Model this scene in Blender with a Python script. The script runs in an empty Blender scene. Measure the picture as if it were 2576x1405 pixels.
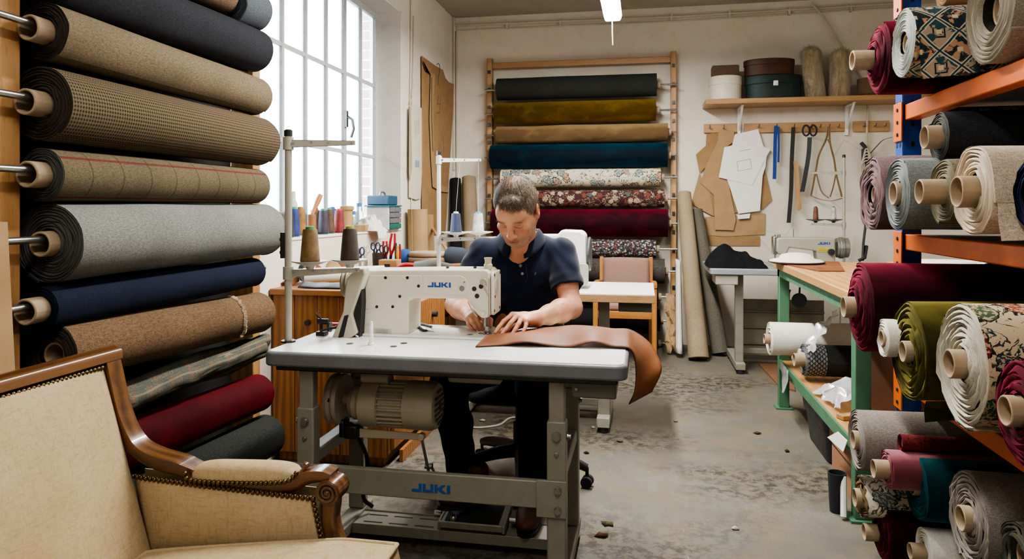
import bpy, math, random
import numpy as np
from mathutils import Vector, Matrix, noise
PI=math.pi; TAU=2*PI
SC=bpy.context.scene; COL=SC.collection
V=Vector
# ---------------------------------------------------------------- camera calibration (2576x1405 frame)
F=1784.0; CX=1288.0; V0=522.0; CAMH=1.24
TH=math.atan(332/F); CS=math.cos(TH); SN=math.sin(TH)
def _w(t,d,v): return V(((t*CS-SN)*d,(t*SN+CS)*d,CAMH-(v-V0)/F*d))
def at_y(u,v,y):
    t=(u-CX)/F; return _w(t,y/(t*SN+CS),v)
def at_x(u,v,x):
    t=(u-CX)/F; return _w(t,x/(t*CS-SN),v)
def at_z(u,v,z): return _w((u-CX)/F,(CAMH-z)*F/(v-V0),v)
def at_d(u,v,d): return _w((u-CX)/F,d,v)
def depth(p): return -p[0]*SN+p[1]*CS
def px(n,p): return n*depth(p)/F          # size in metres of n pixels at p
# ---------------------------------------------------------------- tags
def tag(o,label,cat,group=None,kind=None):
    if label: o['label']=label
    if cat: o['category']=cat
    if group: o['group']=group
    if kind: o['kind']=kind
    return o
def thing(name,label,cat,loc=(0,0,0),group=None):
    o=bpy.data.objects.new(name,None); COL.objects.link(o); o.location=loc; o.empty_display_size=.05
    return tag(o,label,cat,group)
def rootloc(o):
    p=V((0,0,0))
    while o is not None:
        p=p+o.location; o=o.parent
    return p
def dup(root,delta,label=None,group=None):
    r=root.copy(); COL.objects.link(r); r.location=root.location+V(delta)
    if label: r['label']=label
    if group: r['group']=group
    for ch in list(root.children):
        c=ch.copy(); COL.objects.link(c); c.parent=r
        for g in list(ch.children):
            d=g.copy(); COL.objects.link(d); d.parent=c
    return r
# ---------------------------------------------------------------- mesh builder
def frame_from(axis,up=(0,0,1)):
    a=V(axis).normalized(); u=V(up)
    if abs(a.dot(u))>.95: u=V((0,1,0))
    s=a.cross(u).normalized(); u=s.cross(a).normalized()
    return a,s,u
def rotz(a): return Matrix.Rotation(a,3,'Z')
def spline(pts,n):
    """Catmull-Rom through the points (tuples of any length), n samples per span."""
    P=[np.array(p,float) for p in pts]; P=[2*P[0]-P[1]]+P+[2*P[-1]-P[-2]]; out=[]
    for i in range(1,len(P)-2):
        a,b,c,d=P[i-1:i+3]
        for k in range(n):
            t=k/n; out.append(.5*((2*b)+(c-a)*t+(2*a-5*b+4*c-d)*t*t+(3*b-a-3*c+d)*t**3))
    out.append(P[-2]); return out
SPLIT=set('bolt rivet slot socket_hole rod_hook end_connector mounting_plate levelling_foot rubber_foot belt screw plug_hole oil_cap hanging_rod dial perforation'.split())
class MB:
    def __init__(s): s.v=[]; s.f=[]; s.uv=[]; s.mi=[]; s.cur=0
    def add(s,vs,fs,uvs=None):
        b=len(s.v); s.v+= [tuple(p) for p in vs]
        s.uv+= list(uvs) if uvs is not None else [(0,0)]*len(vs)
        for f in fs: s.f.append(tuple(i+b for i in f)); s.mi.append(s.cur)
        return s
    def box(s,a,b):
        x0,y0,z0=[min(p,q) for p,q in zip(a,b)]; x1,y1,z1=[max(p,q) for p,q in zip(a,b)]
        return s.add([(x0,y0,z0),(x1,y0,z0),(x1,y1,z0),(x0,y1,z0),(x0,y0,z1),(x1,y0,z1),(x1,y1,z1),(x0,y1,z1)],
            [(0,3,2,1),(4,5,6,7),(0,1,5,4),(1,2,6,5),(2,3,7,6),(3,0,4,7)])
    def obox(s,c,size,R=None):
        c=V(c); hx,hy,hz=[q/2 for q in size]; R=R or Matrix.Identity(3)
        vs=[c+R@V(p) for p in [(-hx,-hy,-hz),(hx,-hy,-hz),(hx,hy,-hz),(-hx,hy,-hz),(-hx,-hy,hz),(hx,-hy,hz),(hx,hy,hz),(-hx,hy,hz)]]
        return s.add(vs,[(0,3,2,1),(4,5,6,7),(0,1,5,4),(1,2,6,5),(2,3,7,6),(3,0,4,7)])
    def bar(s,p0,p1,w,h,up=(0,0,1)):
        """rectangular bar from p0 to p1, w sideways, h along up"""
        p0=V(p0);p1=V(p1); a,sd,u=frame_from(p1-p0,up)
        vs=[p+sd*(w/2)*i+u*(h/2)*j for p in (p0,p1) for i,j in ((-1,-1),(1,-1),(1,1),(-1,1))]
        return s.add(vs,[(0,1,2,3),(7,6,5,4),(0,4,5,1),(1,5,6,2),(2,6,7,3),(3,7,4,0)])
    def lathe(s,prof,o,axis,n=24,closed=False,up=(0,0,1)):
        """prof: list of (r,h) along axis from o"""
        o=V(o); a,sd,u=frame_from(axis,up); vs=[];fs=[];uv=[]
        m=len(prof)
        for k in range(n+1):
            t=TAU*k/n; d=sd*math.cos(t)+u*math.sin(t)
            for r,h in prof: vs.append(o+a*h+d*r); uv.append((t*.1,h))
        for k in range(n):
            for j in range(m-1):
                p=k*m+j; q=p+m
                if prof[j][0]<1e-9: fs.append((p,p+1,q+1))
                elif prof[j+1][0]<1e-9: fs.append((p,p+1,q))
                else: fs.append((p,p+1,q+1,q))
        return s.add(vs,fs,uv)
    def cyl(s,p0,p1,r0,r1=None,n=16,caps=True):
        p0=V(p0);p1=V(p1); L=(p1-p0).length; r1=r0 if r1 is None else r1
        pr=[(r0,0),(r1,L)]
        if caps: pr=[(0,0)]+pr+[(0,L)]
        return s.lathe(pr,p0,p1-p0,n)
    def tube(s,pts,r,n=8,caps=True,sx=1.0,up=(0,0,1)):
        """round (or flattened by sx) tube along points"""
        P=[V(p) for p in pts]; m=len(P); rs=r if isinstance(r,(list,tuple)) else [r]*m
        vs=[];fs=[];uv=[]; u=None; L=0
        for i,p in enumerate(P):
            a=(P[min(i+1,m-1)]-P[max(i-1,0)])
            a=a.normalized() if a.length>1e-9 else V((0,0,1))
            if u is None: _,sd,u=frame_from(a,up)
            else:
                u=(u-a*u.dot(a)); u=u.normalized() if u.length>1e-6 else frame_from(a)[2]; sd=a.cross(u)
            if i: L+=(P[i]-P[i-1]).length
            for k in range(n):
                t=TAU*k/n; vs.append(p+sd*math.cos(t)*rs[i]*sx+u*math.sin(t)*rs[i]); uv.append((L,rs[i]*t))
        for i in range(m-1):
            for k in range(n):
                k2=(k+1)%n; fs.append((i*n+k,i*n+k2,(i+1)*n+k2,(i+1)*n+k))
        if caps: fs.append(tuple(range(n))[::-1]); fs.append(tuple((m-1)*n+k for k in range(n)))
        return s.add(vs,fs,uv)
    def prism(s,out,o,ex,ey,ez):
        """outline (2-D points) in the frame o,ex,ey pushed along vector ez"""
        o=V(o);ex=V(ex);ey=V(ey);ez=V(ez); n=len(out)
        A=[o+ex*a+ey*b for a,b in out]; vs=A+[p+ez for p in A]
        uv=[tuple(q) for q in out]*2
        fs=[tuple(range(n))[::-1],tuple(range(n,2*n))]+[(k,(k+1)%n,n+(k+1)%n,n+k) for k in range(n)]
        return s.add(vs,fs,uv)
    def poly(s,pts,ez):
        """3-D outline pushed along ez"""
        A=[V(p) for p in pts]; ez=V(ez); n=len(A)
        fs=[tuple(range(n))[::-1],tuple(range(n,2*n))]+[(k,(k+1)%n,n+(k+1)%n,n+k) for k in range(n)]
        return s.add(A+[p+ez for p in A],fs)
    def grid(s,nu,nv,fn,uvf=None):
        vs=[];uv=[];fs=[]
        for i in range(nu):
            for j in range(nv):
                a=i/(nu-1);b=j/(nv-1); vs.append(fn(a,b)); uv.append(uvf(a,b) if uvf else (a,b))
        for i in range(nu-1):
            for j in range(nv-1): p=i*nv+j; fs.append((p,p+nv,p+nv+1,p+1))
        return s.add(vs,fs,uv)
    def ball(s,c,r,n=12,m=8,R=None):
        c=V(c); rr=r if isinstance(r,(tuple,list)) else (r,r,r); R=R or Matrix.Identity(3)
        vs=[];fs=[]
        for j in range(m+1):
            b=PI*j/m
            for k in range(n):
                t=TAU*k/n; vs.append(c+R@V((rr[0]*math.sin(b)*math.cos(t),rr[1]*math.sin(b)*math.sin(t),rr[2]*math.cos(b))))
        for j in range(m):
            for k in range(n):
                k2=(k+1)%n; p,q=j*n+k,j*n+k2
                if j==0: fs.append((p,p+n,q+n))
                elif j==m-1: fs.append((p,p+n,q))
                else: fs.append((p,p+n,q+n,q))
        return s.add(vs,fs)
    def noisy(s,amp,scale,seed=0,i0=0):
        for i in range(i0,len(s.v)):
            p=V(s.v[i]); s.v[i]=tuple(p+noise.noise_vector(p*scale+V((seed*7.1,seed*3.3,seed)))*amp)
        return s
    def islands(s):
        p=list(range(len(s.v)))
        def find(i):
            while p[i]!=i: p[i]=p[p[i]]; i=p[i]
            return i
        for f in s.f:
            a=find(f[0])
            for i in f[1:]: p[find(i)]=a
        g={}
        for k,f in enumerate(s.f): g.setdefault(find(f[0]),[]).append(k)
        out=[]
        for fs in g.values():
            m=MB(); ix={}
            for k in fs:
                q=[]
                for i in s.f[k]:
                    if i not in ix: ix[i]=len(m.v); m.v.append(s.v[i]); m.uv.append(s.uv[i])
                    q.append(ix[i])
                m.f.append(tuple(q)); m.mi.append(s.mi[k])
            out.append(m)
        return out
    def build(s,name,mats,parent=None,*a,**k):
        if name in SPLIT and parent is not None:
            for m in s.islands(): o=m._build(name,mats,parent,**k)
            return o
        return s._build(name,mats,parent,*a,**k)
    def _build(s,name,mats,parent=None,label=None,cat=None,group=None,kind=None,smooth=40,bevel=0,seg=2,solid=0,sub=0,origin=None):
        me=bpy.data.meshes.new(name)
        if parent is not None: org=rootloc(parent)
        elif origin is not None: org=V(origin)
        elif kind=='structure': org=V((0,0,0))
        else:
            A=np.array(s.v); lo=A.min(0);hi=A.max(0); org=V(((lo[0]+hi[0])/2,(lo[1]+hi[1])/2,lo[2]))
        vs=[(p[0]-org[0],p[1]-org[1],p[2]-org[2]) for p in s.v]
        me.from_pydata(vs,[],s.f)
        if not isinstance(mats,(list,tuple)): mats=[mats]
        for m in mats: me.materials.append(m)
        if len(mats)>1: me.polygons.foreach_set('material_index',s.mi)
        ul=me.uv_layers.new(name='UVMap'); li=np.empty(len(me.loops),dtype=np.int32); me.loops.foreach_get('vertex_index',li)
        ul.data.foreach_set('uv',np.array(s.uv,dtype=np.float32)[li].ravel())
        if smooth:
            me.polygons.foreach_set('use_smooth',[True]*len(me.polygons))
            if smooth<180: me.set_sharp_from_angle(angle=math.radians(smooth))
        me.validate(); me.update()
        o=bpy.data.objects.new(name,me); COL.objects.link(o)
        if parent is not None: o.parent=parent
        else: o.location=org
        if solid:
            q=o.modifiers.new('Solidify','SOLIDIFY'); q.thickness=solid; q.offset=0
        if bevel:
            q=o.modifiers.new('Bevel','BEVEL'); q.width=bevel; q.segments=seg; q.limit_method='ANGLE'; q.angle_limit=math.radians(35); q.use_clamp_overlap=True
        if sub:
            q=o.modifiers.new('Sub','SUBSURF'); q.levels=sub; q.render_levels=sub
        return tag(o,label,cat,group,kind)
def nz(x,y=0.,z=0.): return noise.noise(V((x,y,z)))
# ---------------------------------------------------------------- materials
def lin(c):
    if isinstance(c,str): c=tuple(int(c[i:i+2],16)/255 for i in (0,2,4))
    return tuple(((q/12.92) if q<=.04045 else ((q+.055)/1.055)**2.4) for q in c)+(1.0,)
class N:
    def __init__(s,name,coord='Object'):
        s.m=bpy.data.materials.new(name); s.m.use_nodes=True; s.t=s.m.node_tree; s.t.nodes.clear()
        s.out=s.new('ShaderNodeOutputMaterial'); s.b=s.new('ShaderNodeBsdfPrincipled'); s.lk(s.b.outputs[0],s.out.inputs[0])
        s.tc=s.new('ShaderNodeTexCoord'); s.co=s.tc.outputs[coord]
    def new(s,t,**k):
        n=s.t.nodes.new(t)
        for a,b in k.items(): setattr(n,a,b)
        return n
    def lk(s,a,b): s.t.links.new(a,b)
    def put(s,inp,val):
        if isinstance(val,bpy.types.NodeSocket): s.lk(val,inp)
        elif isinstance(val,(int,float)): inp.default_value=val
        else:
            try: inp.default_value=val
            except Exception: inp.default_value=tuple(val)[:3]
    def P(s,**k):
        nm={'color':'Base Color','rough':'Roughness','metal':'Metallic','sheen':'Sheen Weight','sheenr':'Sheen Roughness','coat':'Coat Weight','spec':'Specular IOR Level','sss':'Subsurface Weight','trans':'Transmission Weight','alpha':'Alpha','emit':'Emission Color','estr':'Emission Strength','normal':'Normal','sheent':'Sheen Tint'}
        for a,b in k.items(): s.put(s.b.inputs[nm[a]],b)
        return s.m
    def map(s,vec,scale=(1,1,1),rot=(0,0,0),loc=(0,0,0)):
        n=s.new('ShaderNodeMapping'); s.put(n.inputs['Vector'],vec); n.inputs['Scale'].default_value=scale; n.inputs['Rotation'].default_value=rot; n.inputs['Location'].default_value=loc; return n.outputs[0]
    def noise(s,scale,vec=None,detail=4,rough=.55,dist=0.,col=False):
        n=s.new('ShaderNodeTexNoise'); s.put(n.inputs['Vector'],vec or s.co); n.inputs['Scale'].default_value=scale; n.inputs['Detail'].default_value=detail; n.inputs['Roughness'].default_value=rough; n.inputs['Distortion'].default_value=dist
        return n.outputs['Color' if col else 'Fac']
    def vor(s,scale,vec=None,feature='F1',out='Distance',rand=1.,metric='EUCLIDEAN',dim='3D'):
        n=s.new('ShaderNodeTexVoronoi',feature=feature,distance=metric,voronoi_dimensions=dim); s.put(n.inputs['Vector'],vec or s.co); n.inputs['Scale'].default_value=scale; n.inputs['Randomness'].default_value=rand
        return n.outputs[out]
    def wave(s,scale,vec=None,dist=0.,direction='X',prof='SIN',detail=2,dscale=1.):
        n=s.new('ShaderNodeTexWave',bands_direction=direction,wave_profile=prof); s.put(n.inputs['Vector'],vec or s.co); n.inputs['Scale'].default_value=scale; n.inputs['Distortion'].default_value=dist; n.inputs['Detail'].default_value=detail; n.inputs['Detail Scale'].default_value=dscale
        return n.outputs['Fac']
    def ramp(s,fac,stops,interp='LINEAR'):
        n=s.new('ShaderNodeValToRGB'); s.put(n.inputs[0],fac); r=n.color_ramp; r.interpolation=interp
        while len(r.elements)<len(stops): r.elements.new(.5)
        for e,(p,c) in zip(r.elements,stops): e.position=p; e.color=lin(c) if not isinstance(c,(int,float)) else (c,c,c,1)
        return n.outputs[0]
    def mix(s,fac,a,b,blend='MIX'):
        n=s.new('ShaderNodeMix',data_type='RGBA',blend_type=blend); s.put(n.inputs[0],fac)
        for i,q in ((6,a),(7,b)): s.put(n.inputs[i],lin(q) if isinstance(q,str) else q)
        return n.outputs[2]
    def mth(s,op,a,b=None,clamp=False):
        n=s.new('ShaderNodeMath',operation=op,use_clamp=clamp); s.put(n.inputs[0],a)
        if b is not None: s.put(n.inputs[1],b)
        return n.outputs[0]
    def sep(s,vec=None):
        n=s.new('ShaderNodeSeparateXYZ'); s.put(n.inputs[0],vec or s.co); return n.outputs
    def bump(s,h,strength=.3,dist=.01,normal=None):
        n=s.new('ShaderNodeBump'); s.put(n.inputs['Height'],h); n.inputs['Strength'].default_value=strength; n.inputs['Distance'].default_value=dist
        if normal: s.lk(normal,n.inputs['Normal'])
        s.lk(n.outputs[0],s.b.inputs['Normal']); return n.outputs[0]
_pm={}
def pm(c,rough=.5,metal=0.,c2=None,scale=30.,bump=0.,spec=.5,amt=.5,coat=0.):
    """plain paint / plastic / metal with a little grime variation"""
    key=(c,rough,metal,c2,scale,bump,spec,coat)
    if key in _pm: return _pm[key]
    n=N('mat_'+c); f=n.noise(scale,detail=3)
    d=c2 or '%02x%02x%02x'%tuple(int(int(c[i:i+2],16)*.82) for i in (0,2,4))
    col=n.mix(n.ramp(f,[(.35,0.),(.75,amt)]),c,d)
    n.P(color=col,rough=n.mth('ADD',n.mth('MULTIPLY',f,.2),rough-.1),metal=metal,spec=spec,coat=coat)
    if bump: n.bump(f,bump,.004)
    _pm[key]=n.m; return n.m
def wood(name,c1,c2,axis='X',scale=1.,rough=.45,coat=0.):
    n=N(name); st={'X':(.12,1,1),'Y':(1,.12,1),'Z':(1,1,.12)}[axis]
    v=n.map(n.co,tuple(q*scale for q in st)); f=n.noise(26,v,5,.6,.6); g=n.noise(120,v,3); w=n.wave(6,v,6,{'X':'Y','Y':'X','Z':'X'}[axis],detail=3)
    k=n.mth('ADD',n.mth('MULTIPLY',f,.55),n.mth('MULTIPLY',w,.35))
    col=n.mix(n.ramp(k,[(.25,0.),(.7,1.)]),c1,c2); col=n.mix(n.ramp(g,[(.55,0.),(.8,.35)]),col,'2a1a0c')
    n.P(color=col,rough=rough,coat=coat); n.bump(k,.12,.004); return n.m
def fabric(name,c1,c2,c3=None,weave=700,fibre=90,sheen=.0,rough=.9,bump=.35,blot=.35,con=1.):
    """woollen / linen cloth: thread weave plus flecks, UV in metres"""
    n=N(name,'UV'); c1,c2=[''.join('%02x'%max(0,min(255,int(int(c[i:i+2],16)*k))) for i in (0,2,4)) for c,k in ((c1,1-.22*con),(c2,1+.1*con))]; a=n.noise(fibre,n.map(n.co,(1,2.2,1)),4,.75); b=n.noise(fibre*5,None,2,.6); big=n.noise(5,None,3)
    f=n.mth('ADD',n.mth('MULTIPLY',a,.5),n.mth('MULTIPLY',b,.5))
    col=n.mix(n.ramp(f,[(.36,0.),(.64,1.)]),c1,c2)
    if c3: col=n.mix(n.ramp(n.noise(fibre*2.3,None,3,.7),[(.56,0.),(.68,.8)]),col,c3)
    col=n.mix(n.ramp(big,[(.4,0.),(.75,blot)]),col,c1)
    n.P(color=col,rough=rough,sheen=sheen,sheenr=.5,spec=.15); n.bump(f,bump,.0015); return n
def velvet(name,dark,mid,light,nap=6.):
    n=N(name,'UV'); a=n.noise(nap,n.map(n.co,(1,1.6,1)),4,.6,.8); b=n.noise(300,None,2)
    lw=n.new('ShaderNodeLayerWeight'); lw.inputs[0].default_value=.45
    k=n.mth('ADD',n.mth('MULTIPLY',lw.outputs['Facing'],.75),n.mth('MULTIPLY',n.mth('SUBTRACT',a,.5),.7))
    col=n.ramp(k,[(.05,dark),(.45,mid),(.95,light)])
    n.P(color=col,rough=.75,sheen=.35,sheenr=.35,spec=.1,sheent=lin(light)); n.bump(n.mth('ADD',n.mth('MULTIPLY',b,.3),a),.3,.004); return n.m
# ---------------------------------------------------------------- fabric rolls
def cardboard(): return pm('a4917a',.85,0,'8a775e',40,.1,.2)
CORE=None
def roll(name,label,p,axis,L,R,mat,end=None,group=None,cat='fabric roll',core=.034,hole=.026,stick=.05,T=8,seam=-1.9,
         wr=.03,groove=.004,flap=0.,seed=0,cone=0.,squash=0.,nl=14,coremat=None,tele=0.,fray=.003,bulge=.0,deep=.10,back=True,wind=1,taper=0.,irr=.35):
    """a bolt of cloth: spiral end, loose outer edge, cardboard tube. p = centre of the end seen, axis points into the roll"""
    p=V(p); a,sd,u=frame_from(axis); pitch=(R-core)/(T+.5); rnd=random.Random(seed); so=seed*5.37
    if abs(a.z)<.9: u=V((0,0,1))-a*a.z; u.normalize(); sd=a.cross(u)
    if wind<0: sd=-sd
    def pt(ang,r,h):
        s_=1.0
        zc=math.sin(ang)*r
        if squash: zc*= (1-squash)
        k=1+wr*nz(math.cos(ang)*1.3+so,math.sin(ang)*1.3,h*2.5+so)*min(1.,r/R)
        return p+a*h+(sd*math.cos(ang)*r+u*zc)*k
    mb=MB(); n=36; ws=(0,.35,.7,1.); gs=(groove,-groove*.25,0,groove)
    tot=int(n*T); vs=[];uv=[];fs=[]; m=len(ws)
    for i in range(tot+1):
        s=i/n; ang=seam+TAU*s
        for w,g in zip(ws,gs):
            r=core+pitch*(s+w); q=(r-core)/(R-core); r+=irr*pitch*nz(math.cos(ang)*1.7+so,math.sin(ang)*1.7,(s+w)*.8)*math.sin(PI*min(1,q))*2
            h=g+fray*nz(math.cos(ang)*r*32+so,math.sin(ang)*r*32,s*.8)-tele*(1-q)*R+groove*.9*nz(s*1.3+so,math.sin(ang)*.8,math.cos(ang)*.8)
            vs.append(pt(ang,r,h)); uv.append((h+.1*w,ang*r))
    for i in range(tot):
        for j in range(m-1): q=i*m+j; fs.append((q,q+1,q+m+1,q+m))
    mb.cur=1; mb.add(vs,fs,uv); mb.cur=0
    hs=[0]+[L*(k/(nl))**1.0 for k in range(1,nl+1)]; no=44
    def Ro(b,h): return (core+pitch*(T+b))*(1-cone*h/L)*(1+bulge*math.sin(PI*h/L))
    vs=[];uv=[];fs=[]
    for i,h in enumerate(hs):
        for j in range(no+1):
            b=j/no; ang=seam+TAU*b; r=Ro(b,h)
            hh=h+(fray*nz(math.cos(ang)*r*32+so,math.sin(ang)*r*32,T*.8) if i==0 else 0)
            vs.append(pt(ang,r,hh)); uv.append((h,ang*R))
    st=no+1
    for i in range(len(hs)-1):
        for j in range(no): q=i*st+j; fs.append((q,q+1,q+st+1,q+st))
        q=i*st; fs.append((q,q+st,q+st+no,q+no))       # step of the loose edge
    mb.add(vs,fs,uv)
    if back: # far end
        mb.cur=1; mb.lathe([(hole,L-.005),(core,L-.005),(Ro(.5,L)*.5,L+.002),(Ro(.5,L)*.8,L-.004),(Ro(.5,L)*.985,L-.002)],p,a,28); mb.cur=0
    if flap:
        # loose tail hanging from the seam
        ang=seam+TAU; r0=Ro(1,0)
        def fl(x,y):
            h=x*L*.98+.004; b=pt(ang,r0,h); tan=(-sd*math.sin(ang)+u*math.cos(ang)); 
            d=y*flap*(1-taper*x); k=min(1,d/(flap*.7)); dirn=(tan*(1-k)+V((0,0,-1))*k).normalized()
            q=b+tan*min(d,.03)*.6+V((0,0,-1))*max(0,d-.015)+ (sd*math.cos(ang)+u*math.sin(ang))*(.004+.012*nz(x*6+so,y*2)*y+.02*y*(1-x)*(1 if taper else 0))
            return q
        mb.grid(nl*2,8,fl,lambda x,y:(x*L,(ang*R+y*flap)))
    root=thing(name,label,cat,p+a*(L/2)-u*R*(1-squash),group)
    mb.build('cloth',[mat,end or mat],root,smooth=50)
    ct=MB(); st_=stick
    ct.lathe([(hole,deep),(hole,-st_),(hole+.002,-st_-.002),(core-.002,-st_-.002),(core,-st_),(core,.03)],p,a,26)
    ct.lathe([(0,deep),(hole,deep)],p,a,26)
    if st_>.02: ct.noisy(.0015,30,seed)
    ct.build('cardboard_tube',coremat or CORE,root,smooth=35)
    return root
def _sweep(s,pts,prof,side,closed=True,scale=None):
    """sweep a 2-D profile (a along side, b along the in-plane normal) along pts"""
    P=[V(p) for p in pts]; side=V(side).normalized(); m=len(prof); vs=[];fs=[];uv=[];L=0
    for i,p in enumerate(P):
        t=(P[min(i+1,len(P)-1)]-P[max(i-1,0)]).normalized(); nrm=side.cross(t).normalized(); k=scale[i] if scale else 1
        if i: L+=(P[i]-P[i-1]).length
        for a,b in prof: vs.append(p+side*a*k+nrm*b*k); uv.append((L,a+b))
    for i in range(len(P)-1):
        for j in range(m if closed else m-1):
            j2=(j+1)%m; fs.append((i*m+j,i*m+j2,(i+1)*m+j2,(i+1)*m+j))
    if closed: fs.append(tuple(range(m))[::-1]); fs.append(tuple((len(P)-1)*m+j for j in range(m)))
    return s.add(vs,fs,uv)
MB.sweep=_sweep
def rrect(w,h,r,n=4):
    o=[]
    for cx,cy,a in ((w/2-r,h/2-r,0),(-w/2+r,h/2-r,PI/2),(-w/2+r,-h/2+r,PI),(w/2-r,-h/2+r,1.5*PI)):
        for k in range(n+1): t=a+PI/2*k/n; o.append((cx+r*math.cos(t),cy+r*math.sin(t)))
    return o
def walk(pts,step):
    P=[V(p) for p in pts]; out=[P[0]]; acc=0
    for a,b in zip(P,P[1:]):
        d=(b-a).length
        while acc+d>=step:
            t=(step-acc)/d; a=a.lerp(b,t); d=(b-a).length; acc=0; out.append(a)
        acc+=d
    return out
def S3(pts,n=6): return [V(p) for p in spline([tuple(p) for p in pts],n)]
def juki(o,ex,ey,ez,h):
    """the four block letters, height h, in the frame o (lower left), ex, ey, pushed along ez"""
    m=MB(); w=.36; g=1.75
    L={'J':[[(0,0),(1.25,0),(1.25,1),(1.25-w,1),(1.25-w,.3),(0,.3)]],
       'U':[[(0,0),(1.35,0),(1.35,1),(1.35-w,1),(1.35-w,.3),(w,.3),(w,1),(0,1)]],
       'K':[[(0,0),(w,0),(w,.36),(.5,.36),(.95,0),(1.5,0),(.88,.52),(1.42,1),(.95,1),(.52,.64),(w,.64),(w,1),(0,1)]],
       'I':[[(0,0),(w+.04,0),(w+.04,1),(0,1)]]}
    x=0
    for ch,adv in (('J',1.4),('U',1.5),('K',1.6),('I',.4)):
        for pl in L[ch]: m.prism([((x+a)*h,b*h) for a,b in pl],o,ex,ey,ez)
        x+=adv
    return m
# ---------------------------------------------------------------- shared materials
CORE=cardboard()
COREL=pm('d2b994',.85,0,'b09468',40,.1,.2)
PINE=wood('pine','b9905f','9a7042','Z',1.2)
PINEX=wood('pine_x','b9905f','9a7042','X',1.2)
PINEY=wood('pine_y','b9905f','9a7042','Y',1.2)
CABW=wood('cabinet_pine','996634','70451f','Z',1.6)
CABX=wood('cabinet_pine_x','9f6d3c','774c24','X',1.6)
BEECH=wood('beech','b49168','9c784c','Z',.8); BEECHX=wood('beech_x','b49168','9c784c','X',.8); BEECHY=wood('beech_y','b49168','9c784c','Y',.8)
STEEL=pm('a9aaa6',.3,.9,'77787a',25); DSTEEL=pm('4a4b4d',.4,.8,'2e2f31',25)
GREYP=pm('8d8b80',.5,0,'77756a',22,.05); GREYL=pm('a9a79c',.45,0,'8f8d82',22,.05)
CREAM=pm('ddd8c8',.35,0,'cfc8b4',6,.0,.5,.35,.2); BEIGEP=pm('b3ab98',.45,0,'9b9380',12,.03)
WHITEP=pm('e8e8e6',.4,0,'d6d6d2',10)
BLACK=pm('17171a',.5,0,'0d0d0f',30); RUBBER=pm('1e1e20',.8,0,'131314',30)
WHITELAM=pm('e4e7e6',.25,0,'d8dcdb',3)
BLUEINK=pm('1f4c9c',.5,0,'173d86',9); RED=pm('a81e26',.45,0,'861219',20)
KRAFT=pm('a58b69',.9,0,'8e7352',9,.05,.2,.6)
KRAFT2=pm('9a7e5c',.9,0,'816749',9,.05,.2,.6)
PAPER=pm('e9e8e4',.85,0,'dad8d0',10,.0,.2,.4)
def concrete():
    n=N('concrete'); big=n.noise(.9,None,5,.6,.5); mid=n.noise(5,None,5,.65); fine=n.noise(60,None,4,.7)
    c=n.ramp(big,[(.3,'57554f'),(.5,'68665f'),(.66,'7e7b73')])
    c=n.mix(n.ramp(mid,[(.42,0.),(.62,.6)]),c,'73664f'); c=n.mix(n.ramp(fine,[(.4,0.),(.75,.45)]),c,'5c574e')
    # rust brown worn patches and scratches
    st=n.mth('MULTIPLY',n.ramp(n.noise(1.1,n.map(n.co,loc=(3.1,1.7,0)),3,.5,.3),[(.46,0.),(.62,.85)]),n.ramp(n.noise(19,None,6,.75),[(.46,0.),(.57,1.)]))
    c=n.mix(st,c,'2e281e')
    sp=n.ramp(n.vor(9,n.map(n.co,loc=(.3,.2,0))),[(.0,1.),(.05,0.)]); c=n.mix(n.mth('MULTIPLY',sp,n.ramp(mid,[(.5,0.),(.55,.8)])),c,'352b20')
    scr=n.ramp(n.noise(7,n.map(n.co,(1,9,1),(0,0,.7)),6,.75,1.2),[(.62,0.),(.66,.45)]); c=n.mix(scr,c,'4b443b')
    scl=n.ramp(n.noise(9,n.map(n.co,(9,1,1),(0,0,.4)),6,.75,.8),[(.64,0.),(.68,.5)]); c=n.mix(scl,c,'b3aea4')
    n.P(color=c,rough=n.ramp(mid,[(.3,.42),(.7,.7)]),spec=.4); n.bump(n.mth('ADD',n.mth('MULTIPLY',mid,.6),fine),.25,.006); return n.m
def plaster(name,c1,c2,c3):
    n=N(name); a=n.noise(1.3,None,5,.6,.4); b=n.noise(8,None,5,.65); f=n.noise(70,None,3)
    c=n.mix(n.ramp(a,[(.38,0.),(.72,1.)]),c1,c2); c=n.mix(n.ramp(b,[(.55,0.),(.8,.45)]),c,c3)
    sp=n.ramp(n.vor(3.3),[(0.,.7),(.018,0.)]); c=n.mix(sp,c,'4d4234')
    cr=n.ramp(n.vor(1.1,n.map(n.co,(1,1,.8)),'DISTANCE_TO_EDGE'),[(0.,.25),(.004,0.)]); c=n.mix(n.mth('MULTIPLY',cr,n.ramp(a,[(.5,0.),(.6,1.)])),c,'6b5d4a')
    n.P(color=c,rough=.85,spec=.2); n.bump(n.mth('ADD',b,n.mth('MULTIPLY',f,.3)),.18,.01); return n.m
WALLM=plaster('plaster','e0dbd0','d5cdbe','b9ad97'); WALLW=plaster('plaster_white','e6e4de','dad8d2','b9b2a4'); CEILM=plaster('ceiling_paint','b5afa3','a59e92','8d8678')
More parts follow.
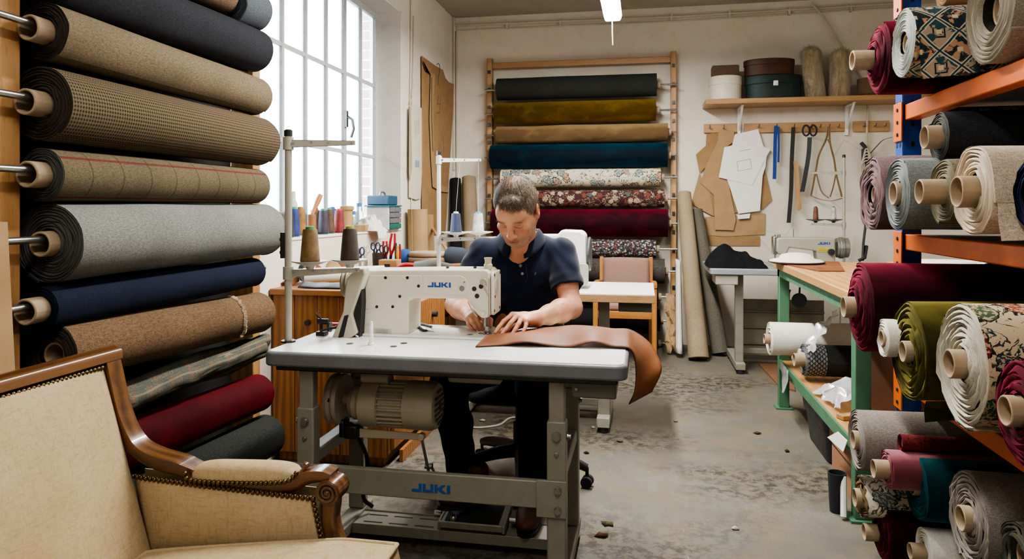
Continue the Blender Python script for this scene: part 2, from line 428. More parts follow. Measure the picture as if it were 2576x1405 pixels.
# wool, linen and velvet for the bolts
F_TAUPE=fabric('wool_taupe','635847','7f725d','4a4035').m
F_CHAR=fabric('wool_charcoal','23252a','33363c','17181c').m
F_BROWN=fabric('wool_brown','6d5a48','8a7560','4d3d30').m
F_SLATE=fabric('wool_slate','4a5058','5f666f','363b42').m
F_LGREY=fabric('wool_light_grey','696b67','858783','545651').m
F_NAVY=fabric('wool_navy','12172a','1c2338','0c101d').m
F_TWEED=fabric('tweed_brown','564532','745f47','3f3123',weave=500,fibre=60).m
F_DARK=fabric('wool_black_green','262826','353835','1a1c1a',fibre=70).m
F_DARKEND=fabric('wool_end_dark','2c2723','463e36','171412').m
F_GREYEND=fabric('wool_end_grey','3f403e','5b5d5a','252625').m
F_LINEN=fabric('linen','b7a084','c7b296','a38c70',fibre=40,blot=.25).m
F_CREAM=fabric('linen_cream','c6b49f','d8c8b4','ae9a84',fibre=60).m
F_PINK=fabric('wool_dusty_pink','695358','806a6c','554247').m
F_GREY2=fabric('wool_grey_green','72797a','8d9494','565c5e').m
F_TAUP2=fabric('felt_taupe','7e7770','97908a','655f5a').m
F_WHITE=fabric('cotton_white','d6d3cc','e6e4de',None,fibre=40,blot=.2,con=.15).m
F_BEIGEG=fabric('felt_beige_grey','8b8474','a69f8e','6d675a').m
F_FLAX=fabric('flax','8f7f68','a8977e','75664f').m
F_BLACKW=fabric('wool_black','1a1a1c','28282b','101012').m
F_OLIVEB=fabric('boucle_olive','5f5a4a','837d69','3c382c',fibre=40).m
F_BEIGEV=velvet('velvet_beige','5f4c34','8f7855','b39c78',5)
V_BURG=velvet('velvet_burgundy','240510','571022','96284a')
V_RED=velvet('velvet_red','1c0306','490810','7a1722')
V_MUST=velvet('velvet_mustard','40300a','725a14','a18530',5)
V_TEALB=velvet('velvet_petrol','04141f','0b3145','1d5872',5)
V_TEAL=velvet('velvet_teal','06282d','0d474e','267780')
V_OLIVE=velvet('velvet_olive','2b270d','57501f','938c4a',9)
V_NAVY=velvet('velvet_navy','060a1c','111a38','2c3b6b')
V_PINK=velvet('velvet_rose','6d3a42','96606a','c39aa0')
def m_hound():
    n=N('houndstooth','UV'); s=n.sep(); 
    def sq(sock,k): return n.mth('GREATER_THAN',n.mth('FRACT',n.mth('MULTIPLY',sock,k)),.5)
    a=sq(s[0],105); b=sq(s[1],95); t=n.mth('GREATER_THAN',n.mth('FRACT',n.mth('MULTIPLY',n.mth('ADD',s[0],s[1]),210)),.5)
    k=n.mth('ADD',n.mth('MULTIPLY',a,b),n.mth('MULTIPLY',n.mth('ABSOLUTE',n.mth('SUBTRACT',a,b)),n.mth('MULTIPLY',t,.6)))
    f=n.noise(260,None,3,.7); col=n.mix(k,'6c5f4a','241e18'); col=n.mix(n.ramp(f,[(.45,0.),(.7,.45)]),col,'4d4030')
    n.P(color=col,rough=.9,spec=.15); n.bump(k,.3,.002); return n.m
def m_check():
    n=fabric('check_tweed','544b3d','6d634e','40372c'); s=n.sep(); base=n.b.inputs['Base Color'].links[0].from_socket
    l1=n.mth('LESS_THAN',n.mth('FRACT',n.mth('ADD',n.mth('MULTIPLY',s[0],8.5),.2)),.045); l2=n.mth('LESS_THAN',n.mth('ABSOLUTE',n.mth('SUBTRACT',n.mth('FRACT',n.mth('MULTIPLY',s[1],8.2)),.42)),.035)
    c=n.mix(n.mth('MULTIPLY',l1,.55),base,'3d2420'); c=n.mix(n.mth('MULTIPLY',l2,.75),c,'5e1f1e'); n.P(color=c); return n.m
def m_plaid(name='plaid',k=5.):
    n=N(name,'UV'); s=n.sep(); f=n.noise(120,None,4,.7)
    def band(sock,kk,w,o=0.): return n.mth('LESS_THAN',n.mth('FRACT',n.mth('ADD',n.mth('MULTIPLY',sock,kk),o)),w)
    c=n.mix(n.ramp(f,[(.4,0.),(.6,1.)]),'4f4c40','67635a'); c=n.mix(n.mth('MULTIPLY',band(s[0],k,.35),.45),c,'46504e'); c=n.mix(n.mth('MULTIPLY',band(s[1],k*1.3,.35,.3),.4),c,'4a5450'); c=n.mix(n.mth('MULTIPLY',band(s[0],k,.09,.55),.5),c,'7a5a48'); c=n.mix(n.mth('MULTIPLY',band(s[1],k*1.3,.1,.8),.6),c,'857a66')
    n.P(color=c,rough=.95,spec=.1); n.bump(f,.5,.003); return n.m
def m_floral(name,ground,cols,leaf,scale=9.,dens=.42,outline='3a352c'):
    """scattered flowers and leaves on a ground"""
    n=N(name,'UV'); d0=n.noise(9,None,3,.5,0,True); co=n.new('ShaderNodeVectorMath',operation='MULTIPLY_ADD'); n.lk(d0,co.inputs[0]); co.inputs[1].default_value=(.06,.06,0); n.lk(n.co,co.inputs[2]); w=co.outputs[0]
    c=n.mix(n.ramp(n.noise(200,None,2),[(.4,0.),(.7,.25)]),ground,'8d8272')
    # leaf scrolls: thin bands of a warped noise
    lf=n.noise(scale*1.9,w,3,.5,1.6); bandm=n.ramp(lf,[(.47,0.),(.485,1.),(.53,1.),(.545,0.)]); brk=n.ramp(n.noise(scale*1.3,n.map(w,loc=(5,2,0)),2),[(.45,0.),(.5,1.)])
    lc=n.ramp(n.noise(scale*.7,None,1),[(.4,leaf[0]),(.55,leaf[1])]); c=n.mix(n.mth('MULTIPLY',bandm,brk),c,lc)
    # flowers: voronoi cells, petals by distorted distance
    dist=n.vor(scale,w,dim='2D'); cell=n.vor(scale,w,out='Color',dim='2D'); pet=n.noise(scale*4.2,w,2,.5); r=n.mth('ADD',dist,n.mth('MULTIPLY',n.mth('SUBTRACT',pet,.5),.55))
    s=n.sep(cell); keep=n.mth('GREATER_THAN',s[0],1-dens)
    fc=n.ramp(s[1],[(i/len(cols),q) for i,q in enumerate(cols)],'CONSTANT')
    ins=n.mth('MULTIPLY',n.mth('LESS_THAN',r,.34),keep); edge=n.mth('MULTIPLY',n.mth('LESS_THAN',r,.39),keep)
    c=n.mix(edge,c,outline); c=n.mix(ins,c,fc); inner=n.ramp(n.noise(scale*9,w,2),[(.5,0.),(.54,.7)]); c=n.mix(n.mth('MULTIPLY',ins,inner),c,ground)
    n.P(color=c,rough=.85,spec=.15); n.bump(n.mth('ADD',n.mth('MULTIPLY',edge,.5),n.noise(320,None,2)),.3,.002); return n.m
F_FLOR1=m_floral('floral_cream','cfc6b4',['55626a','7d5a48','96805a','5a7276','84685f'],('4a4438','57604f'),10.,.62)
F_FLOR2=m_floral('floral_burgundy','35101a',['b9ad94','a3977d','bdb199','7a4a40','56645f'],('b9ad94','8a7f62'),13.,.97,'1c1a16')
F_FLOR3=m_floral('tapestry_floral','c5b294',['6e2e26','46563f','8b4a32','2d3f47','9b7448'],('37422f','2a3338'),11.,.88,'22241f')
F_CONF=m_floral('tiny_floral','17161c',['cdc6bd','a35058','8d949f','d8d2c8','b08a80'],('8d8a88','5b5b66'),42.,.9,'17161c')
def m_lattice():
    n=N('lattice_tapestry','UV'); v=n.map(n.co,(13,13,13),(0,0,.785)); s=n.sep(v)
    fx=n.mth('ABSOLUTE',n.mth('SUBTRACT',n.mth('FRACT',s[0]),.5)); fy=n.mth('ABSOLUTE',n.mth('SUBTRACT',n.mth('FRACT',s[1]),.5)); mx=n.mth('MAXIMUM',fx,fy)
    ix=n.mth('FLOOR',s[0]); iy=n.mth('FLOOR',s[1]); par=n.mth('MODULO',n.mth('ABSOLUTE',n.mth('ADD',ix,iy)),2.)
    nn=n.noise(26,None,3,.6,.9); mot=n.ramp(nn,[(.46,0.),(.5,1.)]); c=n.mix(mot,'2c4a52','a3937d'); c2=n.mix(mot,'b08a6c','26333a'); c=n.mix(n.mth('GREATER_THAN',par,.5),c,c2)
    d=n.mth('ADD',fx,fy); c=n.mix(n.mth('LESS_THAN',d,.14),c,'cbb89c'); ring=n.mth('MULTIPLY',n.mth('GREATER_THAN',d,.24),n.mth('LESS_THAN',d,.32)); c=n.mix(n.mth('MULTIPLY',ring,mot),c,'1c2c33')
    c=n.mix(n.mth('GREATER_THAN',mx,.42),c,'c0b39e'); c=n.mix(n.mth('GREATER_THAN',mx,.465),c,'23434d')
    n.P(color=c,rough=.9,spec=.15); n.bump(n.noise(300,None,2),.3,.002); return n.m
F_LATT=m_lattice(); F_LATTE=fabric('tapestry_back','98a0a0','bcc0bb','6f7d82',fibre=60).m
F_FLOR3E=fabric('tapestry_floral_end','a39f92','cfc8b8','2f3f4b',fibre=36).m
F_HOUND=m_hound(); F_CHECK=m_check(); F_PLAID=m_plaid(); F_PLAID2=m_plaid('plaid_rug',7.)
def leather(name,c1,c2,c3):
    n=N(name); a=n.noise(7,None,4); f=n.noise(160,None,3); c=n.ramp(a,[(.3,c1),(.55,c2),(.8,c3)])
    n.P(color=c,rough=.58,spec=.3); n.bump(n.mth('ADD',n.mth('MULTIPLY',n.vor(420),.6),f),.12,.002); return n.m
TAN=leather('leather_tan','643d25','794b2d','885634')
# ---------------------------------------------------------------- the room
YB=6.6; XL=-1.8; XR=2.7; YF=-1.6; ZC=3.06
S='structure'
MB().box((-2.3,YF-.2,-.1),(XR+.2,YB+.2,0)).build('floor',concrete(),kind=S,smooth=0)
MB().box((-2.3,YF-.2,ZC),(XR+.2,YB+.2,ZC+.1)).build('ceiling',CEILM,kind=S,smooth=0)
MB().box((-2.3,YB,0),(XR+.2,YB+.2,ZC)).build('wall_back',WALLM,kind=S,smooth=0)
MB().box((XR,YF,0),(XR+.2,YB,ZC)).build('wall_right',WALLM,kind=S,smooth=0)
MB().box((-2.3,YF-.2,0),(XR+.2,YF,ZC)).build('wall_front',WALLM,kind=S,smooth=0)
WY0,WY1,WZ0,WZ1=2.55,5.11,1.07,2.72; XG=-2.0
w=MB()
w.box((-2.2,YF,0),(XL,YB,WZ0)); w.box((-2.2,YF,WZ1),(XL,YB,ZC)); w.box((-2.2,YF,WZ0),(XL,WY0,WZ1)); w.box((-2.2,WY1,WZ0),(XL,YB,WZ1))
w.build('wall_left',WALLM,kind=S,smooth=0)
# white painted reveal and sill
t=MB(); t.box((XG-.031,WY1-.012,WZ0),(XL-.002,WY1+.001,WZ1)); t.box((XG-.02,WY0,WZ1-.012),(XL-.002,WY1,WZ1+.001)); t.box((XG-.02,WY0-.001,WZ0),(XL-.002,WY0+.012,WZ1))
t.build('trim_1',WALLW,kind=S,smooth=0)
MB().box((XG-.02,WY0+.013,WZ0-.001),(XL+.006,WY1-.013,WZ0+.012)).build('window_sill',WALLW,kind=S,smooth=0,bevel=.004)
# steel casement window
WFM=pm('c3c8cb',.5,0,'9aa3a6',40,.1)
win=thing('window_1',None,None,(XG,(WY0+WY1)/2,WZ0)); win['kind']=S
f=MB(); a,b=WY0+.013,WY1-.013; z0,z1=WZ0+.013,WZ1-.013
f.box((XG-.03,a,z0),(XG+.02,a+.045,z1)); f.box((XG-.03,b-.045,z0),(XG+.02,b,z1)); f.box((XG-.03,a+.045,z0),(XG+.02,b-.045,z0+.045)); f.box((XG-.03,a+.045,z1-.045),(XG+.02,b-.045,z1))
f.build('window_frame',WFM,win,smooth=0,bevel=.004)
f=MB()
for k in range(1,9):
    y=b-.02-.28*k; wd=.013 if k!=2 else .022
    f.box((XG-.018,y-wd,z0+.045),(XG+.012,y+wd,z1-.045))
for z in (1.62,2.155):
    f.box((XG-.012,a+.045,z-.013),(XG+.008,b-.045,z+.013))
f.build('glazing_bars',WFM,win,smooth=0,bevel=.003)
g=N('window_glass'); g.P(color=lin('f4f8f8'),rough=.02,trans=1.0,spec=.3); g.b.inputs['IOR'].default_value=1.02
MB().box((XG-.006,a+.03,z0+.03),(XG-.003,b-.03,z1-.03)).build('pane',g.m,win,smooth=0)
h=at_x(878,312,XG+.04)
m=MB(); m.box((XG+.012,h.y-.012,h.z-.02),(XG+.03,h.y+.012,h.z+.09)); m.tube([(XG+.03,h.y,h.z+.05),(XG+.06,h.y+.01,h.z+.03),(XG+.065,h.y+.02,h.z-.03),(XG+.05,h.y+.01,h.z-.09)],.009)
m.build('window_handle',DSTEEL,win)
# outside: a pale rendered yard wall and a brick pier close to the glass
n=N('pale_render'); n.P(color=n.mix(n.ramp(n.noise(1.2),[(.4,0.),(.7,1.)]),'dfe3e6','c9cfd4'),rough=.9)
MB().box((-7.2,.5,-.1),(-7.0,16,2.2)).build('exterior_wall',n.m,kind=S,smooth=0)
n=N('brick_pier'); br=n.new('ShaderNodeTexBrick'); n.lk(n.map(n.co,(1,1,1),(PI/2,0,0)),br.inputs['Vector']); br.inputs['Color1'].default_value=lin('b09c94'); br.inputs['Color2'].default_value=lin('9a8780'); br.inputs['Mortar'].default_value=lin('d6d2cd'); br.inputs['Scale'].default_value=4.2; br.inputs['Brick Width'].default_value=.9; br.inputs['Row Height'].default_value=.31
n.P(color=br.outputs[0],rough=.9); q=at_x(904,400,-2.25)
MB().box((-2.2,WY1-.01,WZ0),(XG-.032,WY1+.001,WZ1)).build('trim_5',n.m,kind=S,smooth=0)
MB().box((-12,-3,-.2),(-2.3,14,-.1)).build('exterior_ground',pm('a8a8a4',.9),kind=S,smooth=0)
# pipes and cables clipped to the walls
CAB=pm('c9bfad',.6,0,'a99d88',30)
def cable(name,pts,r,mat=CAB,n=6,**k):
    P=[tuple(p) for p in spline(pts,6)]
    return MB().tube(P,r,n).build(name,mat,**k)
p0=at_y(1145,64,YB-.02); p1=at_y(1700,42,YB-.02); p2=at_y(2300,6,YB-.02)
t=MB(); t.tube([p0,p1,p2,(XR,YB-.02,p2.z)],.012); t.tube([(p.x,p.y+.005,p.z-.045+.006*i) for i,p in enumerate([p0,p1,p2])],.006)
for k in range(9):
    q=p0.lerp(p2,k/8); t.box((q.x-.01,YB-.03,q.z-.055),(q.x+.01,YB,q.z+.014))
t.build('trim_2',CAB,kind=S)
t=MB(); t.tube([(XL+.012,YB-.03,ZC),(XL+.012,YB-.03,1.6)],.012); t.tube([(XL+.03,YB-.012,ZC-.1),(XL+.035,YB-.012,1.3)],.006)
t.build('trim_3',CAB,kind=S)
t=MB(); t.tube([at_x(1034,0,XL+.008),at_x(1033,150,XL+.008),at_x(1031,270,XL+.008)],.006); t.tube([at_x(1041,40,XL+.01),at_x(1040,140,XL+.01),at_x(1038,240,XL+.012),at_x(1030,262,XL+.012)],.005)
t.tube([at_x(1036,225,XL+.01),at_x(1036,470,XL+.01),at_x(1030,700,XL+.01)],.005)
t.build('trim_4',CAB,kind=S)
# ---------------------------------------------------------------- strip lights
LAMPE=N('lamp_tube'); LAMPE.P(color=lin('ffffff'),emit=lin('fffaf0'),estr=14.)
def striplight(x,y0,y1,z,label,group=None,power=60,cord=False):
    r=thing('ceiling_light',label,'light',(x,(y0+y1)/2,z+.13),group)
    b=MB(); b.box((x-.05,y0,z+.05),(x+.05,y1,z+.1))
    for y in (y0+.2,y1-.2): b.cyl((x,y,z+.1),(x,y,ZC+.01),.006)
    b.build('housing',WHITEP,r,bevel=.006)
    d=MB(); d.prism([(-.07,.05),(-.055,.0),(.055,.0),(.07,.05)],(x,y0+.01,z),(1,0,0),(0,0,1),(0,y1-y0-.02,0)); d.build('diffuser',LAMPE.m,r,bevel=.012)
    if cord:
        c=at_y(1552,70,y1-.1); MB().tube([(x,y1-.12,z),(x,y1-.12,z-.1),(x+.003,y1-.12,z-.2)],.004).build('pull_cord',pm('8a7a5c',.8),r)
    L=bpy.data.lights.new('strip_light','AREA'); L.shape='RECTANGLE'; L.size=.12; L.size_y=y1-y0; L.energy=power; L.color=(1,.955,.88)
    o=bpy.data.objects.new('strip_light_lamp',L); COL.objects.link(o); o.location=(x,(y0+y1)/2,z-.01); o.name='strip_light_lamp'
    return r
q=at_z(1542,55,2.62)
striplight(q.x,2.3,q.y,2.62,'long white fluorescent strip light hanging below the ceiling',None,135,True)
striplight(q.x,-.6,1.2,2.75,'unseen white strip light added as fill over the armchair end of the workshop',None,20)  # added fill lamp for the foreground, out of view behind and above the camera
striplight(1.75,1.6,3.2,2.75,'unseen white strip light added to brighten the pallet racking',None,32)  # added lamp above the frame, brightens the bolts on the right
# ---------------------------------------------------------------- fabric rack on the left
XRK=-1.55
rk=thing('fabric_rack','tall pine rack holding stacked tweed bolts on steel rods, left of the window','rack',(-1.6,2.2,0))
pl=at_x(20,500,-1.6); pr=at_x(652,500,-1.66)
MB().box((-1.72,pl.y-.03,0),(-1.592,pl.y+.03,ZC-.02)).build('post',PINE,rk,bevel=.004)
MB().box((-1.78,pr.y-.03,0),(-1.672,pr.y+.03,ZC-.02)).build('post',PINE,rk,bevel=.004)
MB().box((-1.79,pl.y+.06,.02),(-1.772,pr.y-.04,ZC-.04)).build('dark_backing',pm('1a1714',.9,0,'0f0d0b',8),rk,smooth=0)  # near-black sheet closing the gaps behind the bolts
yl,yr=1.62,2.80
LG='wool bolts on the rack by the window'
def lroll(label,ul,vl,ur,vr,R,mat,end,x=XRK,seed=0,stick=.045,**k):
    a=at_x(ul,vl,x); b=at_x(ur,vr,x); ax=(b-a); Lr=ax.length
    r=roll('fabric_roll',label,a,ax,Lr,R,mat,end,LG,seed=seed,stick=stick,hole=.027,**k)
    return a,b,r
def prong(a,b,rt,dz=.012):
    ax=(b-a).normalized(); p=a+V((0,0,dz)); m=MB()
    m.tube([p-ax*.2+V((-.02,0,.012)),p-ax*.185+V((-.004,0,0)),p-ax*.1,p+ax*.09],.0095,10); pass
    m.build('hanging_rod',STEEL,rt)
    q=b+V((0,0,dz)); m=MB(); m.lathe([(0,0),(.009,0),(.009,.065),(.014,.066),(.014,.08),(0,.08)],q,ax,10); m.build('hanging_rod',STEEL,rt)
A={}
A[0]=lroll('brown wool bolt wrapped round a slate core, cut off at the picture top',150,-190,560,-14,.070,F_BROWN,F_DARKEND,seed=1)
a=at_x(575,8,XRK); b=at_x(640,30,XRK)
roll('fabric_roll','slate blue wool bolt end at the very top of the rack',a,b-a,(b-a).length,.080,F_SLATE,F_SLATE,LG,seed=20,stick=.0); A[20]=(a,b,[o for o in bpy.data.objects if o.get('label','').startswith('slate blue')][0])
A[1]=lroll('near-black charcoal wool bolt, second from the top of the rack',120,-55,640,128,.086,F_CHAR,F_CHAR,seed=2,wr=.05)
A[2]=lroll('taupe felted wool bolt just under the charcoal one',108,80,640,243,.077,F_TAUPE,F_DARKEND,seed=3,wind=-1,seam=-2.2,wr=.04)
A[3]=lroll('brown and cream houndstooth bolt on the rack',100,262,648,357,.098,F_HOUND,F_DARKEND,seed=4,wind=-1,seam=-2.2)
A[4]=lroll('olive brown tweed bolt with a thin red check line',105,440,640,468,.071,F_CHECK,F_GREYEND,seed=5,wr=.04)
A[5]=lroll('thick light grey wool bolt, widest on the rack',125,612,660,578,.106,F_LGREY,F_GREYEND,seed=6,T=9,wr=.04,stick=.03)
A[6]=lroll('navy wool bolt on the rack under the grey one',100,778,636,684,.058,F_NAVY,F_NAVY,seed=7,wr=.04)
A[7]=lroll('mid-brown tweed bolt with a frayed seam near its end',130,893,648,786,.082,F_TWEED,F_DARKEND,seed=8,stick=-.01,wr=.04)
# frayed end piece lapped over the tweed bolt
A[9]=lroll('red velvet bolt low on the rack above the dark one',200,1165,648,988,.076,V_RED,V_RED,seed=10,stick=.0,x=-1.56)
A[10]=lroll('dark grey wool bolt lowest on the rack, near the table leg',200,1345,668,1096,.088,F_DARK,F_DARK,seed=11,stick=.0,x=-1.535)
for k in (1,2,3,4,5,6): prong(*A[k])
for k in (20,7,9):
    a,b,rt=A[k]; ax=(b-a).normalized(); q=b; m=MB(); m.cyl(q,q+ax*.07,.010,n=10); m.build('hanging_rod',STEEL,rt)
# folded plaid blanket cloth, loosely rolled
a=at_x(120,1078,-1.55); b=at_x(655,868,-1.55); ax=(b-a)
def pb(x,y):
    p=a+ax*x; t=TAU*y; r=.048*(1+.22*nz(x*3.3,math.cos(t)*.9,math.sin(t)*.9)); 
    f=.012*math.sin(3*t+4*nz(x*2,7.7)) 
    return p+V((math.cos(t)*(r*1.05+f),0,math.sin(t)*(r*.95+f)+.012*nz(x*5,3.3)))
m=MB(); m.grid(40,40,pb,lambda x,y:(x*1.3,y*.4))
m.add([pb(1,k/39) for k in range(39)]+[b],[(k,(k+1)%39,39) for k in range(39)]); m.add([pb(0,k/39) for k in range(39)]+[a],[((k+1)%39,k,39) for k in range(39)])
r=thing('fabric_roll','loosely folded green and rust plaid blanket cloth on the rack','fabric roll',a.lerp(b,.5)-V((0,0,.055)),LG)
m.build('cloth',F_PLAID,r,smooth=180)
m=MB()
def hem(x,y):
    p=a+ax*(.05+.9*x); return p+V((.05+.012*math.sin(y*3)+.01*nz(x*9,y*2),0,.035-.05*y+.012*nz(x*6,1.1)))
m.grid(50,7,hem,lambda x,y:(x*1.3,y*.1)); m.build('folded_edge',F_PLAID2,r,smooth=180,solid=.006)
# seam strip on the tweed bolt (frayed selvedge)
a,b,_r=A[7]; ax=(b-a).normalized(); st=a.lerp(b,.78)
_,sd,u=frame_from(ax)
m=MB(); n_=60
for k in range(n_):
    t=-1.9+3.6*k/n_; d=sd*math.cos(t)+u*math.sin(t); p=st+ax*(.01*nz(k*.3,2.2)+.015*math.sin(k*.13))+d*.083
    m.tube([p,p+ax*.012+d*.004,p+ax*(.02+.012*nz(k*1.7))+d*.002],.0014,4)
for o_ in [o for o in bpy.data.objects if o.name.startswith('fabric_roll') and o.get('label','').startswith('mid-brown')]: m.build('frayed_edge',pm('b8a284',.9),o_)
# brown card leaning in front of the rack post at the frame edge
c0=at_x(0,560,-1.50); c1=at_x(46,935,-1.50)
m=MB(); y1=c1.y
pts=[at_x(-60,545,-1.53),at_x(22,552,-1.53),at_x(50,930,-1.50),at_x(50,1100,-1.48),at_x(-60,1100,-1.48)]
pts=[V((-1.545,1.15,1.215)),V((-1.545,1.49,1.205)),V((-1.53,1.50,.78)),V((-1.50,1.505,.0)),V((-1.50,1.15,.0))]
m.poly(pts,(.004,0,0)); m.build('cardboard_sheet',KRAFT,None,'brown pattern card leaning on the rack post at the left picture edge','cardboard')
# ---------------------------------------------------------------- armchair
AC=thing('armchair','old walnut framed armchair in cream linen with brass nail trim','armchair',(-.95,1.3,0))
WAL=wood('walnut','6a4726','412915','X',1.5,.28,.4); WALZ=wood('walnut_z','6c4927','432a16','Z',1.5,.28,.4); WALY=wood('walnut_y','6a4726','412915','Y',1.5,.28,.4)
LIN=fabric('chair_linen','b8a888','c6b899','a3926f',fibre=28,weave=400,bump=.25,blot=.25)
LIN.co=LIN.tc.outputs['Object']; a_=LIN.noise(55,LIN.map(LIN.tc.outputs['Object'],(.6,.6,4)),4,.7); b_=LIN.noise(420,None,2)
LIN.P(color=LIN.mix(LIN.ramp(LIN.mth('MAXIMUM',a_,LIN.noise(60,LIN.map(LIN.tc.outputs['Object'],(2.6,2.6,.5)),4,.7)),[(.5,0.),(.74,.55)]),LIN.mix(LIN.ramp(LIN.noise(3,None,3),[(.4,0.),(.7,1.)]),'b5a384','a5926f'),'83724f')); LIN.bump(LIN.mth('ADD',a_,b_),.3,.002); LIN=LIN.m
NAIL=pm('6b5638',.35,.85,'3f3122',60)
YA=1.60                                   # plane of the far arm
def fr(u,v,y=YA): return at_y(u,v,y)
def mirror(p): return V((p[0],2*1.30-p[1],p[2]))
prof=[(a,b) for a,b in [(-.026,-.017),(.026,-.017),(.026,.004),(.02,.012),(.012,.013),(.008,.018),(-.008,.018),(-.012,.013),(-.02,.012),(-.026,.004)]]
back_edge=[fr(268,888),fr(282,950),fr(298,1020),fr(322,1085),fr(352,1128),fr(398,1155),fr(455,1172),fr(492,1186),fr(560,1212),fr(650,1222),fr(735,1216),fr(775,1197),fr(812,1192),fr(838,1200)]
path=S3(back_edge,6)
sc=[.95+.25*math.exp(-((i/len(path)-.42)/.12)**2) for i in range(len(path))]
post=S3([fr(832,1225),fr(834,1262),fr(832,1300),fr(842,1345),fr(862,1400),fr(868,1450)],6)
for k,far in ((0,True),(1,False)):
    g=(lambda p:V(p)) if far else mirror
    m=MB(); m.sweep([g(p) for p in path],prof if far else [(a,b) for a,b in prof],(0,1,0),scale=sc)
    m.build('arm_rail',WAL,AC,smooth=50)
    m=MB(); m.sweep([g(p) for p in post],rrect(.05,.046,.014),(0,1,0),scale=[1-.15*math.sin(PI*i/len(post)) for i in range(len(post))])
    m.build('arm_post',WALZ,AC,smooth=50)
    # volute at the front of the arm
    c=g(fr(836,1228)); m=MB(); m.cyl(c+V((0,-.029,0)),c+V((0,.029,0)),.030,n=28)
    for sgn in (-1,1):
        sp=[c+V((math.cos(t)*(.027-.0016*t)*1,sgn*.030,math.sin(t)*(.027-.0016*t))) for t in [i*.3 for i in range(50)]]
        m.tube(sp,[.0055*(1-.008*i) for i in range(50)],6); m.ball(c+V((0,sgn*.03,0)),.007,8,6)
    m.build('arm_scroll',WAL,AC,bevel=.003)
    m=MB(); pts=S3([g(fr(742,1206)),g(fr(760,1190)),g(fr(772,1172)),g(fr(765,1165))],5); m.tube(pts,[.012-.0004*i for i in range(len(pts))],8,sx=1.4); m.build('carved_leaf',WAL,AC)
    # padded arm rest
    A0=g(fr(490,1181)); A1=g(fr(752,1187))
    def pad(x,y):
        p=A0.lerp(A1,x); e=(1-abs(2*x-1)**5)**.5 if 0<x<1 else 0; t=PI*y
        return p+V((0,math.cos(t)*.034*(.55+.45*e),math.sin(t)**.8*.026*e+(-.012 if y in(0,1) else 0)))
    m=MB(); m.grid(26,13,pad,lambda x,y:(x*.26,y*.1)); m.build('arm_pad',LIN,AC,smooth=180)
    m=MB()
    for p in walk(S3([A0+V((-.002,-.036 if far else .036,.004)),A0.lerp(A1,.06)+V((0,-.037 if far else .037,-.012)),A0.lerp(A1,.5)+V((0,-.037 if far else .037,-.016)),A0.lerp(A1,.93)+V((0,-.037 if far else .037,-.010)),A1+V((.012,-.037 if far else .037,.012))],10),.0125): m.ball(p,.0062,8,5)
    m.build('nail_trim',NAIL,AC,smooth=180)
    # upholstered arm panel
    tl,tr,br,bl=[fr(*q,YA) for q in ((350,1185),(800,1240),(838,1420),(392,1430))]; s0=-.018 if far else .018
    def pan(x,y):
        p=tl.lerp(tr,x).lerp(bl.lerp(br,x),y); p=g(p); return p+V((0,s0-(.022 if far else -.022)*math.sin(PI*x)**.5*math.sin(PI*min(1,y*1.15+.02))**.5,0))
    m=MB(); m.grid(22,14,pan,lambda x,y:(x*.45,y*.2)); m.build('arm_panel',LIN,AC,smooth=180,solid=.004)
    m=MB()
    for p in walk([pan(x/30,.0)+V((0,-.004 if far else .004,-.004)) for x in range(31)]+[pan(1,y/12)+V((-.004,-.004 if far else .004,0)) for y in range(13)],.0128): m.ball(p,.0064,8,5)
    m.build('nail_trim',NAIL,AC,smooth=180)
    # outside of the arm
    m=MB(); o1=[g(fr(*q,YA)) for q in ((350,1185),(800,1235),(832,1420),(392,1430))]; m.poly([p+V((0,.02 if far else -.02,0)) for p in o1],(0,.004,0)); m.build('arm_outside',LIN,AC)
# back: wooden frame, padded inside, outside cloth
T0,B0=fr(262,897),fr(398,1440)
yn,yf=1.00,1.60
def bk(x,y):
    y_=yn+.024+(yf-.028-yn-.024)*x; p=T0.lerp(B0,y); p=V((p.x,y_,p.z-.022*(1-y)))
    return p+V((.02+.028*(max(0,math.sin(PI*x))**.45)*(max(0,math.sin(PI*(.03+.94*y)))**.45),0,.004))
m=MB(); m.grid(26,26,bk,lambda x,y:(x*.6,y*.55)); m.build('back_cushion',LIN,AC,smooth=180)
ax=(T0-B0).normalized()
m=MB(); m.sweep([V((T0.x+.0,yn-.03,T0.z+.006)),V((T0.x,yf+.03,T0.z+.006))],[(a*1.1,b) for a,b in prof],(1,0,0.12)); m.build('top_rail',WALY,AC,smooth=50)
m=MB(); m.poly([V((T0.x-.03,yn,T0.z)),V((T0.x-.03,yf,T0.z)),V((B0.x-.03,yf,B0.z)),V((B0.x-.03,yn,B0.z))],(.02,0,0)); m.build('back_outside',LIN,AC)
m=MB()
for p in walk([bk(0,1),bk(0,.01),bk(1,.01)],.0128): m.ball(p+V((.003,0,.004)),.0064,8,5)
m.build('nail_trim',NAIL,AC,smooth=180)
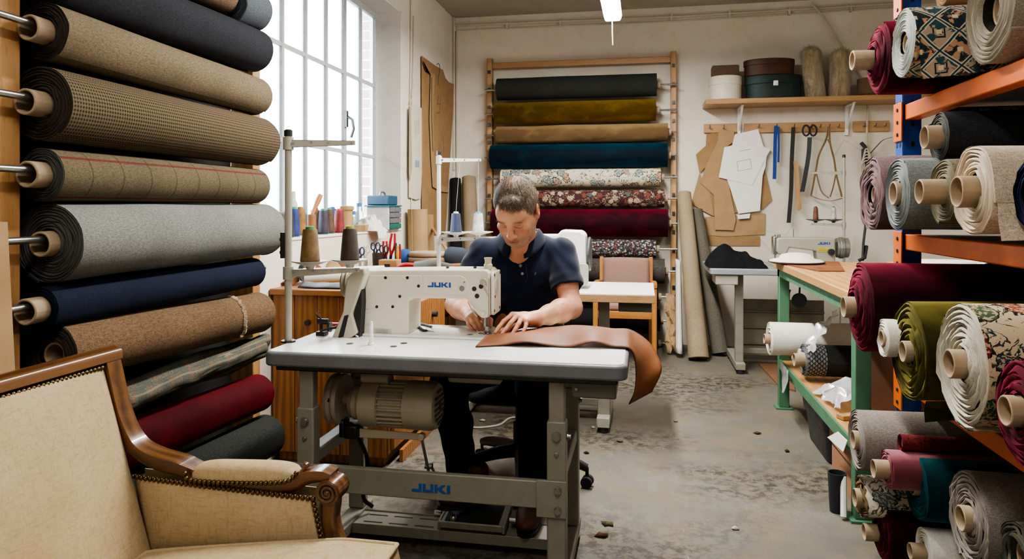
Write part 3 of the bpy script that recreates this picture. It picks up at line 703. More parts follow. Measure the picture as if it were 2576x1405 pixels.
# seat cushion, rails, legs
xb,xf=-1.20,-.555
def seat(x,y,top):
    X=xb+(xf-xb)*x; Y=1.035+(1.545-1.035)*y; cr=(max(0,math.sin(PI*y))**.5)*(max(0,math.sin(PI*x))**.4)
    z=.395+.075*min(1,x*1.25)**.9
    return V((X,Y,z+(.035*cr if top else -.10-.01*cr)))
m=MB(); m.grid(24,18,lambda x,y:seat(x,y,True),lambda x,y:(x*.6,y*.5)); m.grid(24,18,lambda x,y:seat(x,1-y,False),lambda x,y:(x*.6,y*.5))
ring=[(i/23,0) for i in range(24)]+[(1,j/17) for j in range(1,18)]+[(1-i/23,1) for i in range(1,24)]+[(0,1-j/17) for j in range(1,17)]
R0=[seat(a,b,True) for a,b in ring]; R1=[seat(a,b,False) for a,b in ring]; q=len(ring)
mid=[(p+s)/2+((p+s)/2-V(((xb+xf)/2,1.29,(p.z+s.z)/2))).normalized()*.012 for p,s in zip(R0,R1)]
m.add(R0+mid+R1,[(i,(i+1)%q,q+(i+1)%q,q+i) for i in range(q)]+[(q+i,q+(i+1)%q,2*q+(i+1)%q,2*q+i) for i in range(q)])
cu=m.build('seat_cushion',LIN,AC,smooth=70)
m=MB(); m.tube(R0+[R0[0]],.006,6); m.build('piping',LIN,cu,smooth=180)
m=MB(); m.box((-1.22,1.0,.24),(-.70,1.04,.305)); m.box((-1.22,1.56,.24),(-.70,1.6,.305)); m.box((-.735,1.04,.24),(-.695,1.56,.305)); m.box((-1.22,1.04,.24),(-1.18,1.56,.305)); m.build('seat_rail',WAL,AC,bevel=.006)
m=MB(); m.box((-1.21,1.05,.255),(-.73,1.55,.30)); m.build('seat_deck',LIN,AC)
for x in (-1.2,-.72):
    for y in (1.02,1.58):
        d=-1 if x<-1 else 1; pts=S3([(x,y,.26),(x+.01*d,y,.18),(x+.006*d,y,.09),(x+.03*d,y,.0)],5); m=MB(); m.tube(pts,[.026-.0009*i for i in range(len(pts))],10); m.build('leg',WALZ,AC)
# ---------------------------------------------------------------- industrial sewing table
ZT=.77
cA=at_z(662,882,ZT); cB=at_z(1578,922,ZT); yF=(cA.y+cB.y)/2; xA,xB=cA.x,cB.x
yBk=at_z(1000,812,ZT).y
TB=thing('sewing_table','large grey edged white sewing table with motor and treadle stand, in front of the man','table',((xA+xB)/2,(yF+yBk)/2,0))
cx,cy=(xA+xB)/2,(yF+yBk)/2; W_,D_=xB-xA,yBk-yF
m=MB(); m.prism(rrect(W_,D_,.035,6),(cx,cy,ZT-.048),(1,0,0),(0,1,0),(0,0,.046)); m.build('tabletop_edge',pm('6f7278',.45,0,'5c5f64',12,.03),TB,smooth=30,bevel=.008,seg=3)
m=MB(); m.prism(rrect(W_-.022,D_-.022,.028,6),(cx,cy,ZT-.004),(1,0,0),(0,1,0),(0,0,.004))
tt=m.build('tabletop',WHITELAM,TB,smooth=30)
m=MB()
for u,v in ((880,864),(990,871),(1016,863)):
    q=at_z(u,v,ZT); m.cyl(q,q+V((0,0,.0015)),.012,n=18)
m.build('socket_hole',pm('3b3a38',.6),tt)
m=MB(); m.box((xA+.03,yF+.035,ZT-.068),(xB-.03,yBk-.035,ZT-.0485)); m.build('apron',DSTEEL,TB,bevel=.004)
# stand -------------------------------------------------
xl,xr=at_y(776,1050,2.2).x,at_y(1402,1050,2.2).x
yfr,yre=2.2,2.62
LEGP=pm('8e8c80',.45,.1,'7b796c',20,.05)
bolt=lambda m,p,ax,r=.011: m.lathe([(0,0),(r*1.35,0),(r*1.35,.004),(r,.004),(r,.011),(0,.011)],p,ax,12)
zsl=.58
for x in (xl,xr):
    for y in (yfr,yre):
        m=MB(); m.box((x-.025,y-.02,zsl-.1),(x+.025,y+.02,ZT-.0685)); m.box((x-.03,y-.026,.075),(x+.03,y+.026,zsl)); 
        lg=m.build('leg',LEGP,TB,bevel=.005)
        b=MB(); f=-1 if y==yfr else 1
        bolt(b,(x,y+.0265*f,zsl-.045),(0,f,0)); b.lathe([(0,0),(.008,0),(.008,.003),(.004,.004),(.004,.008),(0,.008)],(x,y+.0265*f,zsl-.1),(0,f,0),10)
        sgn=1 if x>-.6 else -1; bolt(b,(x+.031*sgn,y,zsl-.05),(sgn,0,0),.009); b.build('bolt',STEEL,lg)
    sgn=1 if x>-.6 else -1
    m=MB(); m.box((x-.03,yfr-.07,.03),(x+.03,yre+.08,.074)); fb=m.build('foot_beam',LEGP,TB,bevel=.005)
    b=MB()
    for y in (yfr-.05,yre+.06): b.lathe([(0,0),(.02,0),(.02,.012),(.008,.014),(.008,.03)],(x,y,0),(0,0,1),14)
    b.build('levelling_foot',RUBBER,fb)
    m=MB(); m.box((x-.025,yfr+.0265,.385),(x+.025,yre-.0265,.43)); m.build('side_brace',LEGP,TB,bevel=.005)
m=MB(); m.box((xl+.031,yfr-.012,.302),(xr-.031,yfr+.012,.388)); cb=m.build('crossbar',LEGP,TB,bevel=.004)
g=at_y(1036,1236,yfr-.013); juki((g.x,yfr-.0125,.328),(1,0,0),(0,0,1),(0,-.0015,0),.026).build('logo',pm('1f5aa8',.5,0,'174a90',9),cb,smooth=0)
m=MB()
m.box((xr-.062,yfr-.034,.285),(xr+.032,yfr-.0265,.40)); m.box((xl-.032,yfr-.034,.285),(xl+.062,yfr-.0265,.40)); pl_=m.build('mounting_plate',LEGP,cb,bevel=.003)
b=MB()
for x in (xr,xl):
    for z in (.31,.372): bolt(b,(x+.005,yfr-.034,z),(0,-1,0),.009)
b.build('bolt',STEEL,cb)
# lower bar with slots and the treadle
yb_=2.55
m=MB(); m.box((xl+.031,yb_-.06,.05),(xr-.031,yb_+.06,.062)); m.box((xl+.031,yb_-.063,.03),(xr-.031,yb_-.0595,.068)); m.box((xl+.031,yb_+.0595,.03),(xr-.031,yb_+.063,.068)); lb=m.build('treadle_bar',LEGP,TB,bevel=.002)
m=MB()
for k in range(4):
    x=xl+.10+.1*k
    for dy in (-.03,.03): m.prism(rrect(.075,.008,.0038,3),(x,yb_+dy,.0622),(1,0,0),(0,1,0),(0,0,.0006))
m.build('slot',BLACK,lb)
pc=at_z(1195,1300,.10); 
Rp=Matrix.Rotation(math.radians(8),3,'X')
m=MB(); m.obox((pc.x,yb_,.105),(.23,.14,.012),Rp); m.obox((pc.x-.118,yb_,.098),(.012,.14,.03),Rp); m.obox((pc.x+.118,yb_,.098),(.012,.14,.03),Rp); m.obox((pc.x,yb_-.07,.094),(.23,.008,.026),Rp)
for dx in (-.1,.1): m.box((pc.x+dx-.012,yb_-.01,.063),(pc.x+dx+.012,yb_+.01,.1))
pd=m.build('treadle',LEGP,TB,bevel=.003)
m=MB(); m.obox((pc.x,yb_,.1125),(.20,.12,.003),Rp); m.build('rubber_tread',RUBBER,pd)
m=MB(); m.cyl((pc.x+.13,yb_,.1),(pc.x+.155,yb_,.1),.014,n=10); m.cyl((pc.x-.155,yb_,.1),(pc.x-.13,yb_,.1),.012,n=10); m.build('pivot',STEEL,pd)
# clutch motor -------------------------------------------
mc=at_y(1000,1015,2.36); MR=.082; x0=at_y(872,1012,2.36).x; x1=at_y(1108,1012,2.36).x; zc=mc.z; ym=2.36
mt=thing('x','','')
bpy.data.objects.remove(mt)
m=MB()
m.lathe([(0,0),(.045,0),(.06,.02),(.06,.035),(MR*.98,.05),(MR,.06),(MR,.115),(MR*.9,.12)],(x0+.02,ym,zc),(1,0,0),36)
m.lathe([(MR*.86,.1),(MR*.86,.235)],(x0+.02,ym,zc),(1,0,0),36)
for k in range(28):
    t=TAU*k/28; d=V((0,math.cos(t),math.sin(t))); c=V((x0+.02,ym,zc))+d*(MR*.9); m.bar(c+V((.118,0,0)),c+V((.225,0,0)),.004,.016,d)
m.lathe([(MR*.9,.205),(MR*1.0,.21),(MR*1.02,.225),(MR*1.02,.295),(MR*.93,.315),(MR*.55,.322),(0,.322)],(x0+.02,ym,zc),(1,0,0),36)
mo=m.build('motor',BEIGEP,TB,smooth=35)
m=MB()
e=V((x0+.02+.3225,ym,zc))
for k in range(7):
    t=-.055+.018*k; h=math.sqrt(max(0,.06**2-t*t)); m.box((e.x-.001,ym-h,zc+t-.005),(e.x+.001,ym+h,zc+t+.004))
m.cyl(e,e+V((.003,0,0)),.014,n=14); m.build('fan_grille',pm('4a463e',.6),mo)
m=MB(); xp=at_y(852,1000,2.36).x; m.lathe([(0,0),(.015,0),(.02,.006),(.07,.006),(.086,.0),(.088,.012),(.082,.022),(.088,.032),(.086,.045),(.02,.045),(.02,.09),(0,.09)],(xp-.022,ym,zc+.008),(1,0,0),36); m.build('pulley',BEIGEP,mo,smooth=35)
m=MB(); hx=x0+.12
m.box((hx-.045,ym-.03,ZT-.075),(hx+.045,ym+.06,ZT-.0685)); m.box((hx-.045,ym-.03,zc+.06),(hx-.028,ym+.03,ZT-.07)); m.box((hx+.028,ym-.03,zc+.06),(hx+.045,ym+.03,ZT-.07)); m.cyl((hx-.05,ym-.03,zc+.095),(hx+.05,ym-.03,zc+.095),.018,n=14); m.build('motor_bracket',BEIGEP,mo,bevel=.004)
m=MB(); m.box((x0+.0,ym-.03,zc-.125),(x0+.05,ym+.03,zc-.078)); m.box((x0-.015,ym-.035,zc-.12),(x0+.005,ym+.02,zc-.06)); m.build('switch_box',DSTEEL,mo,bevel=.006)
a=at_y(945,1090,ym-.03); b=at_y(1060,1098,ym-.03); m=MB(); m.poly([a+V((-.06,0,.014)),b+V((0,0,.01)),b+V((.008,0,0)),b+V((0,0,-.012)),a+V((-.06,0,-.018))],(0,.008,0)); m.cyl(b+V((0,-.012,0)),b+V((0,.016,0)),.012,n=12); m.build('clutch_lever',BEIGEP,mo,bevel=.002)
c=at_y(1078,1185,2.4); dd=V((pc.x-.07,yb_-.05,.11)); m=MB(); m.tube([b,c],.0055,8); m.tube([c+V((.006,0,.03)),dd],.0045,8); m.cyl(c+V((-.012,0,.02)),c+V((.014,0,.02)),.011,n=10); m.ball(dd,.013); m.ball(b,.012); m.build('treadle_rod',STEEL,TB)
# belt up to the machine, drawer, oil pan
m=MB(); bl0=V((xp,ym-.08,zc+.01)); m.tube([(xp,ym-.085,zc+.02),(xp,2.44,ZT-.05)],.004,6); m.tube([(xp,ym+.085,zc+.02),(xp,2.56,ZT-.05)],.004,6); m.build('belt',RUBBER,TB)
q0=at_y(1150,935,2.45);q1=at_y(1278,975,2.45); m=MB(); m.prism([(0,0),(q1.x-q0.x,0),(q1.x-q0.x,.03),(q1.x-q0.x,.07),(0,.07)],(q0.x,2.32,ZT-.068-.055),(1,0,0),(0,0,1),(0,.3,0)); m.build('oil_pan',GREYL,TB,bevel=.012,seg=3)
m=MB(); m.box((xr+.045,yF+.06,ZT-.118),(xB-.035,yBk-.15,ZT-.0685)); dr=m.build('drawer',pm('6d6c63',.5,0,'5d5c54',14),TB,bevel=.005)
m=MB(); m.cyl((xr+.06,yF+.055,ZT-.09),(xr+.06,yF+.062,ZT-.09),.005,n=8); m.build('drawer_catch',STEEL,dr)
m=MB(); m.tube(S3([(xl-.07,2.3,ZT-.05),(xl-.06,2.32,.55),(xl-.085,2.34,.3),(xl-.04,2.36,.03)],8),.005,6); m.build('power_cord',CAB,TB)
m=MB(); m.tube(S3([(x0+.03,ym,zc-.1),(x0+.02,2.5,.3),(x0-.02,2.56,.14),(x0+.0,2.6,.085)],8),.008,6); m.build('motor_cable',RUBBER,TB)
# ---------------------------------------------------------------- sewing machine head
YM=2.47
SM=thing('sewing_machine','cream industrial sewing machine on the white table, needle towards the man','sewing machine',(-.8,2.55,ZT))
def o2(pts,y=YM): return [at_y(u,v,y) for u,v in pts]
def plate(pts,y,d,mat,name,par,bev=.002):
    m=MB(); m.poly(o2(pts,y),(0,d,0)); return m.build(name,mat,par,bevel=bev,seg=2)
case=[(911,700),(915,686),(925,680),(1080,678),(1222,678),(1231,686),(1232,790),(1226,799),(1212,800),(1200,790),(1174,751),(1040,750),(1028,755),(1027,838),(1022,843),(916,843),(911,838)]
m=MB(); m.poly(o2(case),(0,.15,0)); body=m.build('casing',CREAM,SM,bevel=.012,seg=3)
cov=[(913,692),(1057,692),(1061,697),(1061,730),(1052,738),(1022,742),(1006,750),(995,768),(985,776),(913,776)]
k=plate(cov,YM-.003,.004,CREAM,'cover_plate',SM,.002)
m=MB()
for u,v in ((916,698),(970,698),(1025,698),(1053,719),(1006,745),(988,771),(948,771),(915,754)):
    q=at_y(u,v,YM-.0035); m.cyl(q,q+V((0,-.002,0)),.0055,n=10)
m.build('screw',pm('3a342c',.4,.6),k)
k=plate([(1064,692),(1158,692),(1170,699),(1176,712),(1176,734),(1169,742),(1064,738)],YM-.003,.004,CREAM,'front_panel',SM,.003)
q=at_y(1076,721.5,YM-.0035); sz=(at_y(1134,721,YM).x-q.x)/4.94
juki(q,(1,0,0),(0,0,1),(0,-.001,0),sz*1.02).build('logo',BLUEINK,k,smooth=0)
m=MB()
for u,v,r in ((1162,725,.0095),(1168,709,.003)):
    q=at_y(u,v,YM-.0035); m.cyl(q,q+V((0,-.002,0)),r,n=14)
m.build('dial',STEEL,k)
m=MB()
for u,v in ((1193,726),(1210,720),(1200,744)):
    q=at_y(u,v,YM); m.cyl(q+V((0,-.001,0)),q+V((0,.004,0)),.0085,n=16)
m.build('plug_hole',pm('2b2620',.6),SM)
q=at_y(1217,708,YM); m=MB(); m.cyl(q,q+V((0,-.012,0)),.012,n=16); e=at_y(1228,738,YM-.008); m.bar(q+V((0,-.009,0)),e,.006,.012,(0,1,0)); m.cyl(q+V((0,-.012,0)),q+V((0,-.0135,0)),.005,n=10); m.build('tension_lever',pm('b7b0a0',.4,.2),SM,bevel=.002)
q=at_y(1215,788,YM); m=MB(); m.cyl(q,q+V((0,-.008,0)),.008,n=14); m.build('thumb_screw',CREAM,SM,bevel=.002)
# face plate on the needle end, with side badge and screws
xe=at_y(1232,700,YM).x
zt_,zb_=at_y(1232,684,YM).z,at_y(1232,795,YM).z
m=MB(); m.prism(rrect(.13,zt_-zb_,.02),(xe+.0005,YM+.075,(zt_+zb_)/2),(0,1,0),(0,0,1),(.012,0,0)); k=m.build('face_plate',CREAM,SM,bevel=.005)
m=MB(); m.prism(rrect(.05,.055,.018),(xe+.0125,YM+.06,zt_-.055),(0,1,0),(0,0,1),(.002,0,0)); m.build('badge',pm('b9b6ad',.4),k,bevel=.001)
m=MB()
for y,z in ((.02,-.012),(.12,-.012),(.02,-.14),(.03,-.09),(.11,-.14)): m.cyl((xe+.012,YM+y,zt_+z),(xe+.0145,YM+y,zt_+z),.005,n=10)
m.build('screw',pm('4a443a',.4,.6),k)
# needle bar, presser foot, take-up
nb=at_y(1221,800,YM+.07); nt_=ZT+.008
m=MB(); x=nb.x; y=nb.y; m.cyl((x,y,nb.z+.01),(x,y,nb.z-.03),.006,n=10); m.cyl((x,y,nb.z-.03),(x,y,nt_),.0016,n=6); m.build('needle',STEEL,SM)
m=MB(); xf_=x+.006; m.cyl((xf_,y+.01,nb.z+.01),(xf_,y+.01,ZT+.03),.005,n=10); m.box((xf_-.007,y-.004,ZT+.016),(xf_+.007,y+.018,ZT+.036)); m.box((xf_-.012,y-.022,ZT+.011),(xf_-.003,y+.012,ZT+.015)); m.box((xf_+.003,y-.022,ZT+.011),(xf_+.012,y+.012,ZT+.015)); m.build('presser_foot',STEEL,SM,bevel=.0015)
m=MB(); m.tube([o2([(1177,758)],YM-.004)[0],o2([(1186,778)],YM-.012)[0],o2([(1200,796)],YM-.004)[0]],.0018,6); m.tube([o2([(1184,765)],YM-.006)[0],o2([(1200,784)],YM-.01)[0]],.0016,6); m.tube([o2([(1230,700)],YM-.004)[0],o2([(1229,795)],YM-.004)[0]],.0012,5); m.build('thread_guide',STEEL,SM)
# bed plate, oiler cap, top knob, name plate
m=MB(); bx0=at_y(905,848,YM).x; bx1=xe+.05; m.prism(rrect(bx1-bx0,.19,.01),((bx0+bx1)/2,YM+.075,ZT+.0003),(1,0,0),(0,1,0),(0,0,.008)); k=m.build('bed_plate',WHITELAM,SM,bevel=.002)
m=MB(); m.prism(rrect(.05,.02,.004),(x+.0,y,ZT+.0083),(1,0,0),(0,1,0),(0,0,.0008)); m.cyl((x-.05,y-.03,ZT+.0083),(x-.05,y-.03,ZT+.0093),.011,n=14); m.build('throat_plate',STEEL,k)
q=at_y(1228,668,YM+.05); m=MB(); m.lathe([(0,-.012),(.014,-.012),(.016,-.006),(.016,.004),(.0125,.008),(.0125,.022),(.015,.026),(.015,.03),(0,.03)],q,(0,0,1),18); m.build('top_knob',pm('c3bca8',.4,0,'a89f88',9),SM,smooth=35)
m=MB()
for u in (1195,1126): q=at_y(u,672,YM+.06); m.cyl(q+V((0,0,-.005)),q+V((0,0,.004)),.006,n=10)
m.build('oil_cap',DSTEEL,SM)
k=plate([(938,824),(985,827),(985,839),(938,836)],YM-.0015,.003,pm('c9c9c4',.4,.2),'name_plate',SM,.0005)
m=MB()
for r in range(4): a=at_y(945,828+2.4*r,YM-.0018); b=at_y(978-3*(r%2),829.5+2.4*r,YM-.0018); m.bar(a,b,.0006,.0008,(0,0,1))
m.build('printing',pm('5a5a58',.6),k)
k=plate([(911,780),(911,815),(1000,819),(1006,812),(1006,760)],YM-.0012,.002,CREAM,'lower_panel',SM,.001)
# hand wheel and slanted belt guard
wx=at_y(885,710,2.54); m=MB(); m.lathe([(0,0),(.03,0),(.034,.004),(.056,.006),(.06,.012),(.055,.02),(.06,.028),(.056,.034),(.02,.036),(.02,.08),(0,.08)],(wx.x-.03,2.54,wx.z),(1,0,0),30); m.build('hand_wheel',pm('9c9585',.4,.2,'7f7868',20),SM,smooth=35)
G=[(868,722),(872,700),(890,680),(915,674),(918,690),(884,790),(898,838),(862,862),(836,862),(832,854),(862,784)]
m=MB(); m.poly(o2(G,2.41),(0,.05,0)); k=m.build('belt_guard',pm('b5af9e',.45,0,'a09985',14),SM,bevel=.005)
m=MB(); m.poly(o2([(866,794),(877,791),(864,846),(850,850)],2.4085),(0,.002,0)); m.poly(o2([(889,800),(908,700),(910,760),(905,846),(897,842)],2.425),(0,.04,0)); m.build('guard_opening',BLACK,k,smooth=0)
# ---------------------------------------------------------------- little things on the table
q=at_z(934,867,ZT); m=MB(); m.lathe([(0,0),(.011,0),(.011,.006),(.0075,.008),(.0055,.076),(.004,.08),(0,.08)],(q.x,q.y,ZT+.0005),(0,0,1),16); m.build('spool_pin',WHITEP,None,'small cream peg standing on the white table in front of the machine','spool pin',smooth=40)
r=thing('thread_snips','black handled thread snips lying behind the machine arm','scissors',at_z(1062,832,ZT))
z=ZT+.014; a,b,c,d=[at_z(*p,ZT) for p in ((1045,820),(1085,829),(1063,838),(1088,840))]
up=V((0,0,.011)); m=MB(); m.tube(S3([a+up,a.lerp(b,.5)+up*1.2,b+up],4),.006,8); m.tube(S3([a+up,c+up*1.1,c.lerp(d,.4)+up],4),.006,8); m.build('grip',BLACK,r)
m=MB(); m.bar(b+up,b.lerp(d,1.0)+V((.004,-.0,.006)),.002,.009,(0,0,1)); m.bar(c.lerp(d,.3)+up,d+V((.006,.0,.005)),.002,.009,(0,0,1)); m.build('blade',STEEL,r)
r=thing('bobbin_winder','small black bobbin winder clamped at the left of the white table','winder',at_z(808,845,ZT))
q=at_z(808,842,ZT); m=MB(); m.box((q.x-.012,q.y-.02,ZT),(q.x+.02,q.y+.02,ZT+.015)); m.cyl((q.x,q.y,ZT+.015),(q.x,q.y,ZT+.06),.006,n=8); m.cyl((q.x-.012,q.y,ZT+.05),(q.x+.03,q.y,ZT+.05),.011,n=12); m.tube([(q.x+.0,q.y,ZT+.06),(q.x-.02,q.y,ZT+.075),(q.x-.012,q.y+.01,ZT+.083)],.003,6); m.bar((q.x+.01,q.y-.03,ZT+.02),(q.x+.07,q.y-.02,ZT+.035),.012,.008); m.build('winder_body',BLACK,r,bevel=.002)
m=MB(); m.cyl((q.x+.03,q.y,ZT+.03),(q.x+.038,q.y,ZT+.03),.018,n=16); m.build('winder_wheel',DSTEEL,r)
q=at_z(838,826,ZT); m=MB(); m.obox((q.x,q.y+.01,ZT+.011),(.045,.03,.02),rotz(.1)); m.build('wax_block',RED,None,'small red block beside the bobbin winder','block',bevel=.004)
# ---------------------------------------------------------------- thread stands with cones
STANDP=pm('c9c6ba',.4,.1,'b5b1a3',20)
def cone(p,col,capcol,h,r,label,group=None,cat='thread cone',tip=None):
    rt=thing('thread_cone',label,cat,p,group); z=p[2]
    n=N('thread_'+col) if 'thread_'+col not in bpy.data.materials else None
    if n:
        s=n.wave(190,None,2.5,'Z',detail=3); c2='%02x%02x%02x'%tuple(int(int(col[i:i+2],16)*.62) for i in (0,2,4)); n.P(color=n.mix(n.mth('MULTIPLY',s,.35),n.mix(n.ramp(n.noise(30),[(.4,0.),(.7,1.)]),col,c2),c2),rough=.6,sheen=.1); n.bump(s,.2,.001); mt_=n.m
    else: mt_=bpy.data.materials['thread_'+col]
    m=MB(); m.lathe([(0,.004),(r*.93,.004),(r,.012),(r*.99,h*.08),(r*.74,h*.95),(r*.68,h),(0,h)],p,(0,0,1),22); m.build('thread',mt_,rt,smooth=40)
    m=MB(); m.lathe([(0,0),(r*.85,0),(r*.85,.006),(0,.006)],p,(0,0,1),16); m.build('cone_base',pm(capcol,.5),rt,smooth=40); m=MB(); m.lathe([(r*.5,h-.002),(r*.42,h+h*.07),(r*.3,h+h*.09),(0,h+h*.09)],p,(0,0,1),16); m.build('cone_tip',pm(capcol,.5),rt,smooth=40)
    return rt
def stand(label,base,ztop,arms,mat=STANDP,pr=.0115,group=None,foot=True):
    rt=thing('thread_stand',label,'thread stand',base,group); x,y,z=base
    m=MB(); m.cyl(base,(x,y,ztop),pr,n=14); m.build('pole',mat,rt)
    m=MB(); m.lathe([(0,0),(pr*1.15,0),(pr*1.15,.02),(pr*.8,.024),(0,.024)],(x,y,ztop-.004),(0,0,1),14); m.build('pole_cap',BLACK,rt,smooth=35)
    if foot: m=MB(); m.cyl(base,(x,y,z+.006),pr*2,n=16); m.build('collar',DSTEEL,rt)
    for (e,dz) in arms:
        e=V(e); s=V((x,y,e.z)); d=(e-s).normalized(); _,sd,u=frame_from(d)
        m=MB(); m.add([s+sd*.013,e+sd*.011,e-sd*.011,s-sd*.013,s+sd*.013-u*.002,e+sd*.011-u*.002,e-sd*.011-u*.002,s-sd*.013-u*.002],[(0,1,2,3),(7,6,5,4),(0,4,5,1),(1,5,6,2),(2,6,7,3),(3,7,4,0)])
        for q in (1,-1): m.add([s+sd*.013*q,e+sd*.011*q,e+sd*.011*q-u*.014,s+sd*.013*q-u*.026,s+sd*.011*q,e+sd*.009*q,e+sd*.009*q-u*.014,s+sd*.011*q-u*.026],[(0,1,2,3),(7,6,5,4),(0,4,5,1),(1,5,6,2),(2,6,7,3),(3,7,4,0)])
        m.cyl(s+V((0,0,-.035)),s+V((0,0,.01)),pr*1.45,n=14); ar=m.build('arm',mat,rt)
        b=MB(); b.cyl(s+d*pr*1.4-u*.012-sd*.016,s+d*pr*1.4-u*.012+sd*.016,.005,n=8)
        for f in (.35,.6,.95): c=s.lerp(e,f)-u*.008; b.cyl(c-sd*.0145,c+sd*.0145,.004,n=8)
        b.build('screw',STEEL,ar)
    return rt
def saucer(rt,p,r,mat):
    m=MB(); m.lathe([(0,-.022),(.012,-.022),(.016,-.012),(r*.5,-.006),(r,.004),(r,.007),(r*.5,-.002),(0,-.003)],p,(0,0,1),26); m.cyl(p,V(p)+V((0,0,.05)),.003,n=6); m.build('saucer',mat,rt,smooth=40)
b0=at_y(712,866,2.30); zt_=at_y(717,340,2.30).z
ea=at_d(893,357,2.52); eb=at_d(905,683,2.55); eb.z=at_y(712,677,2.30).z; ea.z=at_y(717,352,2.3).z
T1=stand('grey thread stand with two cones at the left end of the sewing table',(b0.x+.02,b0.y,ZT),zt_,[(ea,0),(eb,0)],pm('b4b0a3',.4,.15,'9c988a',20),.0125)
m=MB(); q=at_y(707,620,2.29); m.box((b0.x+.0,b0.y-.02,q.z-.04),(b0.x+.012,b0.y+.0,q.z+.05)); m.cyl((b0.x-.004,b0.y-.01,q.z-.02),(b0.x+.0,b0.y-.01,q.z-.02),.008,n=8); m.cyl((b0.x-.004,b0.y-.01,q.z+.025),(b0.x+.0,b0.y-.01,q.z+.025),.008,n=8); m.build('clamp',DSTEEL,T1)
c1=at_d(780,657,2.45); c2_=at_d(880,662,2.52); c1.z=c2_.z=eb.z+.026
for c in (c1,c2_): saucer(T1,c,.062,pm('a39f92',.4,.1,'8c887b',20))
cone((c1.x,c1.y,c1.z-.002),'7d6238','2f7a3e',.118,.034,'gold thread cone on the thread stand beside the sewing machine')
cone((c2_.x,c2_.y,c2_.z-.002),'3a2a1f','8a8a2e',.118,.034,'dark brown thread cone on the thread stand, next to the gold one')
# ---------------------------------------------------------------- the leather being sewn
rows=[ # front edge, back edge: (x,y,z) measured along the strip
 [at_z(1196,872,ZT+.003),at_z(1236,842,ZT+.011)],
 [at_z(1260,868,ZT+.004),at_z(1285,834,ZT+.012)],
 [at_z(1322,860,ZT+.018),at_z(1345,826,ZT+.016)],
 [at_z(1385,869,ZT+.006),at_z(1400,822,ZT+.03)],
 [at_z(1435,872,ZT+.004),at_z(1440,818,ZT+.035)],
 [at_z(1490,860,ZT+.022),at_z(1490,820,ZT+.034)],
 [at_z(1540,871,ZT+.008),at_z(1540,826,ZT+.022)],
 [at_z(1583,876,ZT+.005),at_z(1585,829,ZT+.016)]]
yq=rows[-1][0].y; yr_=rows[-1][1].y
rows+=[[at_y(1597,905,yq),at_y(1628,856,yr_-.06)],[at_y(1600,945,yq),at_y(1652,890,yr_-.12)],[at_y(1596,985,yq),at_y(1664,930,yq+.12)],[at_y(1582,1016,yq-.0),at_y(1640,985,yq+.08)]]
fe=S3([r[0] for r in rows],6); be=S3([r[1] for r in rows],6); nn=len(fe)
def lth(x,y):
    i=min(nn-1,int(round(x*(nn-1)))); p=fe[i].lerp(be[i],y); bulge=.012*math.sin(PI*y)*(1 if i<nn*.64 else 0)
    return p+V((0,0,bulge*(.4+.6*nz(x*5,y*2)+.3)))
m=MB(); m.grid(nn,12,lth,lambda x,y:(x,y*.2)); o=m.build('leather_piece',[TAN,pm('3f2415',.7)],None,'tan leather piece being stitched, drooping over the table end','leather',smooth=180,solid=.0035); o.modifiers['Solidify'].material_offset_rim=1
c0_=at_d(1262,832,2.70); c0_.z=ZT+.014; m=MB(); m.grid(10,10,lambda x,y:c0_+V((-.028+.062*x,.012*math.sin(PI*x)+.004*y,.052*math.sin(PI*(.12+.80*x))*y)));m.build('curled_corner',TAN,o,smooth=180,solid=.0035)
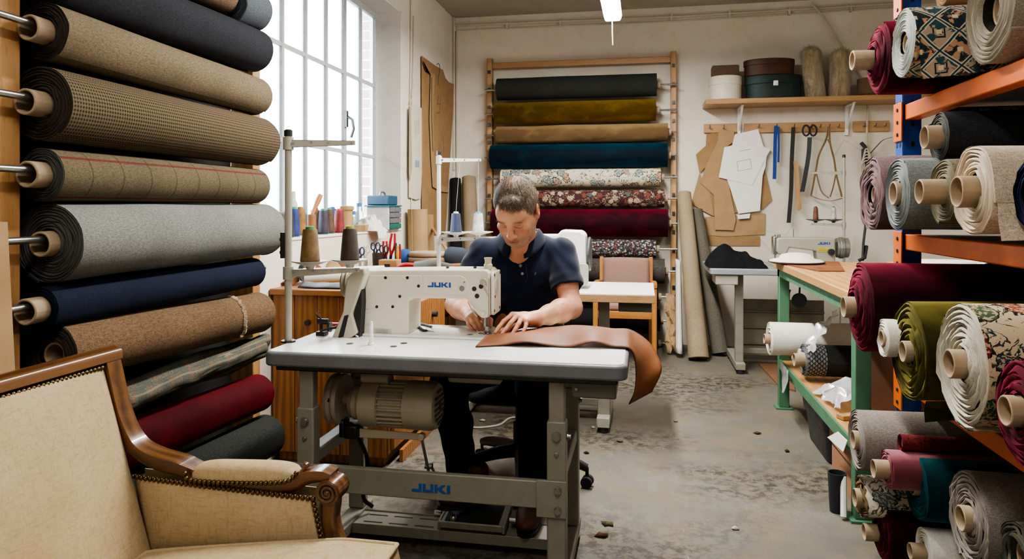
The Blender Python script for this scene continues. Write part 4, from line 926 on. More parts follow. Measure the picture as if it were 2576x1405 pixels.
# ---------------------------------------------------------------- the man: distance-field sculpting on a grid
class SDF:
    def __init__(s,lo,hi,h):
        s.lo=np.array(lo,np.float32); s.h=h; s.n=np.ceil((np.array(hi)-s.lo)/h).astype(int)+1
        s.f=np.full(s.n,1.,np.float32)
    def _blk(s,lo,hi):
        a=np.clip(np.floor((np.array(lo)-s.lo)/s.h).astype(int),0,s.n); b=np.clip(np.ceil((np.array(hi)-s.lo)/s.h).astype(int)+1,0,s.n)
        if (b<=a).any(): return None,None
        ax=[(s.lo[i]+s.h*np.arange(a[i],b[i],dtype=np.float32)) for i in range(3)]
        return tuple(slice(a[i],b[i]) for i in range(3)),np.meshgrid(*ax,indexing='ij',sparse=True)
    def op(s,fn,lo,hi,k=.01,sub=False,m=None):
        m=(k*1.2+.012) if m is None else m
        sl,G=s._blk(np.array(lo)-m,np.array(hi)+m)
        if sl is None: return
        b=fn(*G).astype(np.float32); a=s.f[sl]
        if sub: a=-a
        h=np.maximum(k-np.abs(a-b),0)/k; r=np.minimum(a,b)-h*h*k*.25
        s.f[sl]=-r if sub else r
    def ell(s,c,r,R=None,k=.01,sub=False):
        c=np.array(c,np.float32); r=np.array(r,np.float32); M=np.array(R if R is not None else np.eye(3),np.float32)
        ext=np.sqrt(((M*r)**2).sum(1))
        def fn(X,Y,Z):
            x,y,z=X-c[0],Y-c[1],Z-c[2]; q=[(M[0,i]*x+M[1,i]*y+M[2,i]*z) for i in range(3)]
            k0=np.sqrt(sum((q[i]/r[i])**2 for i in range(3))); k1=np.sqrt(sum((q[i]/r[i]**2)**2 for i in range(3)))+1e-9
            return k0*(k0-1)/k1
        s.op(fn,c-ext,c+ext,k,sub)
    def cap(s,a,b,ra,rb=None,k=.01,sub=False,cut=None,flat=None):
        a=np.array(a,np.float32);b=np.array(b,np.float32); rb=ra if rb is None else rb; d=b-a; L=float(d@d)+1e-12; R=max(ra,rb)
        def fn(X,Y,Z):
            x,y,z=X-a[0],Y-a[1],Z-a[2]; t=np.clip((x*d[0]+y*d[1]+z*d[2])/L,0,1)
            q=np.sqrt((x-t*d[0])**2+(y-t*d[1])**2+(z-t*d[2])**2)-(ra+(rb-ra)*t)
            if cut is not None:
                p,nn=cut; q=np.maximum(q,(X-p[0])*nn[0]+(Y-p[1])*nn[1]+(Z-p[2])*nn[2])
            return q
        s.op(fn,np.minimum(a,b)-R,np.maximum(a,b)+R,k,sub)
    def mesh(s,disp=None):
        f=s.f; n=s.n
        if disp is not None:
            G=np.meshgrid(*[(s.lo[i]+s.h*np.arange(n[i],dtype=np.float32)) for i in range(3)],indexing='ij',sparse=True); f=f+disp(*G)
        g=f<0; c=[g[i:n[0]-1+i,j:n[1]-1+j,k:n[2]-1+k] for i in (0,1) for j in (0,1) for k in (0,1)]
        any_=c[0].copy(); all_=c[0].copy()
        for q in c[1:]: any_|=q; all_&=q
        act=np.argwhere(any_&~all_); M=len(act); idx=np.full(n-1,-1,np.int32); idx[tuple(act.T)]=np.arange(M)
        off=np.array([(i,j,k) for i in (0,1) for j in (0,1) for k in (0,1)]); val=np.stack([f[tuple((act+o).T)] for o in off],1)
        P=np.zeros((M,3),np.float32); C=np.zeros(M,np.float32)
        for a in range(8):
            for b in range(a+1,8):
                if np.abs(off[a]-off[b]).sum()!=1: continue
                va,vb=val[:,a],val[:,b]; m=(va<0)!=(vb<0); t=np.where(m,va/np.where(m,va-vb,1),0)
                P+=np.where(m[:,None],off[a]+t[:,None]*(off[b]-off[a]),0); C+=m
        P=(act+P/C[:,None])*s.h+s.lo
        faces=[]
        for ax in range(3):
            u,v=(ax+1)%3,(ax+2)%3; sa=[slice(None)]*3; sb=[slice(None)]*3; sa[ax]=slice(0,-1); sb[ax]=slice(1,None)
            ga,gb=g[tuple(sa)],g[tuple(sb)]; e=np.argwhere(ga!=gb); e=e[(e[:,u]>0)&(e[:,v]>0)&(e[:,u]<n[u]-1)&(e[:,v]<n[v]-1)]
            q=[]
            for du,dv in ((1,1),(0,1),(0,0),(1,0)):
                w=e.copy(); w[:,u]-=du; w[:,v]-=dv; q.append(idx[tuple(w.T)])
            q=np.stack(q,1); flip=~ga[tuple(e.T)]; q[flip]=q[flip][:,::-1]; q=q[(q>=0).all(1)]; faces.append(q)
        return P,np.concatenate(faces)
def smooth_pts(P,Fc,it=1,l=.5):
    for _ in range(it):
        S=np.zeros_like(P); C=np.zeros(len(P),np.float32)
        for i in range(4):
            for j in ((i+1)%4,(i+3)%4): np.add.at(S,Fc[:,i],P[Fc[:,j]]); np.add.at(C,Fc[:,i],1)
        P=P*(1-l)+l*S/np.maximum(C,1)[:,None]
    return P
def npmesh(name,P,Fc,mat,parent=None,col=None,org=None):
    org=np.array(rootloc(parent) if parent is not None else org); me=bpy.data.meshes.new(name); me.from_pydata((P-org).tolist(),[],Fc.tolist()); me.materials.append(mat)
    me.polygons.foreach_set('use_smooth',[True]*len(me.polygons))
    if col is not None:
        ca=me.color_attributes.new('Col','FLOAT_COLOR','POINT'); ca.data.foreach_set('color',np.concatenate([col,np.ones((len(col),1))],1).astype(np.float32).ravel())
    me.update(); o=bpy.data.objects.new(name,me); COL.objects.link(o)
    if parent is not None: o.parent=parent
    else: o.location=org
    return o
A3=lambda p:np.array(p,float)
# joints (metres)
HC=A3(at_d(1300,529,2.74)); HR=np.array(rotz(math.radians(-9))@Matrix.Rotation(math.radians(39),3,'X')@Matrix.Rotation(math.radians(2),3,'Y'))
hp=lambda x,y,z: HC+HR@np.array((x,y,z))
LS,RS=A3(at_d(1216,638,2.97)),A3(at_d(1412,638,2.97))
LE,RE=A3(at_d(1147,765,2.93)),A3(at_d(1437,773,2.85))
LW,RW=A3(at_d(1180,789,2.75)),A3(at_d(1350,801,2.665))
NB=A3(at_d(1312,600,3.0)); CH=A3(at_d(1313,690,3.03)); PV=np.array((-.53,3.17,.56))
skin=SDF((-.92,2.42,.60),(-.10,3.32,1.42),.0026)
E=lambda c,r,k=.01,sub=False,R=True: skin.ell(hp(*c),r,HR if R else None,k,sub)
def Cp(a,b,ra,rb=None,k=.01,sub=False): skin.cap(hp(*a),hp(*b),ra,rb,k,sub)
E((0,.012,.036),(.074,.095,.086)); E((0,-.026,-.022),(.0645,.066,.082),.02); E((0,-.036,-.078),(.047,.046,.042),.03)
E((0,-.076,-.106),(.022,.019,.018),.02); E((0,-.072,.04),(.055,.03,.045),.03)
for s in (-1,1):
    Cp((s*.060,.006,-.04),(s*.03,-.064,-.098),.017,.016,.025); E((s*.043,-.066,-.024),(.022,.02,.017),.015); E((s*.04,-.056,-.055),(.022,.022,.026),.02)
Cp((-.036,-.0845,.019),(.036,-.0845,.019),.0115,None,.012)
for s in (-1,1): E((s*.0315,-.100,.0),(.0175,.014,.010),.012,True)
for s in (-1,1): E((s*.0315,-.0815,-.0015),(.0145,.0132,.0115),.004)
for s in (-1,1): Cp((s*.019,-.0925,-.0095),(s*.043,-.088,-.0085),.0025,None,.003)
Cp((0,-.090,.010),(0,-.112,-.034),.0085,.0125,.012); E((0,-.116,-.038),(.0125,.012,.0115),.008)
for s in (-1,1): E((s*.0125,-.1035,-.042),(.0085,.011,.0075),.006)
for s in (-1,1): E((s*.0065,-.114,-.0495),(.0035,.005,.004),.003,True)
E((0,-.078,-.066),(.034,.022,.024),.015); E((0,-.0985,-.0655),(.023,.0085,.0048),.005); E((0,-.0975,-.0765),(.020,.0085,.0055),.005); E((0,-.1085,-.071),(.025,.0075,.0014),.003,True)
for s in (-1,1):
    Re=HR@np.array(rotz(s*.35))
    skin.ell(hp(s*.079,.014,-.004),(.0085,.021,.031),Re,.006); skin.ell(hp(s*.0895,.008,-.001),(.0065,.011,.019),Re,.005,True); skin.ell(hp(s*.0775,.004,-.03),(.007,.009,.011),Re,.006)
# neck, shoulders, chest
skin.cap(hp(0,.035,-.05),NB+(0,.0,-.0),.056,.062,.03); skin.cap(hp(0,-.02,-.09),NB+(0,-.06,-.06),.03,.035,.03)
for S_ in (LS,RS): skin.cap(NB+(0,.02,-.03),S_,.042,.05,.03)
skin.ell(CH+(0,0,.02),(.165,.11,.16),None,.05); skin.ell(PV+(0,.0,.16),(.155,.11,.18),None,.06)
for S_,E_,W_ in ((LS,LE,LW),(RS,RE,RW)):
    m_=S_*.5+E_*.5; skin.cap(S_,m_,.054,.047,.02); skin.cap(m_,E_,.047,.041,.02); q=E_*.68+W_*.32; skin.cap(E_,q,.043,.045,.02); skin.cap(q,E_*.35+W_*.65,.045,.036,.02); skin.cap(E_*.35+W_*.65,W_,.036,.0275,.02)
# hands: palm as a flattened pack of metacarpals, five bent fingers
def hand(W_,kn,fing,thumb,rk=.0115):
    for k_ in kn: skin.cap(W_,k_,.021,rk,.016)
    for a,b in zip(kn,kn[1:]): skin.cap(a*.55+W_*.45,b*.55+W_*.45,.015,None,.012)
    for P_,r0 in fing:
        for i in range(len(P_)-1): skin.cap(P_[i],P_[i+1],r0*(1-.1*i),r0*(1-.1*(i+1)),.0035)
    for i in range(len(thumb)-1): skin.cap(thumb[i],thumb[i+1],(.017,.0118,.0105)[i],(.0125,.0108,.0085)[i],.006)
D=lambda u,v,d:A3(at_d(u,v,d))
kn=[D(1289,791,2.62),D(1300,795,2.605),D(1312,800,2.59),D(1324,807,2.578)]
fi=[([kn[0],D(1267,808,2.585),D(1255,823,2.565),D(1246,836,2.55)],.0098),([kn[1],D(1284,813,2.565),D(1272,828,2.55),D(1263,839,2.54)],.0102),
    ([kn[2],D(1304,815,2.56),D(1296,829,2.545),D(1289,839,2.535)],.0098),([kn[3],D(1323,818,2.562),D(1320,827,2.55),D(1316,834,2.54)],.0084)]
hand(RW,kn,fi,[D(1335,808,2.66),D(1300,820,2.64),D(1272,830,2.62),D(1254,834,2.605)])
kl=[D(1203,786,2.675),D(1193,790,2.66),D(1184,796,2.655),D(1177,803,2.66)]
fl=[([kl[0],D(1213,797,2.645),D(1219,812,2.635),D(1221,824,2.63)],.0094),([kl[1],D(1200,804,2.635),D(1208,817,2.63),D(1214,828,2.635)],.0098),
    ([kl[2],D(1188,810,2.63),D(1196,822,2.63),D(1206,829,2.64)],.0094),([kl[3],D(1178,815,2.64),D(1186,824,2.64),D(1196,829,2.65)],.0084)]
hand(LW,kl,fl,[D(1198,795,2.71),D(1222,797,2.70),D(1233,805,2.68),D(1234,820,2.665)])
P_,F_=skin.mesh(); P_=smooth_pts(P_,F_,1,.4)
# skin colour by region
Lc=(P_-HC)@HR; lx,ly,lz=Lc[:,0],Lc[:,1],Lc[:,2]; ax_=np.abs(lx)
c=np.tile(np.array(lin('cd9b7e')[:3]),(len(P_),1))
def mixc(w,hexc):
    global c
    w=np.clip(w,0,1)[:,None]; c=c*(1-w)+w*np.array(lin(hexc)[:3])
head=(lz>-.14)&(np.linalg.norm(Lc,axis=1)<.17); g_=lambda x,y,z,r:np.exp(-(((lx-x)**2+(ly-y)**2+(lz-z)**2)/r**2))*head
rn=np.array([nz(*(p*260)) for p in Lc]) ; rb=np.array([nz(*(p*25)) for p in P_])
mixc(.25+.5*rb,'bd8469'); mixc(.55*(g_(0,-.115,-.038,.018)+g_(.045,-.085,-.03,.022)+g_(-.045,-.085,-.03,.022)),'b9705a')
mixc(.5*head*(ax_>.072)*(np.abs(lz)<.05),'bd7a64')
st=head*np.clip((-.045-lz-.25*np.clip(ly+.03,0,.1)*0)/.02,0,1)*np.clip((.03-ly)/.04,0,1); st=np.maximum(st,head*np.clip((ax_-.045)/.015,0,1)*np.clip((-.02-lz)/.03,0,1)*np.clip((.02-ly)/.03,0,1))
mixc(st*(.45+.5*rn),'5c4a40'); mixc(st*np.clip(rn*2-.3,0,.6),'9b8d83')
mixc(.75*head*(ly<-.088)*np.exp(-((lz+.0715)/.0085)**4)*np.exp(-(lx/.023)**6),'96564c')
for s in (-1,1):
    mixc(.8*head*(ly<-.06)*np.exp(-((lz-.0225-.003*np.sign(s)*0)/.0055)**2)*np.exp(-((lx-s*.034)/.021)**4)*(.7+.6*rn),'7a5e4c')
    mixc(.75*head*(ly<-.075)*np.exp(-((lz+.0085)/.0024)**2)*np.exp(-((lx-s*.0315)/.014)**4),'2e1f1a'); mixc(.4*g_(s*.031,-.09,-.0,.014),'9d6450'); mixc(.3*g_(s*.031,-.088,-.018,.01),'a06a5a')
tips=np.zeros(len(P_))
for Q,r in fi+fl: tips+=np.exp(-(((P_-Q[-1])**2).sum(1)/.012**2))
mixc(.45*tips,'c07a66'); kk=np.zeros(len(P_))
for Q,r in fi+fl:
    for q in Q[:3]: kk+=np.exp(-(((P_-q)**2).sum(1)/.009**2))
mixc(.3*kk,'b06a55')
n=N('skin'); at=n.new('ShaderNodeVertexColor',layer_name='Col'); f=n.noise(240,None,3); n.P(color=n.mix(n.mth('MULTIPLY',f,.18),at.outputs[0],'8a5340'),rough=.5,sss=.06,spec=.35); n.b.inputs['Subsurface Radius'].default_value=(.012,.005,.003); n.bump(n.mth('ADD',f,n.mth('MULTIPLY',n.vor(500),.4)),.12,.0015)
person=npmesh('person',P_,F_,n.m,None,c,(PV[0],PV[1],.5))
tag(person,'man in a dark navy polo shirt bending over the sewing machine, guiding tan leather','person')
# hair: a shell over the scalp plus short strands
hs=SDF(HC-.17,HC+.17,.0028)
hs.ell(hp(0,.016,.040),(.0805,.1,.088),HR,.01); hs.ell(hp(0,.045,-.02),(.070,.062,.07),HR,.02)
hs.ell(hp(0,-.095,-.014),(.082,.078,.078),HR,.008,True)
for s in (-1,1): hs.ell(hp(s*.052,-.088,.062),(.026,.034,.028),HR,.01,True); hs.ell(hp(s*.085,.012,-.012),(.022,.028,.034),HR,.006,True); hs.ell(hp(s*.07,-.035,-.055),(.04,.045,.035),HR,.01,True)
hs.ell(hp(0,.0,-.11),(.12,.16,.055),HR,.01,True)
hs.ell(hp(.012,-.066,.090),(.036,.020,.020),HR,.03)
Ph,Fh=hs.mesh(); 
Lh=(Ph-HC)@HR; dsp=np.array([nz(p[0]*55,p[1]*22,p[2]*40)+.5*nz(p[0]*140,p[1]*60,p[2]*110) for p in Lh]); nr=(Lh-np.array((0,.016,.03))); nr/=np.linalg.norm(nr,axis=1)[:,None]; Ph=Ph+(nr*(dsp*.0035-.0005)[:,None])@HR.T
ch=np.tile(np.array(lin('463a30')[:3]),(len(Ph),1)); gw=np.clip(.05+.55*np.clip((np.abs(Lh[:,0])-.045)/.03,0,1)+.5*np.array([nz(p[0]*150,p[1]*40,p[2]*90) for p in Lh]),0,.9)[:,None]; ch=ch*(1-gw)+gw*np.array(lin('8d8277')[:3])
nh=N('hair'); at=nh.new('ShaderNodeVertexColor',layer_name='Col'); nh.P(color=at.outputs[0],rough=.6,spec=.3); nh.bump(nh.noise(300,None,3),.3,.003)
hair=npmesh('hair',Ph,Fh,nh.m,person,ch)
rnd=random.Random(5); m=MB(); cols=[]
crown=np.exp(-(((Lh-np.array((.004,.03,.125)))**2).sum(1)/.036**2)); ch=ch*(1-.65*crown[:,None])+.65*crown[:,None]*np.array(lin('94705c')[:3])
hair.data.color_attributes['Col'].data.foreach_set('color',np.concatenate([ch,np.ones((len(ch),1))],1).astype(np.float32).ravel())
for i in rnd.sample(range(len(Ph)),min(9000,len(Ph))):
    p=Ph[i]; l=Lh[i]; d=nr[i]
    if rnd.random()<crown[i]*.9: continue
    top=min(1,max(0,(l[2]-.03)/.05)); comb=np.array((l[0]*1.5+.01,-.09 if l[1]<.06 else .05,-.015 if l[2]>.07 else -.07)); comb/=np.linalg.norm(comb)
    t=comb+np.array((rnd.gauss(0,.22),rnd.gauss(0,.16),rnd.gauss(0,.16))); t-=d*(t@d)*.9; t/=np.linalg.norm(t)
    L_=rnd.uniform(.010,.016)+top*rnd.uniform(.006,.018); w_=.00045; sd=np.cross(t,d); sd/=np.linalg.norm(sd)+1e-9; sw=sd@HR.T*w_; wv=rnd.gauss(0,.003)*top
    pts=[p+(t*L_*a+d*(.0035*math.sin(PI*min(1,a*1.05))*(.5+top)-.004*a*a)+sd*wv*math.sin(4*a))@HR.T for a in (0,.33,.66,1)]
    m.add([pts[0]-sw,pts[0]+sw,pts[1]-sw,pts[1]+sw,pts[2]-sw,pts[2]+sw,pts[3]],[(0,1,3,2),(2,3,5,4),(4,5,6)])
    g=min(1,max(0,.05+.5*max(0,(abs(l[0])-.045)/.03)+rnd.gauss(.02,.22))); q=np.array(lin('4a3b2e')[:3])*(1-g)+g*np.array(lin('a39480')[:3]); cols+=[q]*7
hm=m.build('hair_strands',nh.m,hair,smooth=0); ca=hm.data.color_attributes.new('Col','FLOAT_COLOR','POINT'); ca.data.foreach_set('color',np.concatenate([np.array(cols),np.ones((len(cols),1))],1).astype(np.float32).ravel())
# stubble and eyebrow hairs
m=MB(); cols=[]
cand=[i for i in np.where((st>.5)&(rn>-.2))[0]]; rnd.shuffle(cand)
for i in cand[:1500]:
    l=Lc[i]; d=l-np.array((0,0,-.05)); d/=np.linalg.norm(d); t=d*.6+np.array((rnd.gauss(0,.3),0,-.7)); t/=np.linalg.norm(t); p=P_[i]; q=p+t@HR.T*rnd.uniform(.002,.0045); sd=np.cross(t,d); sd=sd/(np.linalg.norm(sd)+1e-9)@HR.T*.0003
    m.add([p-sd,p+sd,q],[(0,1,2)]); g=rnd.random(); cols+=[np.array(lin('4a3a30' if g<.5 else '9a8e84')[:3])]*3
for s in (-1,1):
    for k in range(50):
        x=s*rnd.uniform(.014,.053); z=.0215+rnd.gauss(0,.0025)-abs(abs(x)-.034)*.12; y0=-.10
        d2=((lx-x)**2+(lz-z)**2); d2[(ly>-.05)|~head]=9; i=int(np.argmin(d2)); p=P_[i]; t=np.array((s*.9,-.35,rnd.gauss(.1,.3))); t/=np.linalg.norm(t); q=p+t@HR.T*.007+HR@np.array((0,-.0012,0)); sd=HR@np.array((0,0,.0005)); m.add([p-sd,p+sd,q],[(0,1,2)]); cols+=[np.array(lin('6a5647')[:3])]*3
_ba,_bd=RE,(RW-RE); _t=((P_-_ba)@_bd)/(_bd@_bd); _r=np.linalg.norm(P_-_ba-_t[:,None]*_bd,axis=1); cand=list(np.where((_t>.1)&(_t<.9)&(_r<.055)&(_r>.022))[0]); rnd.shuffle(cand)
for i in cand[:900]:
    d=P_[i]-_ba-_t[i]*_bd; d/=np.linalg.norm(d); t=d*.25+_bd/np.linalg.norm(_bd)*.9+np.array((rnd.gauss(0,.25),rnd.gauss(0,.25),-.2)); p=P_[i]; q=p+t*rnd.uniform(.006,.013); sd=np.cross(t,d)*.00025; m.add([p-sd,p+sd,q],[(0,1,2)]); cols+=[np.array(lin('6b5242')[:3])]*3
hm=m.build('body_hair',nh.m,person,smooth=0); ca=hm.data.color_attributes.new('Col','FLOAT_COLOR','POINT'); ca.data.foreach_set('color',np.concatenate([np.array(cols),np.ones((len(cols),1))],1).astype(np.float32).ravel())
# polo shirt
NAVY=fabric('polo_navy','121a2b','1b253a','0e1421',weave=600,fibre=70,rough=.85,bump=.2); NAVY.co=NAVY.tc.outputs['Object']
f1=NAVY.noise(4,None,3); f2=NAVY.noise(650,None,2); NAVY.P(color=NAVY.mix(NAVY.ramp(f1,[(.35,0.),(.7,1.)]),'0d1322','161f38'),sheen=.15); NAVY.bump(f2,.25,.0015); NAVY=NAVY.m
sh=SDF((-.96,2.75,.48),(-.08,3.42,1.24),.004)
sh.ell(CH+(0,.0,.02),(.182,.125,.165),None,.05); sh.ell(PV+(0,.0,.16),(.172,.127,.20),None,.06); sh.ell(PV+(0,.02,.0),(.18,.14,.10),None,.05); sh.ell(CH*.55+PV*.45+(0,-.035,0),(.172,.125,.2),None,.08)
for S_ in (LS,RS): sh.cap(NB+(0,.025,-.03),S_,.05,.06,.03)
for S_,E_ in ((LS,LE),(RS,RE)):
    t=.64; e=S_*(1-t)+E_*t; d=(E_-S_)/np.linalg.norm(E_-S_); sh.cap(S_,S_*.2+E_*.8,.064,.065,.02,cut=(e,d)); sh.cap(S_*(1-t+.09)+E_*(t-.09),E_,.066,.067,.006,cut=(e+d*.0005,d))
    sh.cap(e-d*.014,E_+d*.1,.052,.052,.004,True)
# neck opening and placket
sh.cap(hp(0,.0,-.08),NB+(0,-.005,.03),.066,.066,.01,True); fr_=A3(at_d(1308,640,2.86))
for q in range(6):
    a=A3(at_d(1310,606,2.89))*(1-q/5)+A3(at_d(1303,648,2.885))*q/5; sh.ell(a,(.036*(1-q/5.6),.10,.022),None,.008,True)
def folds(X,Y,Z):
    r=np.hypot(X-CH[0],0*Y); a=np.sin(105*(Z+.9*np.abs(X-CH[0]))+3*np.sin(17*X+9*Y))*.0016*np.clip(np.sin(11*Z+14*X)+.4,0,1)*np.clip((np.abs(X-CH[0])-.08)/.08,0,1)
    b=np.sin(95*(Z*.75-(X-CH[0])*.6)+4*np.sin(13*Z+9*Y))*.0035*np.clip((1.0-Z)/.2,0,1); c_=np.sin(60*(X*.9+Z*.5)+3*np.sin(15*X+11*Z))*.0016
    return (a+b+c_).astype(np.float32)
Ps,Fs=sh.mesh(folds); Ps=smooth_pts(Ps,Fs,1,.5); shirt=npmesh('polo_shirt',Ps,Fs,NAVY,person); shirt['label']='dark navy short sleeved polo shirt'
# collar leaves and button placket
m=MB(); nbx=NB
def ringp(t,r,z): # around the neck; t=0 front
    axis=(hp(0,.02,-.10)-NB); axis=axis/np.linalg.norm(axis); c0=NB+np.array((0,-.012,.0)); return V(c0+np.array((math.sin(t)*r,-math.cos(t)*r*1.02,z+.035*(-math.cos(t))*-.0)))
def collar(s):
    def f(x,y):
        t=s*(.28+(PI-.28)*x); front=math.cos(t)
        top=ringp(t,.070,.030-.055*max(0,front)**1.2); out=.03*(1+.25*max(0,front)); drop=.038+.022*max(0,front)**2
        if y<.35: q=y/.35; return top+V((0,0,.012*math.sin(q*PI/2)))+V((math.sin(t)*.006*q,-front*.006*q,0))
        q=(y-.35)/.65; return top+V((math.sin(t)*(.006+out*q),-front*(.006+out*q),.012-drop*q-.006*q*q))
    return f
for s in (-1,1): m.grid(26,9,collar(s))
m.build('collar',NAVY,shirt,smooth=180,solid=.004)
m=MB()
_dd=-Ps[:,0]*SN+Ps[:,1]*CS; _uu=CX+F*(Ps[:,0]*CS+Ps[:,1]*SN)/_dd; _vv=V0+F*(CAMH-Ps[:,2])/_dd
def onshirt(u,v):
    k=np.where((np.abs(_uu-u)<4)&(np.abs(_vv-v)<4))[0]; return V(Ps[k[np.argmin(_dd[k])]]) if len(k) else at_d(u,v,2.88)
for uv_ in ((1306,664),(1311,690)):
    q=onshirt(*uv_); m=MB(); m.cyl(q+V((0,.004,0)),q+V((0,-.004,0)),.0058,n=16); m.build('button',pm('8f8f94',.3),shirt)
m=MB(); P=S3([onshirt(1320+1.2*k,662+17*k) for k in range(4)],4); m.tube([p+V((0,-.0015,0)) for p in P],.0014,5); m.build('placket_seam',pm('2c3850',.9),shirt)
q=onshirt(1348,690); m=MB()
for dx,dz,r_ in ((0,0,.0026),(.002,.0035,.002),(-.002,-.0035,.0018),(.002,-.0045,.0015),(.0005,.0065,.0014)): m.ball(q+V((dx,-.001,dz)),(r_,.0015,r_),8,6)
m.build('chest_emblem',pm('5c6472',.9),shirt)
m=MB()
# jeans
JEAN=fabric('jeans','0b0e17','131a2a','07090f',weave=500,fibre=80); JEAN.co=JEAN.tc.outputs['Object']; JEAN.P(color=JEAN.mix(JEAN.ramp(JEAN.noise(3,None,3),[(.4,0.),(.75,1.)]),'0e1320','1b2a4a')); JEAN=JEAN.m
tr=SDF((-.86,2.5,.10),(-.22,3.42,.74),.006)
KL,KR=D(1128,960,2.72),D(1343,965,2.76); AL,AR=D(1166,1190,2.735),D(1343,1200,2.72)
tr.ell(PV+(0,.02,.0),(.175,.13,.10),None,.05)
for hx,K_,A_ in ((-.09,KL,AL),(.09,KR,AR)):
    h_=PV+(hx,-.02,-.01); tr.cap(h_,K_,.092,.068,.04); K2=K_*.55+A_*.45; tr.cap(K_,K2,.066,.062,.03); tr.cap(K2,A_+(0,0,-.03),.062,.057,.03)
def fold2(X,Y,Z): return (np.sin(60*Z+4*np.sin(12*X+9*Y))*.002).astype(np.float32)
Pj,Fj=tr.mesh(fold2); npmesh('jeans',smooth_pts(Pj,Fj,1,.5),Fj,JEAN,person)
# shoes
SHOE=leather('shoe_leather','331a13','46261c','5c3528')
def shoe(heel,toe,ground,tilt):
    heel,toe=A3(heel),A3(toe); d=toe-heel; d/=np.linalg.norm(d); sd=np.cross(d,(0,0,1)); sd/=np.linalg.norm(sd); up=np.cross(sd,d); R=np.stack([sd,d,up],1); L_=np.linalg.norm(toe-heel)
    s=SDF(np.minimum(heel,toe)-.09,np.maximum(heel,toe)+.13,.004)
    s.ell(heel+d*.045+up*.055,(.036,.055,.05),R,.01); s.ell(heel+d*(L_-.085)+up*.036,(.045,.085,.034),R,.03); s.cap(heel+d*.05+up*.06,heel+d*(L_*.6)+up*.05,.038,.036,.03); s.cap(heel+d*.05+up*.07,heel+d*.045+up*.115,.038,.04,.02)
    P1,F1=s.mesh(); o=npmesh('shoe',smooth_pts(P1,F1,1,.5),F1,SHOE,person)
    m=MB(); out=[]
    for k in range(28):
        t=TAU*k/28; w_=.043+.005*math.sin(t); out.append((math.cos(t)*(w_ if math.sin(t)>0 else .036),L_/2+math.sin(t)*L_/2*1.02))
    m.prism(out,V(heel+up*.002),V(sd),V(d),V(up)*.014); m.build('sole',BLACK,o)
    m=MB()
    for k in range(4):
        c_=heel+d*(L_*.42+.018*k)+up*(.098-.008*k); m.tube([V(c_-sd*.018-up*.006),V(c_+up*.001),V(c_+sd*.018-up*.006)],.0022,5)
    m.build('laces',BLACK,o)
    return o
shoe(D(1222,1262,2.66)+(0,.02,0),D(1102,1282,2.56),0,0)
shoe((AR[0]-.005,AR[1]+.06,.064),(AR[0]+.0,AR[1]-.215,.069),0,0)
# ---------------------------------------------------------------- office chair
OC=thing('office_chair','black swivel office chair with five castors under the man','chair',(-.56,3.2,0))
ox,oy=-.56,3.2; BPL=pm('141418',.45,0,'1d1d22',30); 
m=MB(); m.prism(rrect(.46,.44,.12,6),(ox,oy,.385),(1,0,0),(0,1,0),(0,0,.06)); m.build('seat',pm('0f1015',.9,0,'181a20',30),OC,bevel=.025,seg=3)
m=MB(); m.cyl((ox,oy,.13),(ox,oy,.26),.03,n=18); m.cyl((ox,oy,.26),(ox,oy,.36),.02,n=18); m.box((ox-.1,oy-.08,.355),(ox+.1,oy+.1,.384)); m.build('gas_column',BPL,OC,bevel=.002)
m=MB(); m.prism(rrect(.4,.42,.1,6),(ox,oy+.30,.80),(1,0,0),(0,0,1),(0,.05,0)); bq=m.build('backrest',pm('0f1015',.9,0,'181a20',30),OC,bevel=.02)
m=MB(); m.tube(S3([(ox,oy+.08,.37),(ox,oy+.30,.38),(ox,oy+.375,.5),(ox,oy+.36,.8)],6),.02,8,sx=2); m.build('back_support',BPL,OC)
for k in range(5):
    t=math.radians(-8)+TAU*k/5; d=V((math.cos(t),math.sin(t),0)); m=MB()
    m.tube(S3([V((ox,oy,.135)),V((ox,oy,.128))+d*.12,V((ox,oy,.105))+d*.25,V((ox,oy,.085))+d*.315],5),[.034-.0011*i for i in range(16)],10,sx=.8); lg=m.build('base_arm',BPL,OC)
    c=V((ox,oy,0))+d*.315; w=V((-d.y,d.x,0)); m=MB(); m.cyl(c+V((0,0,.05)),c+V((0,0,.09)),.008,n=8)
    for q in (-1,1): m.cyl(c+w*(q*.006)+V((0,0,.026)),c+w*(q*.026)+V((0,0,.026)),.026,n=18)
    m.build('castor',RUBBER,lg,bevel=.003)
# ---------------------------------------------------------------- wall rack at the back
YR=6.44
R2=thing('wall_rack','tall narrow beech ladder rack against the back wall holding coloured bolts','rack',(-.58,6.53,0))
zt=2.64; xa=at_y(1233,300,6.53).x; xb_=at_y(1694,300,6.53).x
for x in (xa,xb_):
    m=MB(); m.box((x-.025,6.50,0),(x+.025,6.57,zt)); po=m.build('post',BEECH,R2,bevel=.004)
    m=MB()
    for k in range(14): m.box((x-.012,6.485,.35+.165*k),(x+.012,6.50,.38+.165*k))
    m.build('rod_hook',DSTEEL,po)
m=MB(); m.box((xa+.025,6.515,2.545),(xb_-.025,6.555,2.60)); m.build('top_rail',BEECHX,R2,bevel=.004)
WG='bolts on the wall rack behind the man'
def brod(rt,z,y,x0,x1):
    m=MB(); m.cyl((xa-.03,y,z),(x0+.03,y,z),.009,n=8); m.cyl((x1-.03,y,z),(xb_+.03,y,z),.009,n=8); m.build('hanging_rod',STEEL,rt)
